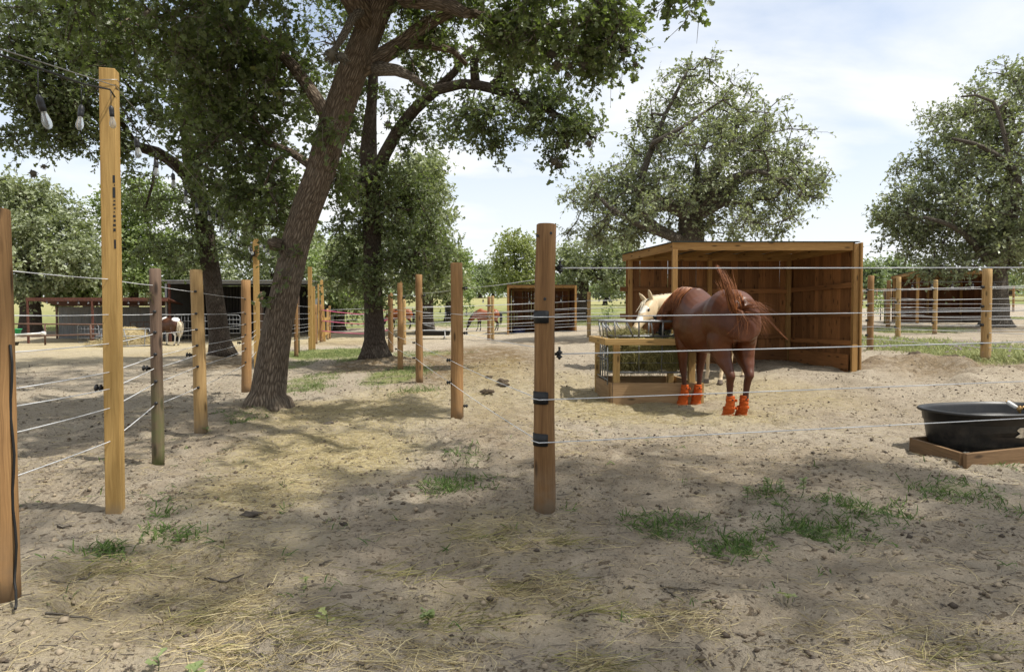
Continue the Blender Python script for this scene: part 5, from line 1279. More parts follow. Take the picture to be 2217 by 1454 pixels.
# hay inside: a lumpy core and loose stalks
hay = MB(); N = 40
secs = []
for k in range(25):
    t = k / 24; x = 1.40 + t * 1.0; w = .42 * (1 - abs(2 * t - 1) ** 5 * .5)
    secs.append((Vector((x, 9.80, fz + .70 + .03 * math.sin(k * 1.3))), Vector((0, 1, 0)), UP, w, .19 + .03 * math.sin(k * .9), .17 + .05 * math.sin(k * 2.1)))
hay.loft(secs, 22, 2.8)
ho = hay.build('hay', M['hay_core'], None, off=(1.9, 9.8, fz)); tag(ho, 'loose hay heaped inside the wooden feeder', 'hay')
def stalks(name, mat, P, D, L, rad, parent=None, off=(0, 0, 0), bend=.15, label=None, kind=None):
    P = np.asarray(P); n = len(P); D = D / np.linalg.norm(D, axis=1, keepdims=True)
    s = np.cross(D, rand_dirs(n)); s /= np.linalg.norm(s, axis=1, keepdims=True); t = np.cross(D, s)
    mid = P + D * L[:, None] * .5 + s * (L * bend * R.uniform(-1, 1, n))[:, None]; end = P + D * L[:, None]
    tri = np.array([[0, 1], [.87, -.5], [-.87, -.5]]); rings = []
    for Q, rr in ((P, rad), (mid, rad), (end, rad * .6)):
        rings.append(Q[:, None, :] + (rr[:, None, None] if hasattr(rr, 'shape') else rr) * (tri[None, :, 0, None] * s[:, None] + tri[None, :, 1, None] * t[:, None]))
    V = np.concatenate(rings, 1).reshape(-1, 3); f = []
    for a in (0, 3):
        for k in range(3): f.append([a + k, a + (k + 1) % 3, a + 3 + (k + 1) % 3, a + 3 + k])
    f = np.array(f).ravel(); loops = (np.arange(n)[:, None] * 9 + f[None]).ravel()
    return mesh_np(name, V, loops, np.arange(n * 6) * 4, np.full(n * 6, 4), mat, parent, off, {'lv': np.repeat(R.uniform(0, 1, n), 9)})
n = 8500
a = R.uniform(0, 2 * PI, n); xx = R.uniform(1.38, 2.44, n)
P = np.stack([xx, 9.80 + .40 * np.cos(a) * R.uniform(.85, 1.08, n), fz + .69 + .21 * np.sin(a) * R.uniform(.8, 1.1, n)], 1)
D = rand_dirs(n) * .8 + np.stack([np.zeros(n), np.cos(a) * .3, -np.full(n, .55)], 1)
stalks('loose_stalks', M['hay'], P, D, R.uniform(.06, .20, n), R.uniform(.0014, .0032, n), ho, ho.location)
n = 1500; P = np.stack([1.62 + R.normal(size=n) * .12, 9.72 + R.normal(size=n) * .14, fz + .93 + np.abs(R.normal(size=n)) * .03 ], 1)
stalks('loose_stalks', M['hay'], P, rand_dirs(n) * [1, 1, .4], R.uniform(.05, .14, n), R.uniform(.0012, .0025, n), ho, ho.location)

# ------------------------------------------------------------------ water tank in its timber surround
tz = gz(4.3, 6.2)
kA = Vector((3.67, 5.50, tz)); du = Vector((.935, .355, 0)); kB = Vector((3.655, 6.22, tz)); kC = kA + du * 2.0; kD = kB + du * 2.0
tb = thing('timber_surround', 'low brown plank surround with pale gravel around the black water tank', 'planter frame', kA)
for (a, b) in ((kA, kC), (kB, kD), (kA + Vector((-.005, .03, 0)), kB - Vector((0, .03, 0))), (kC, kD)):
    mb = MB(); mb.beam(a + UP * .035, b + UP * .035, .036, .15); mb.build('board', M['box_board'], tb, bevel=.003)
n = 700
gp = [kA + (kB - kA) * R.uniform(.03, .97) + du * R.uniform(.03, 1.9) + UP * .045 for _ in range(n)]
mb = MB()
for p in gp:
    r = random.uniform(.008, .022); mb.lathe(p, [(r * .5, -r * .4), (r, 0), (r * .8, r * .4), (r * .2, r * .6)], 5)
tag(mb.build('gravel', M['gravel'], None, off=kA), 'pale gravel filling the timber surround', 'gravel', kind='stuff')
tc_ = Vector((4.36, 6.16, tz + .02)); ang = math.radians(14)
def oval(hl, hw, z, n=44, e=2.6):
    out = []
    for k in range(n):
        a = 2 * PI * k / n; ca, sa = math.cos(a), math.sin(a); x = math.copysign(abs(ca) ** (2 / e), ca) * hl; y = math.copysign(abs(sa) ** (2 / e), sa) * hw
        out.append(tc_ + Vector((x * math.cos(ang) - y * math.sin(ang), x * math.sin(ang) + y * math.cos(ang), z)))
    return out
mb = MB(); prof = [(.55, .285, 0), (.575, .31, .012), (.592, .328, .16), (.606, .342, .166), (.618, .352, .265), (.630, .364, .271), (.640, .374, .348), (.668, .402, .350), (.676, .41, .362), (.668, .402, .374), (.645, .379, .375), (.632, .366, .34), (.60, .33, .10), (.55, .29, .03)]
nn = 44
for pr in prof: mb.v += oval(*pr, n=nn)
for i in range(len(prof) - 1):
    for k in range(nn):
        k2 = (k + 1) % nn; mb.face([i * nn + k, i * nn + k2, (i + 1) * nn + k2, (i + 1) * nn + k], [(0, 0)] * 4, .5, True)
mb.face(list(range(nn))[::-1], [(0, 0)] * nn, .5); mb.face([(len(prof) - 1) * nn + k for k in range(nn)], [(0, 0)] * nn, .5)
tank = mb.build('water_tank', M['tub'], None, off=tc_); tag(tank, 'black oval plastic water tank at the right edge with a torn label', 'water tank')
mb = MB(); mb.v = oval(.618, .350, .26); mb.face(list(range(44)), [(0, 0)] * 44, .5, True); w_ = mb.build('water', M['water'], None, off=tc_); tag(w_, kind='structure')
# torn label on the flank
def flank(u, z): 
    hl, hw = (.618 + (z - .265) * .12, .352 + (z - .265) * .1) if z < .268 else (.632, .366)
    return oval(hl + .004, hw + .004, z, 360)[u]
mb = MB(); us = list(range(262, 292, 3)); rows = []
for j, z in enumerate((.165, .20, .225, .25)):
    rows.append([flank(u + (random.randint(-2, 2) if u in (us[0], us[-1]) else 0), z + random.uniform(-.004, .004)) for u in us])
for r_ in rows: mb.v += r_
for j in range(3):
    for k in range(len(us) - 1): mb.face([j * len(us) + k, j * len(us) + k + 1, (j + 1) * len(us) + k + 1, (j + 1) * len(us) + k], [(0, 0)] * 4, .5)
lb = mb.build('label', M['label'], tank); so2 = lb.modifiers.new('thick', 'SOLIDIFY'); so2.thickness = .002; so2.offset = 1
vp = W(2196, 882, 6.02); vp.z = tz + .02 + .38
vv = thing('float_valve', 'white float valve with brass fittings on the tank rim', 'valve', vp)
mb = MB(); a = W(2180, 869, 6.1); b = W(2202, 883, 6.05); mb.tube([a, a.lerp(b, .1), a.lerp(b, .9), b], [.013, .019, .019, .012], 12); mb.build('float', M['white'], vv)
mb = MB(); mb.tube([a - (b - a) * .12, a], [.006, .010], 8); mb.tube([b, b + (b - a) * .35], [.013, .015], 8); mb.tube([W(2203, 889, 6.03), W(2219, 880, 6.0)], .013, 8); mb.tube([W(2208, 878, 6.02), W(2208, 894, 6.02)], .011, 8); mb.build('fitting', M['brass'], vv)
mb = MB(); mb.tube([W(2213, 883, 6.01), W(2240, 879, 6.0)], .016, 10); mb.build('hose', M['black'], vv)

# ------------------------------------------------------------------ far feed trough on legs
p = on_ground(936, 29); tr = thing('feed_trough', 'long black feed trough on pale legs, standing in the sunny pen behind the fence posts', 'trough', p)
x0_, x1_ = -.72, .74; mb = MB(); N = 10; secs_ = [(x0_, .8), (x0_ + .05, 1), (x1_ - .05, 1), (x1_, .8)]
for (x, s_) in secs_:
    for layer in (1.0, .9):
        for k in range(N + 1):
            a = PI + PI * k / N; mb.v.append(p + Vector((x, .24 * layer * math.cos(a) * (.85 + .15 * s_), .34 + .20 * layer * s_ * math.sin(a))))
st = N + 1
for i in range(3):
    for k in range(N):
        for l_ in (0, 1):
            b0 = (i * 2 + l_) * st; b1 = ((i + 1) * 2 + l_) * st; f = [b0 + k, b0 + k + 1, b1 + k + 1, b1 + k]
            mb.face(f if l_ == 0 else f[::-1], [(0, 0)] * 4, .5, True)
for i in (0, 3):
    mb.face([i * 2 * st + k for k in range(N + 1)], [(0, 0)] * (N + 1), .5); mb.face([(i * 2 + 1) * st + k for k in range(N + 1)], [(0, 0)] * (N + 1), .5)
mb.build('basin', M['black'], tr)
mb = MB(); mb.tube([p + Vector((x0_ - .08, -.25, .35)), p + Vector((x1_ + .10, -.25, .35))], .014, 6); mb.tube([p + Vector((x0_ - .08, .25, .35)), p + Vector((x1_ + .1, .25, .35))], .014, 6); mb.build('rim', M['grey_metal'], tr)
for sx in (-.5, .56):
    mb = MB(); mb.tube([p + Vector((sx, -.24, .34)), p + Vector((sx, -.24, -.02))], .02, 6); mb.build('leg', M['white'], tr)
    mb = MB(); mb.tube([p + Vector((sx - .02, .24, .34)), p + Vector((sx - .10, .2, -.02))], .02, 6); mb.build('leg', M['grey_metal'], tr)

# ------------------------------------------------------------------ left: lean-to, barn, rails, gates, hay ring
p = on_ground(190, 36); lt = thing('lean_to', 'open lean-to with a rusty red roof and a corrugated metal back wall', 'shed', p); gz0 = p.z - .1
ax0, ax1 = W(42, 0, 36).x, W(352, 0, 36).x; bx0, bx1 = W(112, 0, 40).x, W(352, 0, 39).x
zt = W(0, 648, 36).z; zbk = W(0, 664, 40).z
mb = MB(); mb.beam((ax0, 36, zt), (ax1, 36, zt), .08, .17); mb.build('eave_beam', M['rust'], lt)
mb = MB(); c = [(ax0, 36.05, zt + .05), (ax1, 36.05, zt + .05), (bx1 + .4, 40.3, zbk + .05), (bx0 - .1, 40.3, zbk + .05)]; mb.v = [Vector(q) for q in c] + [Vector(q) + UP * .05 for q in c]
for f in ([3, 2, 1, 0], [4, 5, 6, 7], [0, 1, 5, 4], [1, 2, 6, 5], [2, 3, 7, 6], [3, 0, 4, 7]): mb.face(f, [(0, 0)] * 4, .5)
mb.build('roof', M['rust'], lt)
def corrugated(mb, a, b, z0, z1, pitch=.09, amp=.018):
    a = Vector(a); b = Vector(b); L = (b - a).length; n = int(L / pitch * 4); d = (b - a) / L; nn_ = Vector((-d.y, d.x, 0)); b0 = len(mb.v)
    for k in range(n + 1):
        q = a + d * (L * k / n) + nn_ * amp * (0, 1, 0, -1)[k % 4]; mb.v += [Vector((q.x, q.y, z0)), Vector((q.x, q.y, z1)), Vector((q.x, q.y, z0)) + nn_ * .004, Vector((q.x, q.y, z1)) + nn_ * .004]
    for k in range(n):
        i = b0 + 4 * k; mb.face([i, i + 4, i + 5, i + 1], [(0, 0)] * 4, .5); mb.face([i + 3, i + 7, i + 6, i + 2], [(0, 0)] * 4, .5)
mb = MB(); corrugated(mb, (bx0, 40, 0), (bx1, 40, 0), gz0, zbk); mb.build('back_wall', M['sheet'], lt)
for x_ in (W(45, 0, 36).x, W(187, 0, 36).x, W(323, 0, 36).x):
    mb = MB(); mb.beam((x_, 36.0, gz0), (x_, 36.0, zt - .085), .085, .085, (0, 1, 0)); mb.build('post', M['rust'], lt)
mb = MB(); mb.beam((bx0 - .06, 39.95, gz0), (bx0 - .06, 39.95, zbk), .09, .09, (0, 1, 0)); mb.build('post', M['brown_pipe'], lt)

p = on_ground(450, 39); bn = thing('barn', 'dark open corrugated metal barn behind the left oak and yellow posts', 'barn', p); g_ = p.z - .15
x0b, x1b = W(354, 0, 38).x, W(662, 0, 38).x; ztb = W(0, 610, 38).z
mb = MB(); corrugated(mb, (x0b, 44, 0), (x1b, 44, 0), g_, ztb, .2, .03); mb.build('back_wall', M['sheet_shaded'], bn)
mb = MB(); corrugated(mb, (x0b, 38, 0), (x0b, 43.9, 0), g_, ztb, .2, .03); mb.build('side_wall', M['sheet_shaded'], bn)
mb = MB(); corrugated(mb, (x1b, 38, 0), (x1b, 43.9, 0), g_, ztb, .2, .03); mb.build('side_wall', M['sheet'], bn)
mb = MB(); mb.beam(((x0b + x1b) / 2, 37.6, ztb + .06), ((x0b + x1b) / 2, 44.3, ztb + .06), x1b - x0b + .5, .06); mb.build('roof', M['sheet'], bn)
mb = MB(); mb.beam((x0b, 37.9, ztb - .05), (x1b, 37.9, ztb - .05), .05, .12); mb.build('eave_beam', M['grey_metal'], bn)
for xq, mt in ((x0b - .05, 'galv'), (x0b + .12, 'rust'), (W(520, 0, 38).x, 'brown_pipe')):
    mb = MB(); mb.beam((xq, 37.9, g_), (xq, 37.9, ztb - .1), .11, .11, (0, 1, 0)); mb.build('post', M[mt], bn)

def panel(label, xa, xb, Y, ytop, ybot, mat, rails=5, wires=0, name='metal_gate', cat='gate', uprights=(0, .33, .66, 1), r=.022):
    a = W(xa, ytop, Y); b = W(xb, ybot, Y); t = thing(name, label, cat, (a.x, Y, gz(a.x, Y)))
    mb = MB(); mb.tube([(a.x, Y, b.z), (a.x, Y, a.z - .08), (a.x + .08, Y, a.z), (b.x - .08, Y, a.z), (b.x, Y, a.z - .08), (b.x, Y, b.z), (a.x, Y, b.z)], r, 7); mb.build('frame', M[mat], t)
    for k in range(1, rails): mb = MB(); z = b.z + (a.z - b.z) * k / rails; mb.tube([(a.x, Y, z), (b.x, Y, z)], r * .7, 5); mb.build('rail', M[mat], t)
    if wires:
        mb = MB()
        for k in range(1, wires): x = a.x + (b.x - a.x) * k / wires; mb.tube([(x, Y, b.z), (x, Y, a.z)], r * .35, 4)
        mb.build('mesh_wire', M[mat], t)
    for u in uprights[:0 if wires else None]: mb = MB(); x = a.x + (b.x - a.x) * u; mb.tube([(x, Y, gz(x, Y)), (x, Y, a.z)], r * .8, 5); mb.build('leg', M[mat], t)
    return t
panel('grey mesh gate across the barn front, behind the pinto horse', 378, 452, 37.2, 680, 741, 'galv', 4, 10)
panel('grey mesh gate across the barn front, right of the left oak trunk', 452, 520, 37.2, 682, 721, 'galv', 4, 9)
panel('galvanised gate panel standing before the lean-to wall', 168, 214, 34.8, 703, 741, 'galv', 4, 6)
panel('brown metal panel in the dark end of the lean-to', 282, 326, 37.5, 697, 735, 'brown_pipe', 4)
# pipe rail fence
p = on_ground(20, 34); pf = thing('pipe_fence', 'rusty two-rail pipe fence in front of the lean-to', 'fence', p)
for (ya, yb) in ((701, 702), (727, 724)):
    mb = MB(); mb.tube([W(-160, ya, 34), W(60, ya, 34), W(196, yb, 34.4), W(235, yb, 34.5)], .04, 7); mb.build('rail', M['brown_pipe'], pf)
for (x_, yt) in ((97, 702), (196, 703), (-30, 702), (-150, 702)):
    q = on_ground(x_, 34.1); mb = MB(); mb.tube([q - UP * .05, Vector((q.x, q.y, W(0, yt, 34.1).z))], .045, 7); mb.build('post', M['brown_pipe'], pf)
a = W(31, 725, 33.6); b = W(94, 721, 33.6); wp = thing('white_pipe', 'white pipe feeder with capped ends hung on the rusty rail', 'pipe', a)
mb = MB(); mb.tube([a, b], .05, 8); mb.build('tube', M['white'], wp)
for q in (a, b): mb = MB(); mb.tube([q - Vector((.09, 0, 0)), q + Vector((.09, 0, 0))], .085, 9); mb.build('end_cap', M['white'], wp)
q = W(38, 722, 33.3); mb = MB(); mb.lathe(q, [(.13, 0), (.17, .20), (.20, .21), (.20, .24), (.16, .24), (.12, .03)], 14); g1 = mb.build('feed_bucket', M['green'], None, off=q); tag(g1, 'bright green bucket hung on the rusty rail', 'bucket')
q = on_ground(27, 33.0); mb = MB(); mb.lathe(q, [(.20, 0), (.27, .16), (.28, .17), (.25, .17), (.2, .03)], 14); tag(mb.build('feed_tub', M['black'], None, off=q), 'black rubber tub on the ground below the green bucket', 'tub')
# hay ring with round bale
p = on_ground(272, 32.5); hb_ = MB(); secs = []
for k in range(9):
    z = .95 * k / 8; r = .98 * max(.12, 1 - (k / 8) ** 2.2) ** .5 * (1 + .05 * math.sin(k * 2.2)); secs.append((p + Vector((.1, 0, z)), Vector((1, 0, 0)), Vector((0, 1, 0)), r * (1.25 if k < 2 else 1), r, r))
hb_.loft(secs, 22); bale = hb_.build('hay_bale', M['straw'], None, off=p); tag(bale, 'round hay bale slumping inside a tubular ring, behind the tall stamped post', 'hay bale')
n = 1800; a = R.uniform(0, 2 * PI, n); z = R.uniform(0, 1.0, n) ** 1.4; rr = 1.0 * np.sqrt(np.clip(1 - z ** 2.2, .02, 1)) + R.normal(size=n) * .04
stalks('loose_stalks', M['straw'], np.stack([p.x + .1 + np.cos(a) * rr, p.y + np.sin(a) * rr, p.z + z * .98], 1), rand_dirs(n) * [1, 1, .5] + [0, 0, -.4], R.uniform(.1, .3, n), R.uniform(.004, .009, n), bale, bale.location)
q = on_ground(232, 31.6); hp = MB(); secs = []
for k in range(5):
    z = .34 * k / 4; r = 1.05 * (1 - (k / 4) ** 1.6 * .75); secs.append((q + Vector((0, 0, z - .02)), Vector((1, 0, 0)), Vector((0, 1, 0)), r, r * .6, r * .6))
hp.loft(secs, 18); pile = hp.build('hay_pile', M['straw'], None, off=q); tag(pile, 'low heap of pale hay left of the round bale', 'hay')
n = 1200; a = R.uniform(0, 2 * PI, n); z = R.uniform(0, 1, n); rr = 1.05 * (1 - z ** 1.6 * .75)
stalks('loose_stalks', M['straw'], np.stack([q.x + np.cos(a) * rr, q.y + np.sin(a) * rr * .6, q.z + z * .35], 1), rand_dirs(n) * [1, 1, .4], R.uniform(.1, .3, n), R.uniform(.004, .009, n), pile, pile.location)
rg = thing('hay_ring', 'silvery tubular hay ring around the slumped round bale', 'hay feeder', p)
mb = MB(); rad = 1.28
for z, rd in ((.10, 1.3), (.55, 1.30), (.86, 1.12)):
    mb.tube([p + Vector((.1 + rd * math.cos(2 * PI * k / 20), rd * math.sin(2 * PI * k / 20), z)) for k in range(21)], .028, 6)
mb.build('ring', M['galv'], rg)
for k in range(12):
    a = 2 * PI * k / 12; a2 = a + .16 * (1 if k % 2 else -1)
    mb = MB(); mb.tube([p + Vector((.1 + 1.3 * math.cos(a), 1.3 * math.sin(a), 0)), p + Vector((.1 + 1.12 * math.cos(a2), 1.12 * math.sin(a2), .86))], .022, 5); mb.build('bar', M['galv'], rg)
# far pipe fences at the right, field fence at the middle
for (lab, xa, xb, Y, yt, hts) in (('pale pipe rail fence far beyond the gap right of the near shelter', 1868, 1945, 62, 626, (0, .45, .9)), ('pale rail fence in the sunny gap at the far right edge', 2172, 2290, 66, 628, (0, .5, 1.0)), ('thin wire field fence behind the pink ropes', 715, 1000, 47, 668, (0, .3, .6, .9))):
    a = W(xa, yt, Y); b = W(xb, yt, Y); t = thing('field_fence', lab, 'fence', (a.x, Y, gz(a.x, Y)))
    thin = 'wire' in lab
    for h in hts: mb = MB(); mb.tube([a - UP * h, b - UP * h], .012 if thin else .045, 5); mb.build('rail', M['wire' if thin else 'box_board'], t)
    k = 0
    for u in np.linspace(0, 1, 9 if thin else 6):
        x = a.x + (b.x - a.x) * u; mb = MB(); mb.tube([(x, Y, gz(x, Y) - .1), (x, Y, a.z + .08)], .03 if thin else .06, 5); mb.build('post', M['galv' if thin else 'box_board'], t)
# ------------------------------------------------------------------ horses
def bake(o, voxel, smooth, it):
    m = o.modifiers.new('r', 'REMESH'); m.mode = 'VOXEL'; m.voxel_size = voxel
    m2 = o.modifiers.new('s', 'SMOOTH'); m2.factor = smooth; m2.iterations = it
    bpy.context.view_layer.update()
    dg = bpy.context.evaluated_depsgraph_get(); me = bpy.data.meshes.new_from_object(o.evaluated_get(dg))
    o.modifiers.clear(); old = o.data; mats = [m for m in old.materials]; o.data = me
    if not me.materials:
        for q in mats: me.materials.append(q)
    me.polygons.foreach_set('use_smooth', [True] * len(me.polygons))

def frame_chain(P, side_hint=None):
    fr = []
    for i, p in enumerate(P):
        t = (P[min(i + 1, len(P) - 1)] - P[max(i - 1, 0)]).normalized()
        s = side_hint if side_hint is not None else UP.cross(t)
        if s.length < 1e-3: s = Vector((0, 1, 0))
        s = (s - t * s.dot(t)).normalized(); fr.append((t, s, t.cross(s)))
    return fr

def interp(P, r, m):
    """catmull-rom refine of points with radii tuples"""
    Q, S = [], []
    for i in range(len(P) - 1):
        p0, p1, p2, p3 = P[max(i - 1, 0)], P[i], P[i + 1], P[min(i + 2, len(P) - 1)]
        for k in range(m):
            t = k / m; Q.append(.5 * ((2 * p1) + (p2 - p0) * t + (2 * p0 - 5 * p1 + 4 * p2 - p3) * t * t + (3 * p1 - p0 - 3 * p2 + p3) * t ** 3))
            f = t * t * (3 - 2 * t); S.append(tuple(a * (1 - f) + b * f for a, b in zip(r[i], r[i + 1])))
    Q.append(P[-1]); S.append(r[-1]); return Q, S

def horse(name_label, loc, heading, s, coatmat, neck, head, voxel=.016, legdx=(0, 0, 0, 0), mane=None, mane_n=160, mane_len=.28, mane_side=1, forelock=True, narrow=.0, hw=1.0, tail='down', tailmat=None, tail_n=140, ear_back=0.0):
    """local axes: x forward, y to the horse's left; hooves on z = 0"""
    t = thing('horse', name_label, 'horse', loc, heading)
    V3 = lambda x, y, z: Vector((x * s, y * s, z * s))
    mb = MB()
    prof = [(.76, 1.06, .10, .13, .12), (.70, 1.07, .17, .21, .20), (.58, 1.09, .215, .33, .29), (.44, 1.11, .240, .40, .345), (.30, 1.11, .255, .42, .365), (.14, 1.08, .280, .36, .355), (-.05, 1.06, .300, .325, .335), (-.20, 1.07, .302, .325, .325), (-.38, 1.11, .262, .345, .275), (-.54, 1.15, .292, .352, .26), (-.68, 1.14, .297, .345, .235), (-.80, 1.10, .262, .31, .20), (-.89, 1.07, .21, .23, .16), (-.94, 1.02, .10, .10, .12)]
    secs = [(V3(x, 0, z), Vector((0, 1, 0)), UP, w * s, a * s, b * s) for (x, z, w, a, b) in prof]
    mb.loft(secs, 28, 2.25)
    # legs
    fl = [(.50, .13, 1.02, .17, .09), (.44, .145, .84, .115, .085), (.44, .145, .70, .083, .065), (.45, .14, .56, .060, .050), (.46, .135, .475, .052, .047), (.45, .133, .42, .040, .036), (.45, .13, .30, .033, .029), (.455, .13, .215, .038, .034), (.47, .13, .19, .041, .037), (.50, .13, .115, .034, .033), (.515, .13, .075, .045, .043), (.535, .13, .0, .062, .055)]
    hl = [(-.66, .12, 1.10, .21, .12), (-.61, .15, .92, .205, .125), (-.62, .152, .80, .172, .112), (-.69, .15, .68, .120, .090), (-.775, .142, .585, .078, .060), (-.825, .135, .515, .062, .048), (-.80, .132, .45, .050, .040), (-.785, .13, .32, .037, .032), (-.78, .13, .225, .040, .035), (-.765, .13, .195, .043, .038), (-.735, .13, .115, .036, .034), (-.72, .13, .075, .046, .044), (-.70, .13, .0, .063, .056)]
    hooves = []
    for k, (L, sg) in enumerate(((fl, 1), (fl, -1), (hl, 1), (hl, -1))):
        P = []; r = []
        for (x, y, z, a, b) in L:
            f = max(0, 1 - z / 1.0); P.append(V3(x + legdx[k] * f, sg * (y - narrow * f), z)); r.append((a * s, b * s))
        P, r = interp(P, r, 3)
        for (p, (a, b)) in zip(P, r): pass
        mb.loft([(p, Vector((1, 0, 0)), Vector((0, 1, 0)), a, b, b) for p, (a, b) in zip(P, r)], 16, 2.1)
        hooves.append(P[-1])
    # buttock and stifle fullness
    for sg in (1, -1):
        mb.loft([(V3(-.74 + .02 * math.sin(a), sg * .125, 1.02 + .17 * math.cos(a)), Vector((1, 0, 0)), Vector((0, 1, 0)), max(.004, .165 * math.sin(a)) * s, max(.004, .118 * math.sin(a)) * s, max(.004, .118 * math.sin(a)) * s) for a in [PI * k / 8 for k in range(9)]][::-1], 16)
    # neck
    NP = [V3(*q[:3]) for q in neck]; NR = [(q[3] * s, q[4] * s) for q in neck]
    NP, NR = interp(NP, NR, 5); fr = frame_chain(NP)
    mb.loft([(p, f[1], f[2], b, a, a) for p, f, (a, b) in zip(NP, fr, NR)], 22, 2.1)
    # head
    poll, muz = V3(*head[0]), V3(*head[1]); hd = muz - poll; HLen = hd.length; hd.normalize()
    fr0 = fr[-1]; sd = UP.cross(hd); 
    if len(head) > 2: sd = Vector(head[2])
    sd = (sd - hd * sd.dot(hd)).normalized(); hu = hd.cross(sd)
    if hu.z < 0: hu = -hu; sd = -sd
    hs = [(-.10, .05, .05, .05), (-.04, .085, .07, .105), (.08, .092, .085, .15), (.22, .095, .088, .165), (.36, .088, .075, .14), (.50, .074, .062, .098), (.64, .060, .050, .072), (.78, .055, .043, .060), (.90, .060, .042, .062), (.98, .050, .034, .052), (1.03, .022, .015, .025)]
    kk = HLen / .60 * hw
    mb.loft([(poll + hd * (u * HLen), sd, hu, w * kk, a * kk, b * kk) for (u, w, a, b) in hs], 20, 2.2)
    for sg in (1, -1):                                               # brow bone, ears
        c = poll + hd * (.30 * HLen) + sd * (sg * .072 * kk) + hu * .035 * kk
        mb.loft([(c + hd * (.07 * kk * math.cos(a)), sd, hu, max(.002, .028 * math.sin(a)) * kk, max(.002, .026 * math.sin(a)) * kk, max(.002, .026 * math.sin(a)) * kk) for a in [PI * k / 6 for k in range(7)]], 10)
        e0 = poll + hd * (.02 * HLen) + sd * (sg * .055 * kk) + hu * (.05 * kk)
        ed = (hu * 1.0 - hd * (.25 + ear_back) + sd * sg * .22).normalized()
        mb.loft([(e0 + ed * (L_ * kk), sd, hd, w * kk, d_ * kk, d_ * kk) for (L_, w, d_) in ((-.02, .028, .028), (.03, .034, .030), (.08, .036, .024), (.12, .026, .016), (.155, .010, .008), (.165, .003, .003))], 10)
    body = mb.build('body', coatmat, None); body.parent = t; body.location = (0, 0, 0)
    bake(body, voxel * s, .5, 5)
    def part(m, nm, mat): o = m.build(nm, mat, None); o.parent = t; o.location = (0, 0, 0); return o
    for sg in (1, -1):
        c = poll + hd * (.335 * HLen) + sd * (sg * .079 * kk) + hu * .025 * kk; e = MB(); r = .026 * kk
        e.loft([(c + hd * (r * 1.25 * math.cos(a)), sd, hu, max(.001, r * .8 * math.sin(a)), max(.001, r * math.sin(a)), max(.001, r * math.sin(a))) for a in [PI * k / 8 for k in range(9)]], 12); part(e, 'eye', M['eye'])
        c = poll + hd * (.935 * HLen) + sd * (sg * .047 * kk) + hu * .008 * kk; e = MB(); r = .017 * kk
        e.loft([(c + hd * (r * 1.3 * math.cos(a)), sd, hu, max(.001, r * .7 * math.sin(a)), max(.001, r * math.sin(a)), max(.001, r * math.sin(a))) for a in [PI * k / 8 for k in range(9)]], 10); part(e, 'nostril', M['nostril'])
    # mane along the crest
    if mane:
        m = MB(); K = len(NP)
        for k in range(mane_n):
            u = random.uniform(.12, 1.0) * (K - 1); i = int(min(K - 2, u)); f = u - i
            p = NP[i].lerp(NP[i + 1], f); up_ = fr[i][2]; sd_ = fr[i][1] * mane_side; a = NR[i][0] * (1 - f) + NR[i + 1][0] * f; b = NR[i][1]
            if up_.z < 0 and abs(up_.z) > .3: up_ = -up_
            r0 = p + up_ * (a * .93) + sd_ * random.uniform(-.015, .02)
            L_ = mane_len * s * random.uniform(.6, 1.15); j = fr[i][0] * random.uniform(-.10, .16) * L_
            m.tube([r0, r0 + up_ * .02 * s + sd_ * .035 * s, r0 + sd_ * (b * .85 + .02 * s) - UP * L_ * .35 + j * .5, r0 + sd_ * (b * 1.05 + .015 * s + random.uniform(0, .03) * s) - UP * L_ * .8 + j], [.007 * s, .009 * s, .007 * s, .001 * s], 3, caps=False)
        if forelock:
            for k in range(26):
                r0 = poll + hu * .075 * kk + sd * random.uniform(-.04, .04); q = poll + hd * random.uniform(.28, .5) * HLen + hu * (.10 * kk) + sd * random.uniform(-.075, .075)
                m.tube([r0, r0.lerp(q, .5) + hu * .03, q], [.007 * s, .006 * s, .001 * s], 3, caps=False)
        part(m, 'mane', mane)
    if tail == 'down':
        m = MB()
        for k in range(tail_n):
            o = Vector((random.gauss(0, .012), random.gauss(0, .022), 0)) * s; r0 = V3(-.925, 0, 1.27) + o; e = random.uniform(.42, 1.0)
            sp = Vector((random.gauss(0, .035), random.gauss(0, .05), 0)) * s
            pts = [r0, r0 + V3(-.07, 0, -.05) + o, r0 + V3(-.11, 0, -.32 * e) + o * 1.5 + sp * .6, r0 + V3(-.09, 0, -.65 * e) + o * 1.6 + sp, r0 + V3(-.05, 0, -.90 * e) + sp * .8]
            m.tube(pts, [.010 * s, .012 * s, .010 * s, .008 * s, .001], 3, caps=False)
        part(m, 'tail', tailmat or mane)
    return t, dict(poll=poll, muz=muz, hd=hd, sd=sd, hu=hu, hooves=hooves, kk=kk, part=part, HLen=HLen)

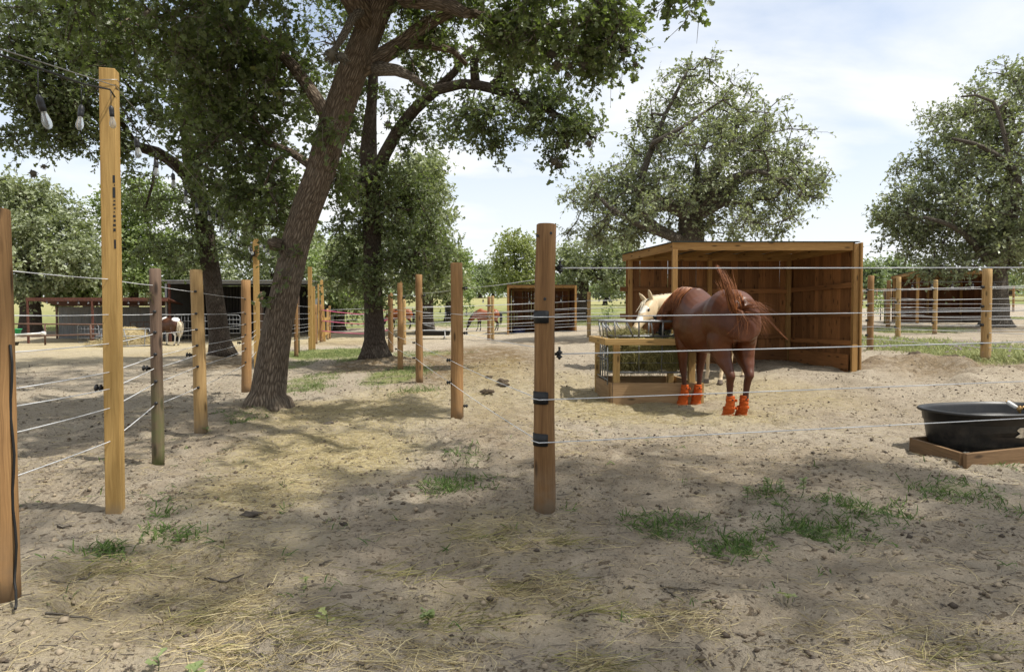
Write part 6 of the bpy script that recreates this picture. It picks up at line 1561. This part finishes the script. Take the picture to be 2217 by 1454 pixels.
# chestnut in orange boots
hf = Vector((-.165, .986)); hd_ang = math.atan2(hf.y, hf.x)
loc = Vector((2.50, 8.72, 0)); loc.z = min(gz(2.6, 8.06), gz(2.3, 9.2)) - .005
def loc2(pw, base, ang):
    d = pw - base; return Vector((d.x * math.cos(ang) + d.y * math.sin(ang), -d.x * math.sin(ang) + d.y * math.cos(ang), d.z))
S1 = 1.035
coat_c = coat('chestnut coat', (.112, .032, .0075), (.062, .0165, .0045), legs=(.062, .019, .010), spec=.33, gloss=.42, legz=(.35, .75))
ch, H = horse('chestnut horse seen from behind, wearing orange boots on all four legs', loc, hd_ang, S1, coat_c,
              [(.40, .0, 1.22, .34, .20), (.62, .03, 1.28, .285, .155), (.82, .08, 1.23, .215, .118), (.97, .125, 1.12, .155, .092), (1.02, .14, 1.07, .12, .08)], [(1.04, .15, 1.10), (1.10, .32, .65)], voxel=.0125, legdx=(0.0, .0, .0, .03), mane=M['mane_chestnut'], mane_n=520, mane_len=.34, narrow=.04, forelock=False, tail=None)
part = H['part']
for k, hp_ in enumerate(H['hooves']):
    m = MB(); fx_ = -.075 if k < 2 else -.07
    prof = [(.0, .078, .074, 0), (.02, .080, .075, 0), (.06, .073, .068, .008), (.09, .064, .060, .022), (.10, .068, .064, .026), (.135, .066, .062, .042), (.165, .063, .058, .060), (.178, .053, .050, .068), (.19, .055, .052, .072), (.23, .051, .049, .076), (.262, .049, .047, .077), (.285, .050, .048, .077), (.292, .044, .043, .077)]
    P = []
    for (z, a, b, dx) in prof: P.append((Vector((hp_.x - dx * S1, hp_.y, z * S1 + .002)), a * S1, b * S1))
    n_c = 30; base_i = len(m.v); secs = []
    P2 = []
    for i in range(len(P) - 1):
        for q in range(4):
            f = q / 4; P2.append((P[i][0].lerp(P[i + 1][0], f), P[i][1] * (1 - f) + P[i + 1][1] * f, P[i][2] * (1 - f) + P[i + 1][2] * f))
    P2.append(P[-1])
    m.loft([(p, Vector((1, 0, 0)), Vector((0, 1, 0)), a, b, b) for p, a, b in P2], n_c)
    for i, v in enumerate(m.v):
        c = Vector((hp_.x - .05, hp_.y, v.z)); d = (v - c); d.z = 0
        w = mnoise.noise(Vector((v.x * 11, v.y * 11, v.z * 34 + k * 5))) * .0055 if .05 < v.z < .27 else 0
        m.v[i] = v + d.normalized() * w
    bt = part(m, 'boot', M['boot'])
    m = MB()
    for zz in (.245, .155):
        c = Vector((hp_.x - (.077 if zz > .2 else .052) * S1, hp_.y, zz * S1)); rr = (.0525 if zz > .2 else .0685) * S1
        m.tube_raw([c + UP * h for h in (-.014, -.012, .012, .014)], [rr - .004, rr, rr, rr - .004], UP, 24)
        sgn = 1 if k % 2 == 0 else -1
        m.beam(c + Vector((-rr * .7, -sgn * (rr * .75), 0)), c + Vector((-rr * .7 - .02, -sgn * (rr * .75 + .012), 0)), .012, .030)
    st_ = part(m, 'strap', M['boot']); st_.parent = bt
    m = MB(); c = Vector((hp_.x - .077 * S1 - .051 * S1, hp_.y + .0, .252 * S1)); m.beam(c - Vector((.001, .011, 0)), c + Vector((-.001, .011, 0)), .004, .014); tg = part(m, 'tag', M['black']); tg.parent = bt
# fly mask with ears on the lowered head
poll, hd, sd, hu, kk, HL_ = H['poll'], H['hd'], H['sd'], H['hu'], H['kk'], H['HLen']
m = MB(); hs = [(-.06, .080, .070, .10), (.0, .096, .086, .125), (.10, .100, .094, .165), (.22, .104, .098, .178), (.36, .098, .086, .152), (.50, .084, .073, .112), (.62, .071, .061, .086)]
m.loft([(poll + hd * (u * HL_), sd, hu, w * kk, a * kk, b * kk) for (u, w, a, b) in hs], 22, 2.2)
for sg in (1, -1):
    e0 = poll + hd * (.02 * HL_) + sd * (sg * .055 * kk) + hu * (.05 * kk); ed = (hu - hd * .25 + sd * sg * .22).normalized()
    m.loft([(e0 + ed * (L_ * kk), sd, hd, w * kk, d_ * kk, d_ * kk) for (L_, w, d_) in ((-.02, .036, .036), (.03, .042, .038), (.08, .044, .032), (.12, .033, .023), (.16, .016, .013), (.18, .004, .004))], 12)
fm = part(m, 'fly_mask', M['mask'])
m = MB(); m.loft([(poll + hd * (u * HL_), sd, hu, w * kk, a * kk, b * kk) for (u, w, a, b) in ((.61, .074, .064, .09), (.615, .0755, .0655, .0915), (.665, .069, .059, .084), (.67, .066, .056, .08))], 22, 2.2); tr_ = part(m, 'trim', M['red']); tr_.parent = fm
# flicked tail
dock = loc2(W(1591, 668, 7.78), loc, hd_ang)
m = MB()
def wl(px, py, Y): return loc2(W(px, py, Y), loc, hd_ang)
def tailhair(path, n, spread0, spread1, r=.0042, wob=.02, tmin=.6):
    P = [wl(*q) for q in path]
    for k in range(n):
        e = random.uniform(tmin, 1.0); o0 = Vector(R.normal(size=3)) * spread0; o1 = Vector(R.normal(size=3)) * spread1; Q = []
        for i, p in enumerate(P):
            f = i / (len(P) - 1); Q.append(P[0].lerp(p, 1) + o0 * (1 - f) + o1 * f + Vector(R.normal(size=3)) * wob * .15 * f)
        c = max(2, int(math.ceil(len(Q) * e))); Q = Q[:c]
        rr = [r * (1 - .85 * i / (len(Q) - 1)) for i in range(len(Q))]; rr[-1] = .0006
        m.tube(Q, rr, 3, caps=False)
tailhair([(1590, 650, 7.98), (1597, 680, 7.84), (1601, 705, 7.82), (1602, 726, 7.84)], 190, .035, .05, .009)
tailhair([(1596, 645, 7.92), (1606, 668, 7.84), (1612, 690, 7.82), (1614, 712, 7.84)], 110, .03, .04, .008)
tailhair([(1595, 690, 7.84), (1590, 665, 7.78), (1583, 640, 7.76), (1575, 615, 7.80), (1566, 595, 7.85), (1556, 580, 7.88)], 70, .022, .022, .0045, tmin=.45)
tailhair([(1592, 690, 7.84), (1580, 655, 7.76), (1572, 625, 7.80), (1562, 598, 7.85), (1552, 576, 7.88)], 80, .02, .010, .0045, tmin=.55)
tailhair([(1600, 690, 7.84), (1596, 660, 7.78), (1592, 635, 7.76), (1585, 612, 7.8), (1578, 592, 7.85)], 30, .025, .035, .0035, tmin=.3)
tailhair([(1600, 675, 7.82), (1620, 672, 7.72), (1640, 678, 7.68), (1660, 690, 7.66), (1682, 712, 7.66), (1705, 735, 7.66)], 16, .01, .006, .0035, tmin=.8)
tailhair([(1602, 670, 7.82), (1622, 662, 7.7), (1642, 664, 7.66), (1656, 676, 7.66), (1664, 694, 7.66)], 44, .015, .05, .003)
tailhair([(1603, 678, 7.82), (1628, 684, 7.7), (1646, 698, 7.66), (1655, 722, 7.66)], 44, .015, .045, .003)
tailhair([(1602, 660, 7.86), (1616, 650, 7.76), (1632, 656, 7.7), (1644, 672, 7.68)], 24, .012, .04, .003)
tailhair([(1592, 670, 7.82), (1606, 676, 7.7), (1616, 695, 7.68), (1612, 722, 7.7)], 20, .012, .03, .003)
tailhair([(1592, 672, 7.82), (1600, 690, 7.72), (1590, 708, 7.72), (1576, 722, 7.74)], 8, .01, .02, .0025)
tailhair([(1584, 640, 7.8), (1566, 640, 7.76), (1560, 620, 7.8), (1553, 604, 7.82)], 12, .01, .02, .003)
part(m, 'tail', M['mane_chestnut'])

# palomino at the far side of the feeder
h2 = math.atan2(-.80, -.60); l2 = Vector((3.50, 11.28, 0)); l2.z = gz(3.3, 10.9) - .01
pol = loc2(W(1410, 655, 10.50), l2, h2); mz_ = loc2(W(1369, 722, 10.05), l2, h2)
S2 = .88
coat_p = coat('palomino coat', (.55, .44, .285), (.43, .315, .175), legs=(.62, .50, .33), muzzle=[(pol.lerp(mz_, .97), .11, (.16, .12, .10)), (pol.lerp(mz_, .45) + Vector((0, 0, .10)), .085, (.74, .70, .62)), (pol.lerp(mz_, .70) + Vector((0, 0, .07)), .065, (.74, .70, .62))], gloss=.5, legz=(.05, .25))
n1 = Vector((.40, 0, 1.20)); nn1 = [(.40, -.02, 1.20, .33, .20), (.68, -.16, 1.30, .25, .145), (1.02, -.48, 1.44, .185, .105)]
pv = pol - (mz_ - pol).normalized() * .02
pv = pv / S2; nn1 += [(pv.x, pv.y, pv.z - .03, .125, .085)]
pal, HP = horse('palomino horse with cream mane eating over the wooden feeder', l2, h2, S2, coat_p, nn1, [tuple(pol / S2), tuple(mz_ / S2), (0.55, .84, 0)], voxel=.0125, mane=M['mane_cream'], mane_n=200, mane_len=.26, mane_side=-1, hw=.88, tail='down', tailmat=M['mane_cream'])

# bay horses grazing far off
coat_b = coat('bay coat', (.30, .095, .030), (.21, .058, .020), legs=(.020, .014, .012), gloss=.38, legz=(.50, .62))
graze = [(.40, 0, 1.18, .31, .19), (.64, 0, 1.12, .24, .145), (.88, .02, .92, .175, .11), (1.05, .03, .70, .13, .085), (1.10, .03, .62, .11, .08)]
ghead = [(1.12, .03, .60), (1.32, .04, .08)]
q = on_ground(1052, 36.5)
horse('bay horse with black tail grazing beside the small far shelter', q, math.radians(176), .80, coat_b, graze, ghead, voxel=.022, legdx=(.10, -.12, -.06, .14), mane=M['mane_black'], mane_n=60, mane_len=.16, tail='down', tailmat=M['mane_black'], tail_n=70)
q = on_ground(866, 40)
horse('bay horse grazing half hidden behind the round posts beside the dark oak', q, math.radians(184), .80, coat_b, graze, ghead, voxel=.022, legdx=(.08, -.06, .0, .1), mane=M['mane_black'], mane_n=60, mane_len=.16, tail='down', tailmat=M['mane_black'], tail_n=70)
# pinto
coat_w = coat('pinto coat', (.085, .034, .016), (.055, .022, .012), legs=(.68, .66, .62), gloss=.45, legz=(.62, .68), muzzle=[((-.74, .05, 1.42), .22, (.72, .70, .66)), ((.36, .1, 1.42), .18, (.72, .70, .66)), ((-.80, -.1, .95), .16, (.70, .68, .64))])
q = on_ground(366, 36.2)
level = [(.40, 0, 1.20, .32, .19), (.66, 0, 1.26, .25, .145), (.92, .03, 1.26, .18, .105), (1.10, .05, 1.24, .13, .085)]
horse('brown and white pinto horse with a pale tail, standing behind the thin dark post', q, math.radians(147), .98, coat_w, level, [(1.14, .06, 1.24), (1.48, .10, .80)], voxel=.022, legdx=(.04, -.05, .03, .10), mane=M['mane_black'], mane_n=60, mane_len=.2, tail='down', tailmat=M['mane_cream'], tail_n=90)
# ------------------------------------------------------------------ grass, straw, litter and other things on the ground
def scatter_in(px, py, rx, ry, n):
    cx, cy, ax, ay = patch_mask(px, py, rx, ry)
    r = np.sqrt(R.uniform(0, 1, n)) * R.uniform(.55, 1.2, n); a = R.uniform(0, 2 * PI, n)
    return np.stack([cx + ax * r * np.cos(a), cy + ay * r * np.sin(a)], 1)
BLADE_T = [(0, -.035, 0), (0, .035, 0), (.4, -.045, .10), (.4, .045, .10), (.75, -.03, .06), (.75, .03, .06), (1, 0, -.10)]
BLADE_F = [[0, 2, 3, 1], [2, 4, 5, 3], [4, 6, 5]]
def grass(label, xy, hmin, hmax, mat, flat=.45, name='grass'):
    n = len(xy); z = gz_np(xy[:, 0], xy[:, 1]); P = np.stack([xy[:, 0], xy[:, 1], z - .004], 1)
    D = rand_dirs(n); D[:, 2] = np.abs(D[:, 2]) * .6 + flat; N = rand_dirs(n) * .4 + [0, 0, .5]
    V, l, s, t, k = stamp(P, D, N, R.uniform(hmin, hmax, n), BLADE_T, BLADE_F)
    o = mesh_np(name, V, l, s, t, mat, None, (0, 0, 0), {'lv': np.repeat(R.uniform(0, 1, n), k)}); return tag(o, label, 'grass', kind='stuff')
def tufts(px, py, rx, ry, n, per, spread=.04):
    c = scatter_in(px, py, rx, ry, n); return np.repeat(c, per, 0) + R.normal(size=(n * per, 2)) * spread
front = []
for (px, py, rx, ry, amt) in GRASS:
    if py > 880: front.append(tufts(px, py, rx, ry, int(46 * amt * rx / 60), 11, .04))
for _ in range(70):
    front.append(tufts(R.uniform(0, 2217), R.uniform(930, 1330), 3, 2, 1, 7, .025))
grass('dark green grass tufts scattered on the near sand', np.concatenate(front), .02, .085, M['grass'], .05)
mids = []
for (px, py, rx, ry, amt) in GRASS:
    if 730 < py <= 880: mids.append(tufts(px, py, rx, ry, int(170 * amt * rx / 80), 10, .09))
grass('short green grass along the sandy path', np.concatenate(mids), .03, .10, M['grass_path'], .4)
mids = [tufts(px, py, rx, ry, 500, 10, .10) for (px, py, rx, ry) in ((2050, 755, 200, 20), (2160, 775, 120, 18), (1930, 742, 70, 12))]
mids += [tufts(px, py, rx, ry, 700, 8, .16) for (px, py, rx, ry) in ((1300, 700, 60, 7), (2200, 690, 40, 9), (2000, 716, 100, 4))]
for (px, py, rx, ry, n) in ((930, 700, 70, 10, 900), (1000, 702, 50, 8, 500), (760, 690, 60, 14, 700), (1320, 690, 60, 10, 700), (100, 712, 130, 7, 700), (1230, 700, 30, 8, 300)):
    c = scatter_in(px, py, rx, ry, n); mids.append(np.repeat(c, 7, 0) + R.normal(size=(n * 7, 2)) * .2)
grass('pale weeds and pasture grass behind the pens', np.concatenate(mids), .05, .17, M['grass_dry'], .5)
c = scatter_in(2080, 765, 190, 22, 120); z = gz_np(c[:, 0], c[:, 1])
mb = MB()
for (x, y), zz in zip(c, z):
    p = Vector((x, y, zz + random.uniform(.1, .22)))
    for k in range(4): a = k * PI / 2 + random.random(); mb.beam(p, p + Vector((math.cos(a) * .022, math.sin(a) * .022, .008)), .016, .003)
tag(mb.build('wildflowers', M['mauve'], None), 'tiny mauve wildflowers among the weeds right of the near shelter', 'wildflowers', kind='stuff')

# straw
def near_xy(n, y0=1.6, y1=13, pw=1.0):
    Yv = y0 + (y1 - y0) * R.uniform(0, 1, n) ** pw; return np.stack([R.uniform(-1, 1, n) * (Yv * .80 + .4), Yv], 1)
sx = [near_xy(5000, 1.6, 9, 1.2), near_xy(5000, 5, 16, 1.0)]
for (px, py, rx, ry, n) in ((700, 985, 210, 55, 3600), (760, 900, 220, 34, 3000), (560, 1060, 150, 40, 1100), (860, 870, 160, 24, 1600), (1080, 1150, 150, 45, 420), (1150, 1250, 120, 30, 420), (330, 1240, 260, 80, 900), (560, 1390, 220, 50, 450), (900, 1400, 200, 40, 350), (1480, 1330, 100, 40, 260), (1330, 880, 170, 26, 2600), (1480, 905, 240, 18, 1500), (1650, 855, 170, 30, 900), (1230, 850, 90, 40, 900), (1060, 850, 100, 40, 900), (1950, 1360, 260, 60, 420), (1200, 960, 90, 30, 300), (1290, 1425, 60, 14, 120), (480, 1300, 120, 40, 360)):
    sx.append(scatter_in(px, py, rx, ry, n))
sx = np.concatenate(sx); 
n = len(sx); z = gz_np(sx[:, 0], sx[:, 1]); a = R.uniform(0, 2 * PI, n) 
Dv = np.stack([np.cos(a), np.sin(a) * .75, R.normal(size=n) * .10], 1)
st = stalks('straw', M['straw'], np.stack([sx[:, 0], sx[:, 1], z + .004], 1), Dv, R.uniform(.03, .15, n), R.uniform(.0007, .0015, n)); tag(st, 'loose yellow straw strewn over the sand', 'straw', kind='stuff')
# tangled clumps of old hay
mb_n = 0; cl = []
for (px, py) in ((1120, 1240), (1060, 1160), (560, 1395), (430, 1320), (1290, 1430), (640, 1330), (980, 1330), (1180, 1165), (200, 1230), (1330, 1310), (860, 1230), (2080, 1400)):
    g = G(px, py); m = 60; cl.append(np.stack([g.x + R.normal(size=m) * .14, g.y + R.normal(size=m) * .05], 1))
cl = np.concatenate(cl); n = len(cl); a = R.normal(size=n) * .5 + .25
st = stalks('old_hay', M['hay'], np.stack([cl[:, 0], cl[:, 1], gz_np(cl[:, 0], cl[:, 1]) + .006], 1), np.stack([np.cos(a), np.sin(a), R.normal(size=n) * .15], 1), R.uniform(.08, .24, n), R.uniform(.0009, .0018, n), bend=.25); tag(st, 'flattened wisps of old hay on the shaded sand', 'hay', kind='stuff')

# leaf bits
xy = np.concatenate([near_xy(30000, 1.5, 8, 1.2), near_xy(16000, 4.5, 15, 1.0)]); keep = vnoise(xy[:, 0] / .55, xy[:, 1] / .55, 41) * .65 + vnoise(xy[:, 0] / .16, xy[:, 1] / .16, 43) * .5 > .54; xy = xy[keep]
n = len(xy); P = np.stack([xy[:, 0], xy[:, 1], gz_np(xy[:, 0], xy[:, 1]) + .003], 1)
V_, l_, s_, t_, k_ = stamp(P, rand_dirs(n) * [1, 1, .25], rand_dirs(n) * .45 + [0, 0, 1], R.uniform(.005, .017, n) * (1 + (R.uniform(0, 1, n) > .95) * 1.3), *LEAF_MID)
tag(mesh_np('leaf_litter', V_, l_, s_, t_, M['litter'], None, (0, 0, 0), {'lv': np.repeat(R.uniform(0, 1, n) ** 2, k_)}), 'crumbs of dead leaf and bark dotting the sand', 'leaf litter', kind='stuff')
xy = near_xy(2600, 1.6, 7.5, 1.2); n = len(xy); a = R.uniform(0, 2 * PI, n)
tag(stalks('twig_litter', M['twig'], np.stack([xy[:, 0], xy[:, 1], gz_np(xy[:, 0], xy[:, 1]) + .004], 1), np.stack([np.cos(a), np.sin(a), R.normal(size=n) * .08], 1), R.uniform(.02, .10, n), R.uniform(.0012, .0026, n), bend=.2), 'thin broken twigs lying on the sand', 'twigs', kind='stuff')

# crumbs and clods kicked out of the sand
OCT = [(1, 0, 0), (-1, .1, 0), (0, 1, .1), (.1, -1, 0), (.1, 0, .75), (0, 0, -.6)]
OCF = [[0, 2, 4], [2, 1, 4], [1, 3, 4], [3, 0, 4], [2, 0, 5], [1, 2, 5], [3, 1, 5], [0, 3, 5]]
for (nm, lab, mt, cnt, thr, s0, s1, sd_) in (('dung_crumbs', 'dark crumbs of dung trodden over the pens', 'litter', 15000, .60, .006, .024, 51), ('sand_clods', 'small clods of sand kicked up by hooves', 'clod', 8000, .54, .006, .026, 57)):
    xy = np.concatenate([near_xy(cnt, 1.6, 17, .9)]); kp = vnoise(xy[:, 0] / .9, xy[:, 1] / .9, sd_) * .6 + vnoise(xy[:, 0] / .25, xy[:, 1] / .25, sd_ + 1) * .55 > thr; xy = xy[kp]; n = len(xy)
    a = R.uniform(0, 2 * PI, n); V_, l_, s_, t_, k_ = stamp(np.stack([xy[:, 0], xy[:, 1], gz_np(xy[:, 0], xy[:, 1]) + .002], 1), np.stack([np.cos(a), np.sin(a), R.normal(size=n) * .2], 1), np.tile([0, 0, 1.0], (n, 1)) + R.normal(size=(n, 3)) * .3, s0 + (s1 - s0) * R.uniform(0, 1, n) ** 3, OCT, OCF)
    V_ = V_ + R.normal(size=V_.shape) * .0015
    tag(mesh_np(nm, V_, l_, s_, t_, M[mt], None, (0, 0, 0), {'lv': np.repeat(R.uniform(0, .8, n), k_)}, smooth=True), lab, 'soil', kind='stuff')

# single sticks, bark, clods, sprouts
def stick(label, pts, r):
    P = []
    for (x, y) in pts: g = G(x, y); g.z += r * .6 + .006; P.append(g)
    mb = MB(); Q = []
    for i in range(len(P) - 1):
        for k in range(4): Q.append(P[i].lerp(P[i + 1], k / 4) + Vector(R.normal(size=3)) * r * .5)
    Q.append(P[-1]); mb.tube(Q, [r * (1 - .55 * i / len(Q)) for i in range(len(Q))], 6)
    tag(mb.build('stick', M['dead_wood'], None, off=P[0]), label, 'stick')
stick('crooked grey stick at the lower middle right of the sand', [(1432, 1252), (1448, 1264), (1463, 1275)], .006)
stick('long thin grey stick beside a shorter crooked one', [(1440, 1254), (1470, 1262), (1528, 1274)], .005)
stick('short pale stick among straw, left of the crooked sticks', [(1350, 1262), (1375, 1260)], .007)
stick('pale stick below the crooked sticks', [(1412, 1320), (1447, 1318)], .006)
stick('forked bent stick near the tall stamped post', [(110, 1256), (155, 1252), (186, 1242), (198, 1228), (208, 1222)], .006)
stick('long curved stick on straw below the tall stamped post', [(445, 1223), (490, 1232), (528, 1222)], .006)
stick('straight dark stick on shaded straw at the lower left', [(100, 1335), (150, 1334), (200, 1332)], .006)
stick('dark stick left of the smooth sand mound', [(580, 1318), (620, 1315), (672, 1316)], .006)
stick('short stick on the pale sand hump, middle of the path', [(690, 1215), (718, 1208)], .006)
stick('thick short stick beside the tall stamped post foot', [(128, 1139), (155, 1135)], .012)
def chunk(name, label, px, py, rx, ry, rz, mat, cat, rot=0.0, sp=2.0):
    g = G(px, py); mb = MB(); N = 12; secs = []
    ax = Vector((math.cos(rot), math.sin(rot), 0)); sd = Vector((-ax.y, ax.x, 0))
    for k in range(9):
        t = -1 + 2 * k / 8; w = max(.06, math.sqrt(max(0, 1 - t * t))); secs.append((g + ax * rx * t + UP * (rz * .45 + .25 * rz * t * t * (sp - 2)), sd, UP, ry * w, rz * w * .8, rz * w * .6))
    mb.loft(secs, N); sd_ = random.random() * 50
    for i, v in enumerate(mb.v): d = v - g; mb.v[i] = v + d.normalized() * (mnoise.noise(v * 22 + Vector((sd_, 0, 0))) * .9 + mnoise.noise(v * 55 + Vector((sd_, 0, 0))) * .5) * rz
    return tag(mb.build(name, mat, None, off=g), label, cat)
chunk('bark_piece', 'curled slab of bark on the straw right of the tall stamped post', 543, 1103, .075, .022, .020, M['bark_grey'], 'bark', .35, 4)
chunk('bark_piece', 'small wedge of bark on the pale sand in the middle of the path', 744, 1124, .035, .018, .018, M['bark_grey'], 'bark', -.5)
chunk('bark_piece', 'brown bark flake near the foot of the cracked fence post', 712, 926, .06, .025, .018, M['bark_grey'], 'bark', .6)
for (px, py, rr, lab) in ((1054, 856, .11, 'long dark dung heap behind the cracked round post'), (1088, 829, .10, 'rounded dark dung clod, upper one of a touching pair'), (1090, 840, .10, 'rounded dark dung clod, lower one of a touching pair'), (1058, 814, .07, 'small dung clod on sand, highest of the dark clods'), (1980, 777, .16, 'dark dug clod on the berm left of the thick yellow post'), (2058, 783, .16, 'dark dug clod on the berm under the thick yellow post'), (2140, 812, .15, 'dark clod at the right end of the berm')):
    chunk('dung_clod', lab, px, py, rr, rr * .6, rr * .42, M['dung'], 'clod', .1)
def sprout(label, px, py, n, size, tall, lm='leaf_green'):
    g = G(px, py); t = thing('sprout', label, 'plant', g); mb = MB(); mb.tube([g - UP * .01, g + UP * tall * .5 + Vector((.004, 0, 0)), g + UP * tall], .0016, 4); mb.build('stem', M['grass'], t)
    a = R.uniform(0, 2 * PI, n); P = np.array(g)[None] + np.stack([np.zeros(n), np.zeros(n), tall * R.uniform(.35, 1.0, n)], 1)
    V, l, s, tt, k = stamp(P, np.stack([np.cos(a), np.sin(a), R.uniform(.1, .9, n)], 1), np.tile([0, 0, 1.0], (n, 1)) + R.normal(size=(n, 3)) * .2, size * R.uniform(.7, 1.1, n), *LEAF_MID)
    mesh_np('leaves', V, l, s, tt, M[lm], t, t.location, {'lv': np.repeat(R.uniform(0, 1, n), k)})
sprout('yellow-green oak seedling on the straw left of the corner post', 661, 1262, 4, .045, .05, 'leaf_yellow')
sprout('upright yellow-green leaf seedling at the lower middle', 707, 1352, 3, .05, .05, 'leaf_yellow')
sprout('green seedling at the bottom edge of the sand', 342, 1440, 3, .05, .05)
sprout('broad leafed weed at the bottom left edge', 418, 1444, 9, .05, .02)
sprout('feathery dark weed in the shaded lower middle', 925, 1322, 26, .035, .06)
sprout('tiny leaf seedling by the pale peeled post', 447, 938, 4, .05, .05)
sprout('withered yellow weed on the right sand', 1705, 1284, 5, .05, .03, 'leaf_yellow')
for (px, py, lab) in ((1660, 1075, 'tall feathery weed, left of a pair on the right grass'), (1690, 1078, 'tall feathery weed standing between two others'), (1738, 1078, 'tall feathery weed, right one near the grass tufts'), (1617, 1082, 'lone tall feathery weed left of the others')):
    sprout(lab, px, py, 30, .03, .11)
def sapling(label, px, Y, top):
    g = on_ground(px, Y); z = W(px, top, Y).z; t = thing('sapling', label, 'sapling', g); mb = MB(); mb.tube([g, Vector((g.x, g.y, z))], [.03, .012], 5); mb.build('stem', M['bark_dark'], t)
    n = 160; P = np.array([g.x, g.y, z - .25])[None] + R.normal(size=(n, 3)) * [.18, .18, .22]
    V, l, s, tt, k = stamp(P, rand_dirs(n), rand_dirs(n) * .6 + [0, 0, .6], R.uniform(.08, .16, n), *LEAF_FAR); mesh_np('leaves', V, l, s, tt, M['leaf_green'], t, t.location, {'lv': np.repeat(R.uniform(0, 1, n), k)})
sapling('thin young sapling in the paddock left of the near shelter', 1317, 36, 668)
sapling('leafy sapling in the sandy gap right of the near shelter', 1906, 34, 642)
sapling('little sapling behind the left post of the far right shelter', 1890, 40, 655)
# leafy sprigs at the roots of the trunks and low shrubs by the field
for (px, py, Y, n, lab) in ((575, 655, 8.38, 26, 'leafy sprig growing from the leaning trunk'),):
    c = W(px, py, Y); t = main; P = np.array(c)[None] + R.normal(size=(n, 3)) * [.06, .03, .04]
    V, l, s, tt, k = stamp(P, rand_dirs(n), rand_dirs(n) * .6 + [0, 0, .6], R.uniform(.05, .09, n), *LEAF_NEAR); mesh_np('sprig', V, l, s, tt, M['leaf_main'], t, t.location, {'lv': np.repeat(R.uniform(0, 1, n), k)})
